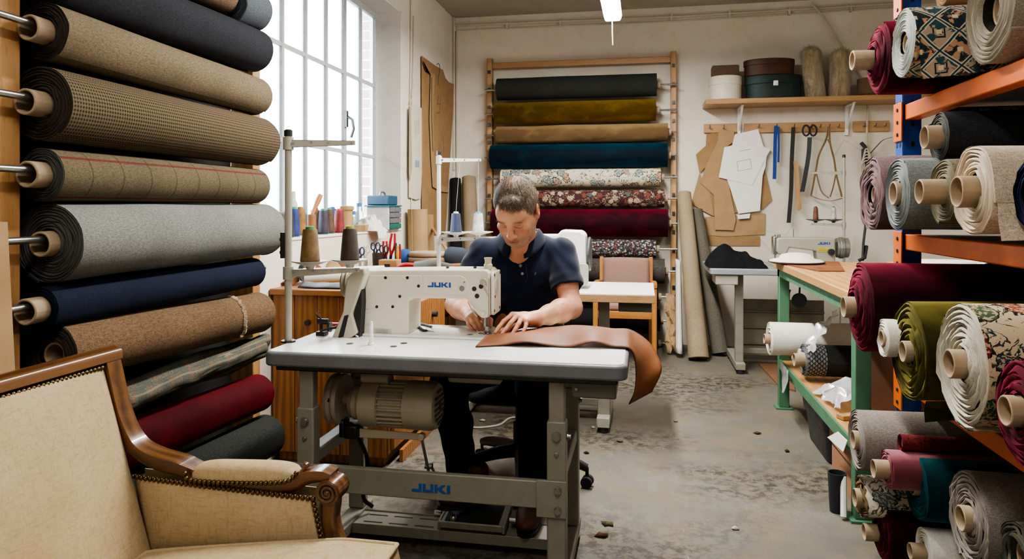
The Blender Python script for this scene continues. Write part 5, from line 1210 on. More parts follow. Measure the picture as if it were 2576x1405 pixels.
for i,(ul,vl,ur,vr,r,mt_,lb,kw) in enumerate([
 (1252,226,1652,219,28,F_DARK,'dark charcoal bolt at the top of the wall rack',dict(flap=.03)),
 (1246,287,1650,278,27,V_MUST,'mustard velvet bolt on the wall rack',dict(flap=.03)),
 (1250,340,1680,334,22,F_BEIGEV,'beige cloth bolt on the wall rack between mustard and petrol',dict(wr=.1)),
 (1236,396,1679,391,30,V_TEALB,'petrol blue velvet bolt on the wall rack',dict(flap=.04)),
 (1262,449,1662,447,23,F_FLOR1,'cream floral print bolt over the man\'s head',dict()),
 (1250,500,1671,497,22,F_FLOR2,'burgundy and cream floral bolt beside the man\'s head',dict()),
 (1240,560,1680,560,34,V_BURG,'burgundy velvet bolt on the wall rack at the man\'s ear height',dict(flap=.05)),
 (1290,622,1650,621,23,F_CONF,'black bolt with tiny white and red flowers',dict()),
 (1300,676,1672,675,31,fabric('pleather_grey','3d3a38','56524e','2b2928',fibre=30).m,'dark grey bolt behind the wooden chair',dict()),
 (1300,738,1655,737,24,F_BLACKW,'black bolt on the wall rack behind the chair seat',dict()),
 (1290,795,1660,794,27,F_BLACKW,'black bolt second from the bottom of the wall rack, below the chair seat',dict()),
 (1290,850,1655,849,25,F_DARK,'dark green grey bolt lowest on the wall rack, behind the chair legs',dict())]):
    a=at_y(ul,vl,YR); b=at_y(ur,vr,YR); R=px(r,a.lerp(b,.5)); b.z=a.z
    if 'flap' in kw: kw['seam']=-PI+.05
    rt=roll('fabric_roll',lb,a,b-a,(b-a).length,R,mt_,None,WG,seed=30+i,T=5,stick=.02,nl=20,**kw)
    brod(rt,a.z,YR,a.x,b.x)
    m=MB(); m.lathe([(.026,0),(.034,0),(.034,.03),(.026,.03)],(b.x,YR,b.z),(1,0,0),18); m.build('cardboard_tube',CORE,rt)
# ---------------------------------------------------------------- second sewing station behind the man
Z2=.77; y20,y21=3.88,4.52; x21=at_y(1648,735,y20).x; x20=-1.15
T2=thing('sewing_table','white topped sewing table with a wood edge behind the man','table',((x20+x21)/2,4.2,0))
m=MB(); m.box((x20,y20,Z2-.045),(x21,y21,Z2-.002)); m.build('tabletop_edge',BEECHX,T2,bevel=.003)
m=MB(); m.box((x20+.002,y20+.002,Z2-.002),(x21-.002,y21-.002,Z2+.001)); m.build('tabletop',WHITELAM,T2)
lx=at_y(1519,1000,4.0).x
for x in (lx,-1.05):
    m=MB(); m.box((x-.03,4.0,.30),(x+.03,4.045,Z2-.046)); m.box((x-.035,3.99,.08),(x+.035,4.055,.34)); m.build('leg',LEGP,T2,bevel=.004)
    m=MB(); m.box((x-.035,3.92,.03),(x+.035,4.42,.085)); fb=m.build('foot_beam',GREYL,T2,bevel=.004)
    m=MB(); m.cyl((x,3.95,0),(x,3.95,.03),.028,n=14); m.cyl((x,4.38,0),(x,4.38,.03),.028,n=14); m.build('rubber_foot',RUBBER,fb)
m=MB(); m.box((-1.01,4.14,.09),(lx-.036,4.2,.13)); m.box((-1.01,4.3,.05),(lx-.036,4.38,.07)); m.build('crossbar',LEGP,T2,bevel=.003)
m=MB(); m.box((at_y(1556,760,3.95).x,3.93,Z2-.10),(at_y(1640,760,3.95).x,4.3,Z2-.046)); m.build('drawer',pm('5a5a52',.5),T2,bevel=.004)
m=MB(); m.box((-.8,4.0,.45),(-.5,4.25,.7)); m.build('motor',BEIGEP,T2,bevel=.03)
M2=thing('sewing_machine','white sewing machine half hidden behind the man\'s shoulder','sewing machine',(-.6,4.2,Z2))
O=lambda p:at_y(p[0],p[1],4.12)
m=MB(); m.poly([O(p) for p in ((1402,590),(1412,578),(1462,580),(1472,590),(1475,660),(1474,708),(1398,708),(1396,672),(1270,668),(1262,708),(1250,700),(1250,590))],(0,.16,0)); k=m.build('casing',WHITEP,M2,bevel=.012,seg=3)
m=MB(); m.poly([at_y(*p,4.117) for p in ((1405,596),(1450,596),(1456,602),(1456,668),(1404,668))],(0,.003,0)); m.build('cover_plate',WHITEP,k,bevel=.002)
m=MB(); c=O((1476,640)); m.cyl((c.x+.003,4.2,c.z),(c.x+.02,4.2,c.z),.1,n=28); m.build('hand_wheel',pm('3b3d42',.4),M2,bevel=.006)
m=MB(); c=O((1470,690)); m.prism(rrect(.07,.13,.02),(c.x-.01,4.10,c.z+.0),(1,0,0),(0,0,1),(0,.015,0)); m.build('belt_cover',GREYL,M2,bevel=.004)
b=at_y(1104,715,3.93); zt=at_y(1113,388,3.93).z; z1=at_y(1110,397,3.93).z; z2=at_y(1110,597,3.93).z
ea=at_d(1209,400,4.15); eb=at_d(1250,597,4.2); ea.z=z1; eb.z=z2
T3=stand('white thread stand with a navy and a white cone, left of the man',(b.x,b.y,Z2+.001),zt,[(ea,0),(eb,0)],WHITEP,.012)
c1=at_d(1147,577,4.05); c2=at_d(1203,577,4.10)
for c in (c1,c2): c.z=z2+.026; saucer(T3,c,.085,WHITEP)
cone((c1.x,c1.y,c1.z-.002),'1f2c52','dddddd',.115,.034,'navy thread cone on the white thread stand')
cone((c2.x,c2.y,c2.z-.002),'e2e0dc','3d8fc0',.115,.034,'white thread cone on the white thread stand')
for c,f in ((c1,.5),(c2,.95)):
    q=V((b.x,b.y,z1)).lerp(ea,f); m=MB(); m.tube([(c.x,c.y,c.z+.125),(q.x,q.y,q.z-.012)],.0012,5); m.build('thread',pm('b9b6ae',.7),T3)
# ---------------------------------------------------------------- wooden chair with dusty pink seat
WC=thing('wooden_chair','beech armchair with dusty pink padded back and seat, behind the white table','chair',(-.07,5.9,0))
OAK=wood('chair_oak','b07b40','9b672f','Z',1.); OAKX=wood('chair_oak_x','b07b40','9b672f','X',1.); PINKF=fabric('chair_pink','7d6359','957a6e','665048',fibre=60); PINKF.co=PINKF.tc.outputs['Object']; f=PINKF.noise(300,None,3); PINKF.P(color=PINKF.mix(f,'80665b','9c8275')); PINKF=PINKF.m
yf_=5.72; yb2=6.16; xs=[at_y(1498,850,yf_).x,at_y(1646,850,yf_).x]; zarm=at_y(1650,716,yf_).z
xbk=[at_y(1514,680,yb2).x,at_y(1637,680,yb2).x]; ztb=at_y(1575,648,yb2).z
for i in (0,1):
    m=MB(); m.box((xs[i]-.02,yf_-.02,0),(xs[i]+.02,yf_+.02,zarm-.03)); m.build('leg',OAK,WC,bevel=.005)
    m=MB(); m.bar((xbk[i],yb2,ztb+.01),(xbk[i],yb2-.05,.35),.034,.03,(0,1,0)); m.bar((xbk[i],yb2-.05,.36),(xbk[i],yb2+.03,0),.034,.034,(0,1,0)); m.build('leg',OAK,WC,bevel=.005)
    m=MB(); m.sweep(S3([(xs[i],yf_-.03,zarm-.012),(xs[i],yf_+.15,zarm),(xbk[i]+(.01 if i else -.01),yb2-.03,zarm-.02)],5),rrect(.045,.026,.01),(1,0,0)); m.build('armrest',OAK,WC)
zs=at_y(1570,782,yf_).z
m=MB(); m.box((xs[0]+.02,yf_-.015,zs-.06),(xs[1]-.02,yf_+.012,zs)); m.build('seat_rail',OAKX,WC,bevel=.004)
m=MB(); m.box((xs[0]+.022,yf_-.0,zs+.001),(xs[1]-.022,yb2-.08,zs+.06)); m.build('seat',PINKF,WC,bevel=.02,seg=3)
m=MB(); 
def bkf(x,y): 
    X=xbk[0]+.018+(xbk[1]-xbk[0]-.036)*x; Z=zarm-.08+(ztb-zarm+.08)*y; return V((X,yb2-.03-.02*math.sin(PI*x)**.4*math.sin(PI*y)**.4-.05*(1-y)*.6,Z))
m.grid(14,12,bkf); m.build('backrest',PINKF,WC,smooth=180,solid=.03)
# ---------------------------------------------------------------- leaning rolls to the right of the rack
def lean(label,u0,v0,d0,u1,v1,y1,r,mt_,grp='rolls leaning on the back wall',seed=0,core=True,**k):
    b=at_d(u0,v0,d0); b.z=.02; t=at_y(u1,v1,y1); ax=b-t
    return roll('fabric_roll',label,t,ax,ax.length,r,mt_,None,grp,seed=seed,stick=-.01,T=4,nl=16,seam=-1.2,**k)
lean('tall taupe felt roll leaning on the wall right of the rack',1757,905,5.75,1720,486,6.46,.062,F_TAUP2 if 0 else F_FLAX,seed=51,cone=-.35)
lean('dark grey felt roll leaning behind the tall taupe one',1812,895,5.95,1752,528,6.5,.055,fabric('felt_dark','59564c','6f6b60','45423a').m,seed=52,cone=-.3)
m=MB()
A=[at_y(1700,650,6.30),at_y(1712,655,6.28),at_y(1716,890,6.0),at_y(1700,885,6.02)]
m.grid(8,16,lambda x,y:A[0].lerp(A[3],y).lerp(A[1].lerp(A[2],y),x)+V((0,-.03*math.sin(PI*x),0))); m.build('cloth_strip',F_WHITE,None,'white cloth strip hanging beside the tall taupe roll','cloth',smooth=180,solid=.01)
m=MB(); A=[at_y(1672,735,6.35),at_y(1702,745,6.3),at_y(1702,880,6.1),at_y(1690,890,6.08),at_y(1678,885,6.12)]
m.grid(12,18,lambda x,y:A[0].lerp(A[4],y).lerp(A[1].lerp(A[2],y),x)+V((0,-.02,0))+noise.noise_vector(V((x*4,y*7,1.)))*.035); m.build('kraft_bundle',KRAFT,None,'crumpled kraft paper between the wall rack and the taupe roll','paper',smooth=25,solid=.004)
# ---------------------------------------------------------------- corner: standing rolls and pattern cards
lean('black roll standing in the room corner',1150,660,6.35,1146,450,6.46,.05,F_BLACKW,'rolls standing in the corner',seed=53,cone=-.25)
lean('taupe linen roll standing in the corner beside the black one',1196,660,6.3,1180,446,6.5,.066,F_FLAX,'rolls standing in the corner',seed=54,cone=-.2)
m=MB()
a=at_x(1052,700,-1.66); t=at_x(1051,526,-1.7)
rk_=roll('paper_roll','thick brown paper roll standing by the left wall',V((t.x,t.y,t.z)),V((.02,.0,-1)),t.z-.02,.075,KRAFT,KRAFT2,None,'paper roll',seed=55,stick=-.01,T=5,wr=.01,groove=.002,fray=0)
t2=at_x(1075,540,-1.72)
roll('paper_roll','slimmer brown paper roll behind the thick one',V((t2.x,t2.y,t2.z)),V((.02,.02,-1)),t2.z-.02,.05,KRAFT2,KRAFT,None,'paper roll',seed=56,stick=-.01,T=5,wr=.01,groove=.002,fray=0)
def card(pts,x,mat,label,cat='pattern card',th=.003,name='hanging_pattern_card',group=None,marks=None,holes=None,y=None,par=None):
    f=(lambda u,v,o=0:at_x(u,v,x+o)) if y is None else (lambda u,v,o=0:at_y(u,v,y-o))
    e=V((th,0,0)) if y is None else V((0,-th,0))
    m=MB(); m.poly([f(*p) for p in pts],e); o=m.build(name,mat,par,label,cat,group)
    for q,(w,mm) in enumerate(marks or []):
        b=MB(); P=[f(u,v,th+.0006) for u,v in mm]
        for a,c in zip(P,P[1:]): b.bar(a,c,w,.001,(1,0,0) if y is None else (0,1,0))
        b.build('pencil_mark' if w<.006 else 'cut_slot',pm('4a3d2c',.9) if w<.006 else BLACK,o)
    return o
card([(1060,140),(1096,166),(1114,176),(1120,196),(1128,206),(1141,212),(1140,270),(1133,380),(1127,470),(1124,530),(1120,585),(1085,590),(1074,640),(1061,640)],-1.788,KRAFT2,'large brown card pattern hung at the room corner, back layer',marks=[(.004,[(1104,240),(1100,262),(1108,262)]),(.004,[(1108,240),(1106,285)]),(.004,[(1098,285),(1106,282)]),(.004,[(1115,345),(1117,385)])])
card([(1062,150),(1083,188),(1080,300),(1084,400),(1088,470),(1110,482),(1128,484),(1124,470),(1108,466),(1097,440),(1091,380),(1089,260),(1094,190),(1092,186),(1088,186),(1070,178)],-1.776,KRAFT,'narrow brown card pattern with a long curved cut, front layer at the corner',marks=[(.012,[(1086,195),(1086,300),(1089,380)])])
m=MB(); p=at_x(1098,163,-1.77); m.tube(S3([p,p+V((.02,.0,.01)),p+V((.03,.0,-.03)),p+V((.02,.0,-.1)),p+V((.012,.0,-.18))],4),.003,5); m.build('hanging_string',BLACK,None,'dark string loop holding the corner patterns','string')
card([(1031,268),(1044,262),(1060,272),(1061,420),(1058,498),(1046,502),(1028,496),(1028,440),(1032,420),(1030,330)],-1.788,pm('cfc8b8',.85,0,'bcb4a2',9),'long off-white pattern card hanging on the left wall',marks=[(.003,[(1048,300),(1049,340)]),(.003,[(1044,305),(1045,345)]),(.003,[(1053,300),(1053,338)])])
q=at_x(1050,412,-1.783); m=MB(); m.box((q.x,q.y-.05,q.z-.025),(q.x+.001,q.y+.05,q.z+.028)); m.build('hanging_note',pm('8c9fb8',.8),None,'small blue note stuck on the white pattern card','note')
card([(1029,272),(1033,268),(1036,420),(1031,455),(1028,440)],-1.778,pm('a89a82',.85),'thin grey card strip hanging beside the white pattern','pattern card')
# ---------------------------------------------------------------- wall shelf and what stands on it
ys=6.28; zs_=at_y(1775,262,ys).z
SH=thing('wall_shelf','long wooden shelf on white brackets on the back wall','shelf',(1.4,6.45,zs_))
xs0=at_y(1775,255,ys).x
m=MB(); m.box((xs0,ys,zs_),(2.45,YB-.002,zs_+.042)); m.build('board',BEECHX,SH,bevel=.003); ZS=zs_+.043
for u in (1862,2136):
    x=at_y(u,300,6.5).x; m=MB(); m.box((x-.014,6.57,zs_-.26),(x+.014,6.597,zs_-.001)); m.box((x-.012,6.34,zs_-.014),(x+.012,6.57,zs_-.001)); m.bar((x,6.36,zs_-.016),(x,6.575,zs_-.2),.016,.014); m.build('bracket',WHITEP,SH,bevel=.002)
yo=6.41
def hatbox(u0,u1,v0,v1,zb,mat,matlid,label,ov=1.,buckle=False,name='round_box'):
    a=at_y(u0,v1,yo); b=at_y(u1,v0,yo); rx=(b.x-a.x)/2; cx_=(a.x+b.x)/2; h=b.z-zb; ry=min(rx*ov,.125)
    rt=thing(name,label,'box',(cx_,yo,zb)); pts=lambda k:[(math.cos(t)*rx*k,math.sin(t)*ry*k) for t in [TAU*i/36 for i in range(36)]]
    m=MB(); m.prism(pts(.97),(cx_,yo,zb+.0005),(1,0,0),(0,1,0),(0,0,h-.002)); m.build('box_body',mat,rt,smooth=40,bevel=.004)
    m=MB(); m.prism(pts(1.),(cx_,yo,zb+h*.62),(1,0,0),(0,1,0),(0,0,h*.38)); m.build('lid',matlid,rt,smooth=40,bevel=.006)
    if buckle: m=MB(); m.box((cx_-.02,yo-ry-.006,zb+h*.5),(cx_+.02,yo-ry+.003,zb+h*.72)); m.build('buckle',STEEL,rt,bevel=.002)
    return zb+h
LB=leather('leather_brown_box','2f1c12','45291a','5a3622'); LG_=leather('leather_green_box','0f1c1c','1a2a2a','263a38')
t=hatbox(1783,1866,193,240,ZS,pm('d8d2c2',.6,0,'c3bba6',8),pm('d8d2c2',.6,0,'c3bba6',8),'white round hat box at the left end of the shelf')
a=at_y(1790,192,yo);b=at_y(1857,166,yo); m=MB(); m.box((a.x,yo-.07,t+.0005),(b.x,yo+.07,b.z)); m.build('small_box',pm('5a4634',.85,0,'463526',14),None,'small brown box resting on the white hat box','box',bevel=.008)
t=hatbox(1873,2018,190,238,ZS,LG_,LG_,'dark green oval leather box on the shelf',.6,True)
hatbox(1870,1999,150,191,t,LB,LB,'brown oval leather box stacked on the dark green one',.6)
FUR=N('fur_pale'); f1=FUR.noise(18,FUR.map(FUR.co,(1,1,.3)),4,.7); FUR.P(color=FUR.ramp(f1,[(.3,'6f614c'),(.55,'9b8c72'),(.8,'b8aa8e')]),rough=.95,sheen=.4); FUR.bump(FUR.noise(90,FUR.map(FUR.co,(1,1,.2)),3),.6,.01); FUR=FUR.m
def furroll(u,vb,vt,r,label,tilt=0,seed=1):
    b=at_y(u,vb,yo); b.z=ZS+.003; t=at_y(u-tilt,vt,yo); rt=thing('fur_roll',label,'fur roll',b,'fur rolls on the wall shelf'); rr=random.Random(seed); ax=(t-b)
    def f(x,y):
        a=TAU*y; R=r*(1+.12*nz(math.cos(a)*1.4+seed,math.sin(a)*1.4,x*3)); p=b+ax*x; e=min(1,(1.02-x)*9)**.5 if x<1 else .35
        return p+V((math.cos(a)*R*e,math.sin(a)*R*e,0))
    m=MB(); m.grid(22,28,f); m.build('pelt',FUR,rt,smooth=180)
    m=MB()
    for k in range(1500):
        x=rr.random(); y=rr.random(); p=f(x,y); a=TAU*y; d=V((math.cos(a)*.5,math.sin(a)*.5,rr.uniform(-.9,.3)+(1.3 if x>.9 else 0))).normalized(); L_=rr.uniform(.015,.03); s=V((-math.sin(a),math.cos(a),0))*.0016
        m.add([p-s,p+s,p+d*L_+V((rr.gauss(0,.004),rr.gauss(0,.004),0))],[(0,1,2)])
    m.build('hair',FUR,rt,smooth=0)
furroll(2052,236,118,.082,'pale fur roll standing on the shelf next to the leather boxes',14,1)
furroll(2008,236,130,.04,'thin fur roll leaning against the leather boxes',8,7) if 0 else None
furroll(2110,236,124,.085,'second fur roll on the shelf, left of the burgundy bolt',-6,3)
a=at_y(2150,215,6.42); WK=N('wicker'); w1=WK.wave(60,None,0,'Z'); w2=WK.wave(40,None,0,'X'); WK.P(color=WK.mix(WK.mth('MULTIPLY',w1,w2),'4d3c26','93774f'),rough=.8); WK.bump(w1,.6,.006)
rt=thing('basket','woven wicker basket at the shelf end behind the burgundy bolt','basket',(a.x+.12,6.40,ZS)); m=MB(); m.lathe([(.08,.001),(.1,.02),(.105,.15),(.098,.15),(.09,.02),(0,.012)],(a.x+.12,6.40,ZS),(0,0,1),24); m.build('basket_body',WK.m,rt)
# ---------------------------------------------------------------- peg rails, pattern pile, straps and tools on the wall
PG='wooden peg rails on the back wall'
for (u0,u1,v0,v1,pegs,lb) in ((1771,1856,310,334,(1785,1820),'short wooden peg rail above the pattern pile'),(1872,2126,305,334,(1908,1952,1996,2040,2062,2084,2108),'long wooden peg rail in the middle with straps hung on it'),(2147,2238,303,331,(2172,2200,2225),'peg rail beside the rack upright')):
    a=at_y(u0,v1,6.57);b=at_y(u1,v0,6.57); rt=thing('peg_rail',lb,'peg rail',((a.x+b.x)/2,6.585,a.z),PG); m=MB(); m.box((a.x,6.572,a.z),(b.x,YB-.002,b.z)); m.build('rail',BEECHX,rt,bevel=.003)
    for u in pegs:
        q=at_y(u,(v0+v1)/2,6.57); m=MB(); m.tube([(q.x,6.572,q.z),(q.x,6.53,q.z),(q.x,6.515,q.z+.02)],.005,6); m.build('peg',STEEL,rt)
C2=lambda L:[(1680+x/2.2656,y/2.2656) for x,y in L]
bro=[([(205,1340),(525,1345),(525,1400),(205,1400)],'lowest brown card in the pattern pile'),([(215,1235),(555,1215),(553,1335),(330,1347),(210,1338)],'wide brown card low in the pattern pile'),
 ([(220,765),(300,745),(420,760),(540,900),(592,1140),(540,1190),(250,1230),(200,1100)],'broad brown card behind the white papers'),([(180,985),(240,1090),(262,1232),(200,1200),(132,1160)],'small brown card sticking out at the left of the pile'),([(248,800),(300,757),(292,880),(180,985),(160,880)],'angled brown card upper left of the pile'),
 ([(290,738),(378,742),(378,805),(330,840),(325,940),(350,1060),(388,1250),(374,1312),(268,1308),(262,1110),(186,1042),(215,950),(285,800)],'long shaped brown card in front of the pile')]
for i,(P,lb) in enumerate(bro): card(C2(P),0,KRAFT if i%2 else KRAFT2,lb,y=6.592-.005*i,name='hanging_pattern_card',group='brown pattern cards on the wall')
for i,(P,lb) in enumerate([([(395,1225),(470,1215),(465,1243),(400,1248)],'small white paper slip under the pattern papers'),([(382,765),(515,735),(545,835),(585,850),(562,892),(556,950),(540,1000),(525,1200),(402,1218),(352,1062),(330,1000),(360,850)],'large white paper pattern, back sheet'),([(322,838),(500,800),(556,905),(480,1055),(290,1010)],'white paper sheet with a pencil drawing, front of the pile')]):
    card(C2(P),0,PAPER,lb,y=6.556-.005*i,name='hanging_paper_pattern',cat='paper',group='white paper patterns on the wall',th=.001,marks=[(.0025,C2([(395,920),(470,905),(478,960),(400,975),(395,920)])),(.0025,C2([(410,860),(470,850)]))] if i==2 else None)
def strap(pts,w,mat,label,name='hanging_strap',cat='strap',y=6.52,th=.004,group=None):
    P=S3([at_y(u,v,y) for u,v in pts],6); m=MB(); m.sweep(P,[(-w/2,-th/2),(w/2,-th/2),(w/2,th/2),(-w/2,th/2)],V((1,0,0)) if abs(P[0].x-P[-1].x)<abs(P[0].z-P[-1].z) else V((0,1,0)))
    return m.build(name,mat,None,label,cat,group)
BLUEW=pm('1f3f86',.8,0,'152c62',40)
strap([(1952,316),(1950,360),(1949,420),(1948,450)],.03,BLUEW,'blue webbing strap hanging on the peg rail')
strap([(1958,318),(1959,360),(1958,408)],.018,BLUEW,'short blue webbing strap beside the longer one',y=6.51)
strap([(1996,320),(1992,400),(1990,480),(1984,560)],.034,pm('201c1a',.6,0,'120f0e',30),'long black leather strap hanging on the peg rail')
m=MB(); P=[at_y(u,v,6.50) for u,v in ((1996,406),(2008,406),(2016,524),(2012,530),(2005,528))]; m.poly(P,(0,.008,0)); m.build('hanging_ruler',BEECH,None,'wooden ruler hanging in front of the black strap','ruler')
rt=thing('hanging_shears','black handled shears hung on the peg rail','shears',at_y(2035,480,6.5)); m=MB()
for du in (-1,1):
    c=at_y(2037+9*du,328,6.505); m.tube([c+V((math.cos(t)*.028,0,math.sin(t)*.045)) for t in [TAU*i/16 for i in range(17)]],.008,6,caps=False)
m.build('handle',BLACK,rt)
m=MB(); m.sweep(S3([at_y(2037,345,6.5),at_y(2034,390,6.5),at_y(2026,440,6.5),at_y(2018,482,6.5)],5),[(-.018,-.003),(.018,-.003),(.018,.003),(-.018,.003)],(1,0,0)); m.build('blade',DSTEEL,rt)
HARN=pm('9a8468',.85,0,'6d573d',30)
m=MB(); yh=6.5
def hl(pts,w=.022,th=.004):
    P=S3([at_y(u,v,yh) for u,v in pts],6); m.sweep(P,[(-w/2,-th/2),(w/2,-th/2),(w/2,th/2),(-w/2,th/2)],(.8,.6,0))
hl([(2084,318),(2078,350),(2060,390),(2052,430),(2040,492)]); hl([(2086,318),(2088,360),(2098,400),(2104,440),(2118,495)]); hl([(2040,492),(2060,500),(2090,505),(2120,498)],.02); hl([(2052,430),(2066,480),(2085,498)],.014); hl([(2104,430),(2096,470),(2088,495)],.014); hl([(2082,350),(2092,372)],.016)
m.build('hanging_harness',HARN,None,'tan canvas harness with loops hung on the peg rail','harness',smooth=30)
# rope on a cleat
m=MB(); ROPE=pm('c6beac',.85,0,'a39a86',90)
m.tube([tuple(q) for q in spline([tuple(at_y(u,v,6.555)) for u,v in ((2040,6),(2080,55),(2132,138),(2168,200),(2182,245),(2181,320),(2179,392))],8)],.009,8)
c=at_y(2180,400,6.49)
for k in range(5): m.tube([c+V((math.cos(t)*(.022+.008*k),-.01*k*.5,math.sin(t)*(.09-.006*k)-.02*k)) for t in [TAU*i/18 for i in range(19)]],.006,6,caps=False)
m.build('rope',ROPE,None,'pale rope running from the ceiling to a coil on a wall cleat','rope')
c=at_y(2176,385,6.55); m=MB(); m.tube(S3([c+V((-.03,0,.09)),c+V((0,-.02,.03)),c+V((0,-.02,-.06)),c+V((.03,0,-.12))],4),.016,8); m.box((c.x-.015,6.54,c.z-.06),(c.x+.015,YB-.002,c.z+.04)); m.build('mounted_cleat',BLACK,None,'black rope cleat on the back wall behind the rope coil','cleat')
strap([(2190,385),(2205,368),(2222,352),(2245,345)],.02,BLACK,'black strap slung from the cleat to the rack','strap')
m=MB(); m.tube([at_y(2170,655,6.2),at_y(2172,610,6.25),at_y(2178,562,6.3)],.01,6); m.tube([at_y(2160,655,6.2),at_y(2175,648,6.2),at_y(2180,618,6.24)],.014,6); m.build('lamp_arm',BLACK,None,'thin black folded lamp arm by the third machine','lamp arm')
# ---------------------------------------------------------------- third sewing station by the back wall
Z3=.79; y30,y31=5.42,6.2; x30=at_y(1787,668,y30).x
T4=thing('sewing_table','grey topped sewing table against the back wall, black cloth on it','table',(1.1,5.8,0))
m=MB(); m.prism(rrect(1.25,y31-y30,.03,4),(x30+.625,(y30+y31)/2,Z3-.045),(1,0,0),(0,1,0),(0,0,.045)); m.build('tabletop',pm('8f9294',.4,0,'7c7f82',10),T4,bevel=.006)
m=MB(); q=at_y(1800,690,y30+.03); m.box((q.x,y30+.02,Z3-.12),(q.x+.16,y30+.3,Z3-.046)); m.build('drawer',GREYL,T4,bevel=.006)
xl3=at_y(1859,800,5.6).x
for x in (xl3,xl3+.75):
    m=MB(); m.box((x-.03,5.58,.08),(x+.03,5.63,Z3-.046)); m.build('leg',LEGP,T4,bevel=.004)
    m=MB(); m.box((x-.035,5.5,.03),(x+.035,6.1,.08)); fb=m.build('foot_beam',LEGP,T4,bevel=.004); b=MB(); b.cyl((x,5.53,0),(x,5.53,.03),.03,n=12); b.cyl((x,6.07,0),(x,6.07,.03),.03,n=12); b.build('rubber_foot',RUBBER,fb)
m=MB(); m.box((xl3+.031,5.8,.1),(xl3+.719,5.84,.14)); m.build('crossbar',LEGP,T4,bevel=.003)
m=MB(); m.box((xl3+.05,6.0,.05),(xl3+.7,6.02,.5)); 
for k in range(3): m.box((xl3+.05,5.98,.14+.13*k),(xl3+.7,6.0,.15+.13*k))
m.build('rear_panel',pm('7d7866',.7,0,'665f50',10),T4)
m=MB(); m.tube(S3([at_y(1988,728,5.7),at_y(1985,745,5.7),at_y(1986,800,5.7)],4),.006,6); m.tube(S3([at_y(2012,722,5.7),at_y(2010,760,5.7)],3),.007,6); c=at_y(2011,755,5.68); m.cyl(c,c+V((0,.012,0)),.055,n=18); m.build('knee_lever',BLACK,T4)
n=fabric('black_jersey','0b0b0d','16161a',None,fibre=60); n.co=n.tc.outputs['Object']; n.P(color=lin('0e0e11')); BJ=n.m
ca=at_y(1780,668,5.5); cb_=at_y(1932,668,5.5)
def bc(x,y):
    X=ca.x+(cb_.x-ca.x)*x; Y=5.47+.42*y; e=(math.sin(PI*min(1,max(0,x)))**.45)*(math.sin(PI*y)**.5); z=Z3+.004+e*(.09+.075*math.exp(-((x-.25)/.22)**2)+.03*nz(x*5,y*4,1.)+.022*math.sin(16*x+9*y+4*nz(x*3,y*3)))
    return V((X+.02*nz(y*5,3),Y,max(z,Z3+.003)))
m=MB(); m.grid(44,24,bc); m.build('folded_cloth',BJ,None,'black jersey cloth heaped on the grey sewing table','cloth',smooth=180)
M3=thing('sewing_machine','older beige sewing machine by the back wall under the shelf','sewing machine',(1.5,5.8,Z3))
OB=pm('a9a696',.4,.1,'8f8c7c',10)
P3=lambda L,y=5.72:[at_y(1680+x/2.875,560+q/2.875,y) for x,q in L]
m=MB(); m.poly(P3([(790,110),(850,105),(1190,108),(1212,118),(1215,290),(1090,290),(1075,205),(880,180),(860,230),(800,230),(785,200)]),(0,.14,0)); m.build('casing',OB,M3,bevel=.012,seg=3)
a=P3([(1085,156)],5.718)[0]; b=P3([(1174,156)],5.718)[0]; juki((a.x,5.7185,a.z),(1,0,0),(0,0,1),(0,-.0012,0),(b.x-a.x)/4.94).build('logo',BLUEINK,M3,smooth=0)
m=MB(); m.poly(P3([(1082,178),(1165,184),(1165,212),(1082,208)],5.7185),(0,-.0015,0)); k=m.build('label_plate',pm('c9b445',.5),M3)
m=MB()
for r in range(3): a,b=P3([(1090,188+7*r),(1155,190+7*r)],5.7168); m.bar(a,b,.0015,.001)
m.build('printing',pm('6a5c20',.6),k)
c=P3([(1178,210)],5.718)[0]; m=MB(); m.cyl(c,c+V((0,-.03,0)),.024,n=18); m.cyl(c+V((0,-.03,0)),c+V((0,-.032,0)),.012,n=14); m.build('stitch_dial',DSTEEL,M3,bevel=.002)
c=P3([(1216,180)],5.79)[0]; m=MB(); m.cyl(c,c+V((.085,0,0)),.075,n=26); m.cyl(c+V((.02,0,0)),c+V((.05,0,0)),.082,n=26); m.build('hand_wheel',pm('7c7c72',.4,.3),M3,bevel=.004)
m=MB(); m.poly(P3([(764,100),(790,95),(790,235),(766,228)],5.74),(0,.1,0)); m.build('face_plate',STEEL,M3,bevel=.006)
m=MB()
for x in (780,800,815): a=P3([(x,85)],5.74)[0]; m.cyl((a.x,5.76,a.z),(a.x,5.76,a.z-.08),.005,n=6)
a=P3([(910,105),(908,45)],5.76); m.cyl(a[0],a[1],.003,n=6); a=P3([(776,230)],5.77)[0]; m.cyl(a,(a.x,a.y,Z3+.02),.006,n=8); m.build('needle_bar',STEEL,M3)
m=MB(); a=P3([(760,290),(1216,290)],5.7); m.box((a[0].x,5.66,Z3+.0005),(a[1].x,5.9,Z3+.012)); m.build('bed_plate',OB,M3)
a=at_y(1962,640,5.75);
b=at_y(2123,655,6.05); zt=at_y(2120,395,6.05).z; z1=at_y(2120,431,6.05).z; z2=at_y(2120,562,6.05).z
ea=at_d(2036,433,5.75); eb=at_d(2040,566,5.75); ea.z=z1; eb.z=z2
T5=stand('old grey thread stand with a brown and a white spool under the peg rail',(b.x,b.y,Z3+.001),zt,[(ea,0),(eb,0)],pm('aaa698',.5,.1),.011)
for u,col,cap,lb in ((2052,'7a4a34','5a3324','brown thread spool on the old grey stand'),(2097,'cfd3cf','2f7a5a','white thread spool on the old grey stand')):
    c=at_d(u,560,5.78); c.z=z2+.026; saucer(T5,c,.075,DSTEEL); cone((c.x,c.y,c.z-.002),col,cap,.105,.022,lb)
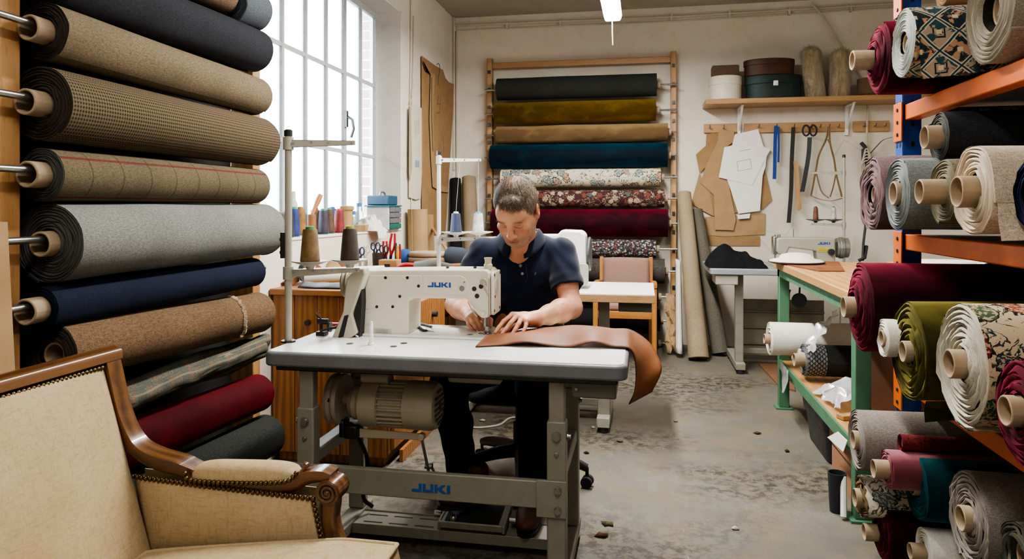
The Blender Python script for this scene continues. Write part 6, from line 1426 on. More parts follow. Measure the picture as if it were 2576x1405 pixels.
# ---------------------------------------------------------------- pine cabinet under the window
cx1=-1.185; cy0,cy1,cz=3.2,4.7,.845
CB=thing('pine_cabinet','low knotty pine cabinet under the window with tools on top','cabinet',(-1.48,3.95,0))
m=MB(); m.box((XL+.005,cy0+.012,.06),(cx1-.012,cy1,cz-.03)); m.box((XL+.03,cy0+.03,0),(cx1-.04,cy1-.02,.06)); m.build('carcass',CABW,CB,bevel=.003)
for k in range(5):
    w_=(cx1-XL-.03)/5; m=MB(); m.box((XL+.012+w_*k,cy0,.05),(XL+.009+w_*(k+1),cy0+.012,cz-.03)); m.build('plank',CABW,CB,bevel=.003)
m=MB(); m.box((XL+.004,cy0-.02,cz-.03),(cx1+.02,cy1+.02,cz)); m.build('worktop',CABX,CB,bevel=.005)
for j in range(3):
    y0=cy0+.04+j*.48; y1=y0+.46
    m=MB(); m.box((cx1-.012,y0,.60),(cx1+.008+(.12 if j==0 else 0),y1,.79)); d=m.build('drawer',CABX,CB,bevel=.004)
    m=MB(); xx=cx1+.008+(.12 if j==0 else 0); m.cyl((xx,(y0+y1)/2,.7),(xx+.025,(y0+y1)/2,.7),.014,n=12); m.build('knob',DSTEEL,d)
    m=MB(); m.box((cx1-.012,y0,.08),(cx1+.008,y1,.58)); d=m.build('door',CABW,CB,bevel=.004); m=MB(); m.cyl((cx1+.008,y1-.05,.4),(cx1+.03,y1-.05,.4),.013,n=12); m.build('knob',DSTEEL,d)
m=MB(); q=at_y(776,810,cy0); m.cyl((q.x,cy0,q.z),(q.x,cy0-.02,q.z),.013,n=12); m.build('knob',DSTEEL,CB)
m=MB(); m.box((cx1+.012,3.3,0),(cx1+.03,4.3,.06)); m.build('base_board',CABX,CB)
ZC_=cz+.001
def on(u,v=None,z=ZC_,y=None): # point on the cabinet top at pixel column u, depth y
    p=at_y(u,600,y); return V((p.x,y,z))
# paper rolls and offcuts at the near end
PB='paper and leather scraps on the pine cabinet'
a=on(762,y=3.36); b=on(880,y=3.5); roll('paper_roll','white paper roll lying on the near end of the pine cabinet',a+V((0,0,.045)),b-a,.42,.04,PAPER,pm('9b93a6',.8),None,'paper roll',seed=61,stick=-.02,T=3,wr=.02,core=.025,hole=.022,groove=.002,fray=0)
m=MB(); c=on(820,y=3.28); m.grid(16,8,lambda x,y:V((c.x-.12+.28*x,3.22+.11*y,ZC_+.004+.02*math.sin(PI*y)*(1+.5*nz(x*4,y*3))))); m.build('cloth_scrap',BLACK,None,'black cloth scrap beside the white paper roll','cloth',smooth=180,solid=.003)
for i,(u,y,L_,h,mt_,lb) in enumerate([(712,3.30,.10,.05,TAN,'curled tan leather offcut at the cabinet edge'),(738,3.42,.11,.09,BLACK,'black leather offcut leaning on the cabinet'),(775,3.62,.16,.07,TAN,'tan leather offcut behind the white paper roll'),(820,3.75,.14,.09,KRAFT,'folded kraft offcut behind the gold thread cone'),(850,3.9,.15,.10,TAN,'pale tan leather offcut below the saucers')]):
    c=on(u,y=y); m=MB(); m.grid(10,6,lambda x,yy:c+V((-L_/2+L_*x,.03*math.sin(yy*2)+.05*yy,.003+h*math.sin(PI*x*.9)*(.3+.7*yy)+.01*nz(x*4+i,yy*3)))); m.build('leather_offcut',mt_,None,lb,'offcut','offcuts on the pine cabinet',smooth=180,solid=.003)
m=MB(); c=on(905,y=3.75); m.tube(S3([c+V((-.11,-.05,.01)),c+V((0,0,.02)),c+V((.1,.04,.012))],5),.012,8,sx=2.2); m.build('leather_strip',pm('6b4a35',.7),None,'rolled brown leather strip lying behind the machine','leather')
# tools standing and lying near the far end
def scissors(u,y,h,col,label,lean_=0):
    c=on(u,y=y); rt=thing('scissors',label,'scissors',c,'scissors standing on the cabinet'); mt_=pm(col,.4); m=MB()
    for s in (-1,1):
        o=c+V((s*.016+lean_,0,h)); m.tube([o+V((math.cos(t)*.014,0,math.sin(t)*.024)) for t in [TAU*i/14 for i in range(15)]],.0048,6,caps=False); m.tube([o+V((-s*.005,0,-.022)),c+V((0,0,h*.45))],.007,6)
    m.build('handle',mt_,rt); m=MB(); m.bar(c+V((0,0,h*.5)),c+V((0,0,.001)),.018,.006,(0,1,0)); m.build('blade',STEEL,rt)
scissors(905,4.3,.115,'2c2a55','scissors with dark violet handles standing behind the brown cone')
scissors(921,4.38,.125,'d8d8d4','scissors with white handles standing on the cabinet')
scissors(943,4.25,.15,'1d2c4a','tall scissors with dark blue handles in the tool group',.004)
c=on(950,y=4.22); m=MB(); m.lathe([(0,0),(.03,0),(.034,.11),(.030,.11),(.027,.006),(0,.006)],c,(0,0,1),18); m.build('tool_cup',pm('2a1c14',.6),None,'dark brown tool cup holding the tall scissors','cup')
scissors(966,4.45,.12,'16181d','black handled scissors behind the wooden tool block')
def stick_tool(u,y,h,col,label,r=.009,name='awl',tip='2a2a2c',lean_=.0,cat='tool'):
    c=on(u,y=y); rt=thing(name,label,cat,c,'hand tools on the cabinet'); t=c+V((lean_,0,h)); m=MB(); m.tube([c.lerp(t,.28),c.lerp(t,.45),c.lerp(t,.75),c.lerp(t,1)],[r*.8,r,r*1.15,r*.7],8); m.build('handle',pm(col,.45),rt); m=MB(); m.tube([c+V((0,0,.001)),c.lerp(t,.3)],[r*.5,r*.5],6); m.build('blade',pm(tip,.4,.6),rt)
c=on(981,y=4.16); rt=thing('tool_block','wooden block holding pliers and awls on the cabinet','tool block',c); m=MB(); m.box((c.x-.06,4.12,ZC_),(c.x+.06,4.2,ZC_+.075)); m.build('block',BEECHX,rt,bevel=.004)
m=MB(); m.box((c.x-.02,4.118,ZC_+.03),(c.x+.015,4.12,ZC_+.05)); m.build('slot',BLACK,rt)
def pliers(u,y,h,label,lean_):
    c=on(u,y=y); rt=thing('pliers',label,'pliers',c,'red handled pliers on the cabinet'); m=MB()
    for s in (-1,1): m.tube(S3([c+V((lean_*.4,0,h*.4)),c+V((s*.016+lean_*.7,0,h*.65)),c+V((s*.010+lean_,0,h))],4),.008,8)
    m.build('grip',RED,rt); m=MB(); m.bar(c+V((0,0,.001)),c+V((lean_*.4,0,h*.42)),.016,.01,(0,1,0)); m.build('jaw',DSTEEL,rt)
pliers(980,4.32,.23,'tall red handled pliers standing in the tool group',.025)
pliers(972,4.52,.17,'red handled pliers half hidden behind the taller pair',-.01)
stick_tool(996,4.3,.17,'241a15','dark handled awl beside the red pliers',.008)
stick_tool(1000,4.24,.155,'c9963c','yellow handled chisel in the tool group',.0095,'chisel')
stick_tool(1006,4.36,.16,'8c2a26','brick red handled screwdriver in the tool group',.009,'screwdriver')
c=on(1020,y=4.5); m=MB(); m.ball(c+V((0,0,.062)),(.06,.05,.06),16,10); m.noisy(.004,18,2); m.build('pincushion',pm('1f4f8a',.8,0,'163b6a',20),None,'bright blue pincushion ball in the tool group','pincushion',smooth=180)
c=on(1020,y=4.1); m=MB(); m.tube(S3([c+V((-.05,0,.035)),c+V((.0,0,.05)),c+V((.08,.03,.045))],4),.013,8); m.tube(S3([c+V((-.05,.01,.035)),c+V((.0,.03,.03)),c+V((.08,.06,.03))],4),.012,8); m.build('pliers',RED,None,'red handled pliers lying flat beside the papers','pliers')
c=on(1075,y=4.5)
for i,(dz,w_,mt_,lb) in enumerate([(.0,.12,pm('a97f58',.7),'tan folded leather at the bottom of the stack'),(.036,.14,pm('8d7c68',.85),'grey brown felt folded on the tan leather'),(.072,.125,pm('a08f78',.85),'light felt piece on top of the folded stack')]):
    m=MB(); m.prism([(w_*math.cos(t)*(1+.1*math.sin(3*t+i)),.1*math.sin(t)) for t in [TAU*k/22 for k in range(22)]],(c.x,4.5,ZC_+dz),(1,0,0),(0,1,0),(0,0,.034)); m.build('folded_leather',mt_,None,lb,'leather','folded leather stack on the cabinet',bevel=.012,seg=3)
c=on(1035,y=3.98); m=MB(); m.box((c.x-.13,3.9,ZC_),(c.x+.1,4.04,ZC_+.03)); m.build('paper_stack',PAPER,None,'stack of white paper on the cabinet behind the machine arm','paper',bevel=.002)
c=on(1010,y=3.95); m=MB(); m.box((c.x-.045,3.86,ZC_+.0),(c.x-.0,3.898,ZC_+.05)); m.build('small_tin',pm('5c5a78',.6,0,'a6a0a8',60),None,'small printed tin beside the white paper stack','tin',bevel=.003)
c=on(1085,y=4.05); m=MB(); m.tube(S3([c+V((-.1,0,.045)),c+V((.0,.0,.05)),c+V((.12,.02,.04))],4),[.03,.032,.034,.038,.036,.034,.03,.026,.02],10); m.build('power_drill',pm('5a5b55',.6,0,'403f3b',30),None,'grey cylindrical power tool lying on the cabinet','tool')
c=on(1015,y=3.5); m=MB(); m.tube([c+V((-.09,0,.012)),c+V((.1,.02,.012))],.006,8); m.tube([c+V((-.12,0,.012)),c+V((-.09,0,.012))],[.01,.007],8); m.build('marking_brush',pm('8f7a58',.6),None,'thin brush lying on the cabinet just behind the machine','brush')
c=on(1125,y=4.35); m=MB(); m.cyl(c+V((-.1,0,.02)),c+V((.12,.02,.03)),.014,n=10); m.box((c.x+.11,4.3,ZC_+.005),(c.x+.15,4.42,ZC_+.055)); m.build('hammer',pm('8a5a36',.6),None,'wooden handled hammer lying on the cabinet end','hammer')
c=on(1150,y=4.5); m=MB(); m.ball(c+V((0,0,.07)),(.09,.06,.07),14,8); m.noisy(.02,10,5); m.build('dark_gloves',pm('23282f',.85,0,'31405c',14),None,'dark crumpled work gloves at the far end of the cabinet','gloves',smooth=180)
m=MB(); a=on(1128,y=4.66); b=at_x(1080,562,XL+.05); m.tube([V((a.x,4.74,.9)),V((b.x,b.y,b.z))],.012,8); m.build('wooden_batten',BEECH,None,'pale wooden batten leaning against the left wall','batten')
# ---------------------------------------------------------------- window sill
ZW=WZ0+.0125; XW=-1.90
def sl(u,x=XW): p=at_x(u,560,x); return V((x,p.y,ZW))
TG='thread cones on the window sill'
for u,x,col,cap,h,lb in ((705,-1.86,'4a4636','6a6a4a',.125,'olive thread cone beside the grey bolt end'),(724,-1.86,'2b2d38','2f7a6a',.135,'dark slate thread cone on the sill near the pole'),(739,-1.88,'1a3684','2f8a7a',.15,'bright blue thread cone on the sill'),(755,-1.93,'9c6f30','8a6a2a',.15,'gold thread cone on the sill behind the blue one'),(793,-1.93,'6f4f34','5a4028',.145,'brown thread cone beside the awl handle'),(813,-1.88,'3a3346','2f8a7a',.14,'dark violet thread cone on the sill'),(828,-1.9,'5d3f2c','2f8a7a',.145,'chestnut thread cone next to the violet one'),(836,-1.96,'27438a','2f5a8a',.15,'blue thread cone hidden behind the chestnut one'),(853,-1.88,'8e1f24','c23a34',.14,'red thread cone on the sill')):
    c=sl(u,x); cone((c.x,c.y,c.z),col,cap,h,.036,lb,TG)
c=sl(873,-1.93); m=MB(); m.lathe([(0,0),(.045,0),(.045,.012),(.036,.02),(.036,.135),(.046,.145),(.046,.165),(.03,.17),(0,.17)],c,(0,0,1),20); m.build('wooden_spool',pm('b39468',.8,0,'94774e',20),None,'large tan wooden spool on the sill by the jars','spool',smooth=35)
c=sl(784,-1.9); rt=thing('mallet','wooden handled mallet leaning upright on the sill','mallet',c); m=MB(); t=at_x(806,490,-1.88); m.tube([c+V((0,0,.11)),(c+V((0,0,.11))).lerp(t,.35),(c+V((0,0,.11))).lerp(t,.75),t],[.010,.012,.017,.014],10); m.build('handle',pm('b57442',.45),rt); m=MB(); m.cyl(c+V((0,0,.0)),c+V((0,.0,.12)),.024,n=12); m.build('head',pm('9a6a44',.7,0,'6f4a2c',20),rt,bevel=.006)
JAR=N('jar_glass'); JAR.P(color=lin('cfe3e6'),rough=.1,trans=.7,spec=.4); JAR=JAR.m
for u,x,h,lb in ((888,-1.93,.11,'short clear jar on the sill next to the wooden spool'),(903,-1.95,.165,'taller clear bottle with a blue cap on the sill')):
    c=sl(u,x); rt=thing('glass_jar',lb,'jar',c,'clear jars on the sill'); m=MB(); m.lathe([(0,0),(.028,0),(.03,.01),(.03,h*.7),(.016,h*.85),(.016,h),(0,h)],c,(0,0,1),18); m.build('glass',JAR,rt,smooth=40); m=MB(); m.cyl(c+V((0,0,h)),c+V((0,0,h+.025)),.018,n=14); m.build('cap',pm('3f7fae',.5),rt)
c=sl(735,-1.96); m=MB(); m.lathe([(0,0),(.03,0),(.03,.18),(.02,.2),(.018,.25),(0,.25)],c,(0,0,1),16); m.build('glue_bottle',pm('cfcfc4',.5),None,'pale tall bottle behind the blue cones','bottle',smooth=40)
c=sl(922,-1.83); m=MB(); m.box((c.x-.04,c.y-.11,ZW),(c.x+.035,c.y+.05,ZW+.045)); m.build('wooden_block',BEECHY,None,'orange wooden block lying on the sill edge','block',bevel=.003)
y0,y1=4.80,5.03
DR=thing('drawer_organizer','white small parts drawer cabinet at the end of the sill','organizer',(-1.86,4.92,ZW))
m=MB(); m.box((-1.95,y0,ZW),(-1.785,y1,ZW+.165)); m.build('housing',pm('d9dcdd',.4),DR,bevel=.003)
m=MB(); m.box((-1.965,y0-.012,ZW+.165),(-1.772,y1+.012,ZW+.175)); m.build('top_plate',pm('2a6570',.5),DR)
for r in range(4):
    for q in range(2):
        m=MB(); a=y0+.01+.107*q; z=ZW+.006+.040*r; m.box((-1.784,a,z),(-1.768,a+.1,z+.035)); m.build('small_drawer',pm('1f6a62' if r==0 else '6b7076',.4),DR,bevel=.003)
BX=thing('cash_box','blue metal cash box on top of the drawer organizer','box',(-1.87,4.92,ZW+.176)); m=MB(); a=at_x(933,514,-1.87); m.box((-1.95,4.80,ZW+.1755),(-1.79,5.0,ZW+.245)); m.build('box_body',pm('2f5672',.5,0,'26465e',20),BX,bevel=.008)
m=MB(); m.tube(S3([(-1.87,4.85,ZW+.245),(-1.87,4.87,ZW+.268),(-1.87,4.93,ZW+.268),(-1.87,4.95,ZW+.245)],4),.006,8); m.build('handle',STEEL,BX)
c=sl(940,-1.82)
def wc(x,y):
    e=math.sin(PI*x)**.6*math.sin(PI*y)**.6; return V((c.x-.09+.17*y+.02*nz(x*4,1.),c.y-.17+.22*x,ZW+.003+e*(.085+.05*nz(x*6,y*5,2.))+.012*abs(math.sin(14*x+9*y))*e-(.05*max(0,y-.85)/.15 if y>.85 and .1<x<.9 else 0)))
m=MB(); m.grid(26,18,wc); m.build('white_rag',F_WHITE,None,'crumpled white rag on the sill in front of the organizer','cloth',smooth=180)
# ---------------------------------------------------------------- floor scraps and cable
m=MB(); 
m.tube(S3([at_z(u,v,.006) for u,v in ((1165,1068),(1200,1075),(1255,1068),(1285,1050),(1330,1052))],8),.006,6); m.build('floor_cable',CAB,None,'pale cable lying on the floor behind the man\'s feet','cable')
rr=random.Random(11); DG='scraps on the concrete floor'
for i,(u,v,r,col,lb) in enumerate([(1527,1318,.028,'5a5030','dry olive leaf-like scrap on the floor right of the table leg'),(1515,1348,.026,'4a2618','dark red leather scrap near the front of the floor'),(1492,1076,.012,'d8d4c8','tiny white paper scrap behind the sewing table'),(1475,1140,.014,'2f2a22','dark cloth scrap near the castor'),(1905,1090,.02,'3a3228','dark scrap beside the bench leg'),(1980,1135,.016,'2f2922','dark thread clump in front of the black bin'),(1560,1110,.018,'6a5a44','brown felt scrap behind the hanging leather'),(1700,1060,.016,'8c8474','grey fluff scrap in the middle of the aisle'),(1214,1058,.02,'c9c5a4','pale yellow offcut near the floor cable'),(1040,1370,.02,'2f2b26','dark scrap in front of the treadle bar'),(1850,1330,.014,'cfcabe','white thread scrap in the aisle near the bolts')]):
    p=at_z(u,v,.001); m=MB(); n_=9; pts=[(math.cos(TAU*k/n_)*r*rr.uniform(.5,1.2),math.sin(TAU*k/n_)*r*rr.uniform(.4,1.)) for k in range(n_)]
    m.add([p+V((a,b,.001+rr.uniform(0,.3)*r)) for a,b in pts]+[p+V((0,0,.012))],[(k,(k+1)%n_,n_) for k in range(n_)]); m.build('floor_scrap',pm(col,.9),None,lb,'scrap',DG,solid=.002)
# ---------------------------------------------------------------- pallet rack on the right
BLUEP=pm('1f4a9a',.45,0,'1a3a78',14,.03); ORNG=pm('c9621f',.45,0,'a85018',12,.03)
XF,XRR,YU=.953,1.9,2.83
PR=thing('pallet_rack','blue and orange pallet rack along the right side loaded with bolts','rack',(1.45,1.6,0))
for x in (XF,XRR):
    for y in (YU,.15):
        m=MB(); s=1 if x==XF else -1
        m.box((x-.03,y-.035,0),(x-.026,y+.035,2.62)); m.box((x-.026,y-.035,0),(x+.035,y-.031,2.62)); m.box((x-.026,y+.031,0),(x+.035,y+.035,2.62)); up=m.build('upright',BLUEP,PR,bevel=.0015)
        m=MB()
        for k in range(34 if (x==XF and y==YU) else 0):
            for q in (-.016,.016): m.prism(rrect(.012,.02,.005,2),(x-.0305,y+q,.12+.075*k),(0,1,0),(0,0,1),(-.0008,0,0))
            m.prism(rrect(.012,.02,.005,2),(x+.005,y-.0355,.12+.075*k),(1,0,0),(0,0,1),(0,-.0008,0))
        if m.v: m.build('perforation',BLACK,up,smooth=0)
        m=MB(); m.box((x-.05,y-.05,0),(x+.05,y+.05,.006)); m.build('base_foot',BLUEP,up)
lv=[(.578,.635),(1.087,1.144),(1.557,1.614),(2.015,2.072)]
for z0,z1 in lv:
    for x in (XF,XRR):
        m=MB(); m.box((x-.022,.19,z0),(x+.028,YU-.037,z1)); bm=m.build('beam',ORNG,PR,bevel=.004)
        m=MB(); f=-1 if x==XF else 1
        for y in (.15,YU): m.box((x-.034,y-.045 if y>1 else y+.03,z0-.07),(x-.0305,y-.03 if y>1 else y+.045,z1+.01)) if 0 else m.box((x-.037,y-.045,z0-.075),(x-.031,y+.036,z1+.01))
        cn=m.build('end_connector',ORNG,bm,bevel=.002)
        m=MB()
        for y in (.15,YU):
            for k in range(3): m.cyl((x-.0375,y-.01,z0-.05+.045*k),(x-.041,y-.01,z0-.05+.045*k),.007,n=8)
        m.build('rivet',DSTEEL,bm)
    m=MB(); m.box((XF+.03,.2,z1-.02),(XRR-.03,YU-.05,z1-.001)); m.build('deck_board',pm('77706a',.8,0,'5f5852',10),PR,smooth=0)
m=MB()
for z in (.3,.9,1.5,2.1): m.bar((XF+.02,YU,z),(XRR-.03,YU,z+.45),.03,.012,(0,1,0))
m.build('diagonal_brace',pm('1c2c55',.5),PR)
RG='bolts piled on the pallet rack'
def rr_(label,u,v,r,d,mt_,L=.95,end=None,rot=0.,dz=0.,name='fabric_roll',**k):
    p=at_d(u,v,d); R=r*d/F; ax=V((math.cos(rot),math.sin(rot),dz)); L=min(L,2.66-p.x)
    return roll(name,label,p,ax,L,R,mt_,end,RG,**k)
# top level
rr_('burgundy velvet bolt at the top left of the pallet rack, long tube showing',2212,150,88,2.40,V_BURG,1.0,seed=70,irr=.7,tele=.3,stick=.085,T=6,seam=1.2,wr=.05,core=.034)
rr_('grey tapestry bolt with a diamond pattern on the top rack level',2272,110,86,2.17,F_LATT,1.1,F_LATTE,seed=71,stick=-.01,T=9,flap=.15,taper=.75,wind=-1,seam=-3.3,core=.03,hole=.025)
rr_('thick beige grey felt bolt at the top right corner',2490,22,133,1.86,F_BEIGEG,1.0,seed=72,stick=-.03,T=8,core=.05,hole=.043,seam=-.6,wr=.06,groove=.007)
rr_('brown kraft wrapped roll on the highest rack beam',2372,-32,48,2.27,KRAFT,1.0,KRAFT2,seed=73,stick=-.01,T=4)
# middle level
rr_('dark tapestry roll at the back of the middle level under the beam',2385,322,52,2.40,F_FLOR2,.9,F_DARKEND,seed=74,stick=-.01,T=4)
rr_('charcoal bolt with torn kraft lining lying across the middle level',2362,345,62,2.15,F_CHAR,1.2,F_GREYEND,seed=75,stick=.04,T=6,core=.036,hole=.031,seam=1.4)
rr_('dusty pink wool bolt at the left of the middle level',2192,490,92,2.45,F_PINK,1.0,seed=76,stick=-.01,T=7,wr=.09,fray=.008,core=.03,hole=.025,seam=-2.2)
rr_('grey wool bolt beside the dusty pink one on the middle level',2256,486,90,2.21,F_GREY2,1.1,seed=77,stick=.01,T=9,wr=.05,core=.038,hole=.031,seam=1.0,groove=.005)
rr_('flecked olive boucle bolt behind the cream one, tube sticking out',2372,482,82,1.99,F_OLIVEB,1.0,seed=78,stick=.06,T=6,wr=.06,core=.036,hole=.030)
rr_('thick cream linen bolt on the middle level with a wide tube',2446,482,113,1.79,F_CREAM,1.1,seed=79,stick=.035,T=7,wr=.07,core=.040,hole=.034,wind=-1,seam=-2.9,flap=.08,taper=.5,groove=.006)
rr_('navy velvet bolt at the right picture edge, middle level',2600,486,95,1.58,V_NAVY,1.0,seed=80,stick=-.01,T=6,fray=.006,core=.03)
# lower level
rr_('big burgundy velvet bolt on the lower level, left of the olive one',2166,773,108,2.40,V_BURG,1.5,seed=81,irr=.7,tele=.22,stick=.055,T=8,seam=1.9,wr=.04,core=.036,hole=.030)
rr_('small white roll wedged between the burgundy and olive bolts',2222,850,48,2.22,F_WHITE,.9,seed=82,stick=.005,T=5,core=.026,hole=.02)
rr_('olive velvet bolt with crumpled layers on the lower level',2285,884,126,2.10,V_OLIVE,1.1,seed=83,irr=.7,stick=.015,T=7,wr=.12,core=.032,hole=.026,groove=.008,wind=-1,seam=-2.4,flap=.06)
rr_('large floral tapestry bolt on the lower level',2420,915,150,1.80,F_FLOR3,1.1,F_FLOR3E,seed=84,stick=.03,T=9,wr=.05,core=.037,hole=.031,groove=.007,fray=.006,seam=-1.2)
rr_('burgundy velvet bolt at the right edge under the tapestry bolt',2568,1034,132,1.54,V_BURG,.9,seed=85,irr=.7,stick=.03,T=6,wr=.07,core=.034,hole=.028,seam=1.5,fray=.005,tele=.1)
# bottom pile
rr_('pale taupe felt bolt at the top of the floor pile',2156,1106,74,2.45,F_TAUP2,1.0,seed=86,stick=.012,T=7,core=.032,hole=.026,seam=-1.6)
rr_('narrow striped red and green roll on the floor pile',2266,1113,21,2.28,fabric('stripe_red','4a1a1c','6f2a2c','2f3a2a',fibre=30).m,1.0,seed=87,stick=-.01,T=2,core=.02,hole=.015)
rr_('rose coloured bolt between the taupe and teal ones',2232,1180,48,2.27,V_PINK,.9,seed=88,stick=.04,T=5,wr=.1,core=.03,hole=.025,fray=.006)
rr_('teal velvet bolt in the floor pile',2304,1220,82,2.25,V_TEAL,1.1,seed=89,irr=.7,stick=.012,T=7,core=.03,hole=.025,seam=1.2,flap=.0)
rr_('large frayed grey felt bolt in the floor pile',2436,1304,114,2.0,F_TAUP2,1.0,seed=90,stick=.02,T=8,wr=.06,fray=.008,core=.036,hole=.03)
rr_('ragged floral remnant roll at the left of the floor pile',2166,1252,54,2.47,F_FLOR1,.8,F_TWEED,seed=91,stick=.02,T=4,wr=.2,fray=.012,core=.032,hole=.027,squash=.1)
rr_('burgundy velvet bolt lowest in the floor pile',2222,1340,71,2.42,V_BURG,1.0,seed=92,irr=.7,stick=.06,T=6,tele=.3,core=.028,hole=.023,seam=1.8)
rr_('white cotton bolt at the bottom edge of the picture',2325,1388,58,2.22,F_WHITE,.9,seed=93,stick=.04,T=7,core=.026,hole=.021)
rr_('plaid blanket roll at the lower right corner',2556,1400,84,1.80,F_PLAID2,.9,F_PLAID,seed=94,stick=-.02,T=4,wr=.14,fray=.01,core=.04,hole=.034)
# ---------------------------------------------------------------- green workbench behind the rack
GRN=pm('4c7a5c',.5,0,'3d664b',12,.03); BW=wood('bench_top','b98f5e','a0764a','Y',1.); 
bx0,bx1,by0,by1,bz=.82,1.62,3.0,4.66,.905
GB=thing('workbench','green steel workbench with a worn wooden top beyond the pallet rack','workbench',((bx0+bx1)/2,(by0+by1)/2,0))
m=MB(); m.box((bx0-.02,by0-.02,bz-.04),(bx1+.02,by1+.02,bz)); m.build('worktop',BW,GB,bevel=.004)
m=MB(); m.box((bx0,by0,bz-.09),(bx0+.012,by1,bz-.041)); m.box((bx0,by0,bz-.09),(bx1,by0+.012,bz-.041)); m.box((bx0,by1-.012,bz-.09),(bx1,by1,bz-.041)); m.build('apron_frame',GRN,GB)
for x in (bx0,bx1-.06):
    for y in (by0,by1-.06): 
        m=MB(); m.box((x,y,.01),(x+.06,y+.06,bz-.0415)); m.build('leg',GRN,GB,bevel=.004); m=MB(); m.box((x-.02,y-.02,0),(x+.08,y+.08,.01)); m.build('foot_plate',GRN,GB)
zl=.30
m=MB(); m.box((bx0+.0,by0+.061,zl-.05),(bx0+.012,by1-.061,zl+.005)); m.build('shelf_rail',GRN,GB)
m=MB(); m.box((bx0+.013,by0+.01,zl-.025),(bx1-.01,by1-.01,zl)); m.build('lower_shelf',BW,GB)
p=[at_z(u,v,bz+.002) for u,v in ((1945,656),(2110,658),(2125,682),(2060,682),(2030,676),(1990,668),(1965,664))]
m=MB(); m.poly(p,(0,0,.003)); m.build('leather_sheet',TAN,None,'flat tan leather sheet lying on the green workbench','leather',smooth=0)
c=at_y(2003,650,4.47); c.z=bz+.006
rt=thing('flat_cap','cream flat cap shape with dark underside on the workbench corner','cap',c)
m=MB(); m.lathe([(0,0),(.145,.0),(.155,.01),(.145,.018),(.1,.028),(.085,.05),(.04,.06),(0,.06)],c,(0,0,1),26); m.build('crown',pm('cdc6b6',.85,0,'b8b09e',20),rt,smooth=60)
m=MB(); m.lathe([(.14,-.002),(.16,.006),(.158,.011),(.145,.005)],c,(0,0,1),26); m.build('dark_rim',pm('3a2f26',.8),rt)
for i,(u,v,h,w_,mt_,lb) in enumerate([(2350,655,.05,.16,F_WHITE,'white cloth folded on the workbench behind the rack'),(2440,652,.06,.18,PAPER,'white paper bundle on the workbench seen under the beam'),(2530,655,.04,.2,KRAFT,'kraft paper pile on the workbench at the right'),(2405,640,.1,.05,WHITEP,'small white jar on the workbench behind the rack')]):
    p=at_d(u,650,3.6+.1*i); m=MB(); m.prism([(math.cos(TAU*k/14)*w_*(1+.15*math.sin(3*k)),math.sin(TAU*k/14)*w_*.6) for k in range(14)],(min(p.x,bx1-.1)+0*i,3.9+.14*i if i<3 else 3.5,bz+.001),(1,0,0),(0,1,0),(0,0,h)); m.build('cloth_bundle' if i<2 else 'paper_pile' if i==2 else 'white_jar',mt_,None,lb,'bundle' if i<3 else 'jar',bevel=.012)
# lower shelf contents
def onshelf(u,v,z,d=None): return at_z(u,v,z)
p=at_d(1936,852,4.2); roll('fabric_roll','white roll sticking out of the lower bench shelf',p,V((1,.06,0)),.62,.098,F_WHITE,F_WHITE,None,seed=95,stick=.03,T=5,wr=.06,core=.03,hole=.024)
p=at_d(2022,905,3.86); WV=N('woven_black','UV'); s=WV.sep(); a=WV.mth('FRACT',WV.mth('MULTIPLY',WV.mth('ADD',s[0],s[1]),38)); b=WV.mth('FRACT',WV.mth('MULTIPLY',WV.mth('SUBTRACT',s[0],s[1]),38)); k=WV.mth('GREATER_THAN',WV.mth('MULTIPLY',a,b),.22); WV.P(color=WV.mix(k,'23262a','7c7f82'),rough=.7); WV.bump(k,.5,.004)
r_=roll('fabric_roll','black and white woven webbing roll on the lower bench shelf',p,V((1,.05,0)),.1,.088,WV.m,WV.m,None,seed=96,stick=.05,T=3,wr=.05,core=.036,hole=.03)
m=MB(); m.cyl(p+V((.1,.005,0)),p+V((.42,.02,0)),.084,n=28); m.build('wrapped_felt',F_DARK,r_,bevel=.006)
m=MB(); a=[V((1.0,3.42,zl+.002)),V((1.36,3.44,zl+.002)),V((1.36,3.44,zl+.26)),V((1.12,3.42,zl+.26)),V((.99,3.42,zl+.12))]; m.poly(a,(0,.012,0)); m.build('black_panel',BLACK,None,'black cut panel standing on the lower bench shelf','panel')
m=MB(); m.box((.87,3.20,zl+.001),(1.3,3.22,zl+.36)); m.build('cardboard_sheet',pm('a07862',.85,0,'8a6450',8),None,'pinkish cardboard sheet upright on the shelf by the near bench leg','cardboard',smooth=0)
PL=N('plastic_film'); PL.P(color=lin('dfe6ee'),rough=.25,trans=.35,spec=.5); PL.b.inputs['Alpha'].default_value=.78; PL.bump(PL.noise(30,None,4),.5,.01); PL=PL.m
def film(P0,P1,P2,P3,amp,label,seed,nu=26,nv=22):
    P0,P1,P2,P3=map(V,(P0,P1,P2,P3)); m=MB()
    def f(x,y):
        p=P0.lerp(P1,x).lerp(P3.lerp(P2,x),y); q=noise.noise_vector(p*7+V((seed,seed*2,0))); q2=noise.noise_vector(p*19+V((seed,0,0))); r=q*amp+q2*amp*.45; return p+V((r.x,r.y,abs(r.z)))
    m.grid(nu,nv,f); m.build('plastic_film',PL,None,label,'plastic','crumpled plastic film on the bench shelf',smooth=180)
film(at_d(1992,905,4.0),at_d(2080,815,4.02),at_d(2118,780,3.75),at_d(2050,885,3.72),.05,'crumpled clear plastic film draped over the white roll',3)
film((.80,4.42,zl+.02),(.80,4.18,zl+.02),(.79,4.2,zl-.10),(.79,4.36,zl-.14),.025,'strip of clear plastic hanging off the bench shelf',5,14,12)
film((.84,3.80,zl+.01),(1.12,3.75,zl+.10),(1.08,3.4,zl+.12),(.84,3.42,zl+.02),.06,'crumpled clear plastic in front of the black panel',9)
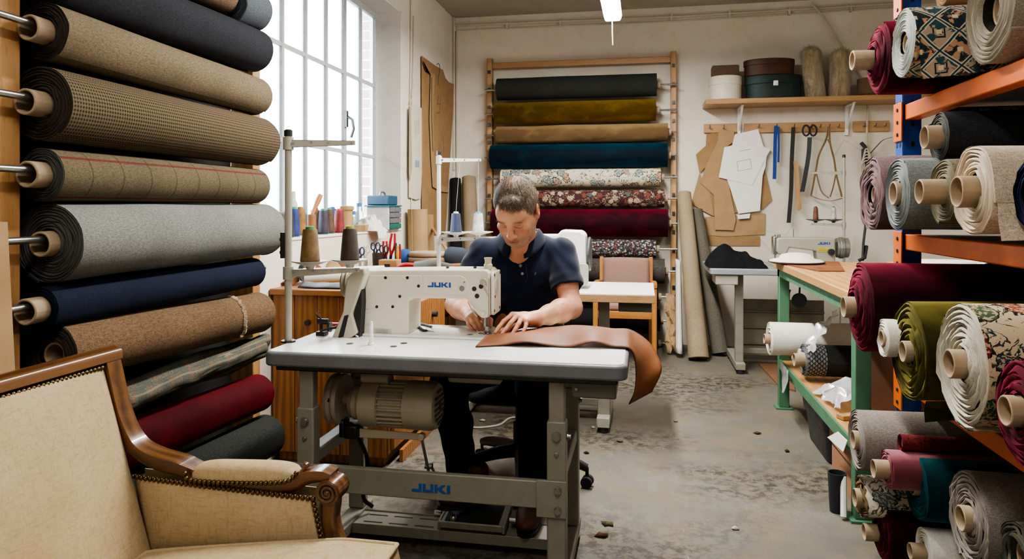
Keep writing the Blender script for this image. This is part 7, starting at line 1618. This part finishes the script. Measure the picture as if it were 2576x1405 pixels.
for i,(y,x,w_) in enumerate([(3.38,.90,.10),(3.33,.93,.08)]): m=MB(); m.obox((x,y,zl+.012+.024*i),(.10,w_*.5,.02),rotz(.4+.5*i)); m.build('wood_offcut',BEECH,None,('pale wood offcut lying at the edge of the bench shelf','second wood offcut stacked on the first one')[i],'offcut',bevel=.002)
# under the bench
BB=thing('storage_bin','black plastic storage bin under the green workbench','bin',(1.06,3.95,0))
m=MB(); c=(1.06,3.86)
def ring_(w,d,z): return [V((c[0]+a,c[1]+b,z)) for a,b in rrect(w,d,.07,4)]
L_=[ring_(.36,.46,.0),ring_(.37,.48,.01),ring_(.40,.52,.16),ring_(.42,.55,.165),ring_(.43,.57,.225),ring_(.42,.55,.232),ring_(.38,.5,.2)]; n_=len(L_[0])
vs=[p for r in L_ for p in r]; m.add(vs,[(i*n_+j,i*n_+(j+1)%n_,(i+1)*n_+(j+1)%n_,(i+1)*n_+j) for i in range(len(L_)-1) for j in range(n_)]+[tuple(range(n_))[::-1],tuple(6*n_+j for j in range(n_))]); m.build('bin_body',pm('17191d',.45,0,'0e0f12',20),BB,smooth=40)
CBX=thing('cardboard_box','brown cardboard box on the floor under the near end of the bench','box',(1.05,3.32,0)); m=MB(); m.box((.86,3.16,0),(1.25,3.52,.24)); m.build('box_body',pm('9c7256',.85,0,'84604a',8),CBX,bevel=.003)
m=MB(); m.box((.852,3.15,.16),(.858,3.53,.241)); m.build('flap',pm('9c7256',.85,0,'84604a',8),CBX)
m=MB(); P=[at_x(2081,1099,.802),at_x(2107,1085,.806),at_x(2131,1108,.802),at_x(2121,1136,.795)]; m.poly(P,(.002,0,.001)); m.build('white_leaflet',PAPER,None,'white leaflet tucked under the shelf rail over the cardboard box','paper')
m=MB(); c=(1.0,2.98) if 0 else (.93,3.13); m=MB(); m.lathe([(0,0),(.028,0),(.036,.16),(.032,.16),(.025,.01),(0,.01)],(.775,3.09,.0),(0,0,1),22); 
m.build('dark_pot',pm('22262b',.5),None,'dark plastic pot on the floor by the near bench leg','pot')
m=MB(); a=at_x(2122,1197,.795); m.tube([a,V((a.x-.015,a.y-.06,.012))],.012,8); m.build('white_tube',WHITEP,None,'thin white tube leaning by the near bench leg','tube')
m=MB(); m.box((.60,4.70,0),(1.1,5.0,.012)); 
m=MB(); P=[at_z(u,v,0) for u,v in ((1908,917),(1990,917),(2000,985),(1962,975))]; m.poly(P,(0,0,.012)); m.build('floor_board',pm('7a563c',.8,0,'5f4230',8),None,'brown board lying on the floor at the far bench leg','board')
# ---------------------------------------------------------------- light, sky, camera
W=bpy.data.worlds.new('sky'); SC.world=W; W.use_nodes=True; nt=W.node_tree; nt.nodes.clear()
bg=nt.nodes.new('ShaderNodeBackground'); ou=nt.nodes.new('ShaderNodeOutputWorld'); bg.inputs[0].default_value=(.88,.94,1,1); bg.inputs[1].default_value=2.6; nt.links.new(bg.outputs[0],ou.inputs[0])
L=bpy.data.lights.new('window_daylight','AREA'); L.shape='RECTANGLE'; L.size=WY1-WY0; L.size_y=WZ1-WZ0; L.energy=170; L.color=(.86,.93,1)
o=bpy.data.objects.new('window_daylight_lamp',L); COL.objects.link(o); o.location=(XG-.12,(WY0+WY1)/2,(WZ0+WZ1)/2); o.rotation_euler=(0,math.radians(-90),0)
L.size,L.size_y=L.size_y,L.size
cam=bpy.data.cameras.new('camera'); co=bpy.data.objects.new('camera',cam); COL.objects.link(co)
co.location=(0,0,CAMH); co.rotation_euler=(PI/2,0,TH); cam.sensor_width=36; cam.lens=F/2576*36; cam.shift_y=-(702.5-V0)/2576; cam.clip_start=.05
SC.camera=co
SC.view_settings.view_transform='AgX'; SC.view_settings.look='AgX - Medium High Contrast'; SC.view_settings.exposure=0.38
SC.cycles.max_bounces=7; SC.cycles.diffuse_bounces=4; SC.cycles.glossy_bounces=3; SC.cycles.transmission_bounces=6; SC.cycles.caustics_reflective=False; SC.cycles.caustics_refractive=False; SC.cycles.sample_clamp_indirect=6
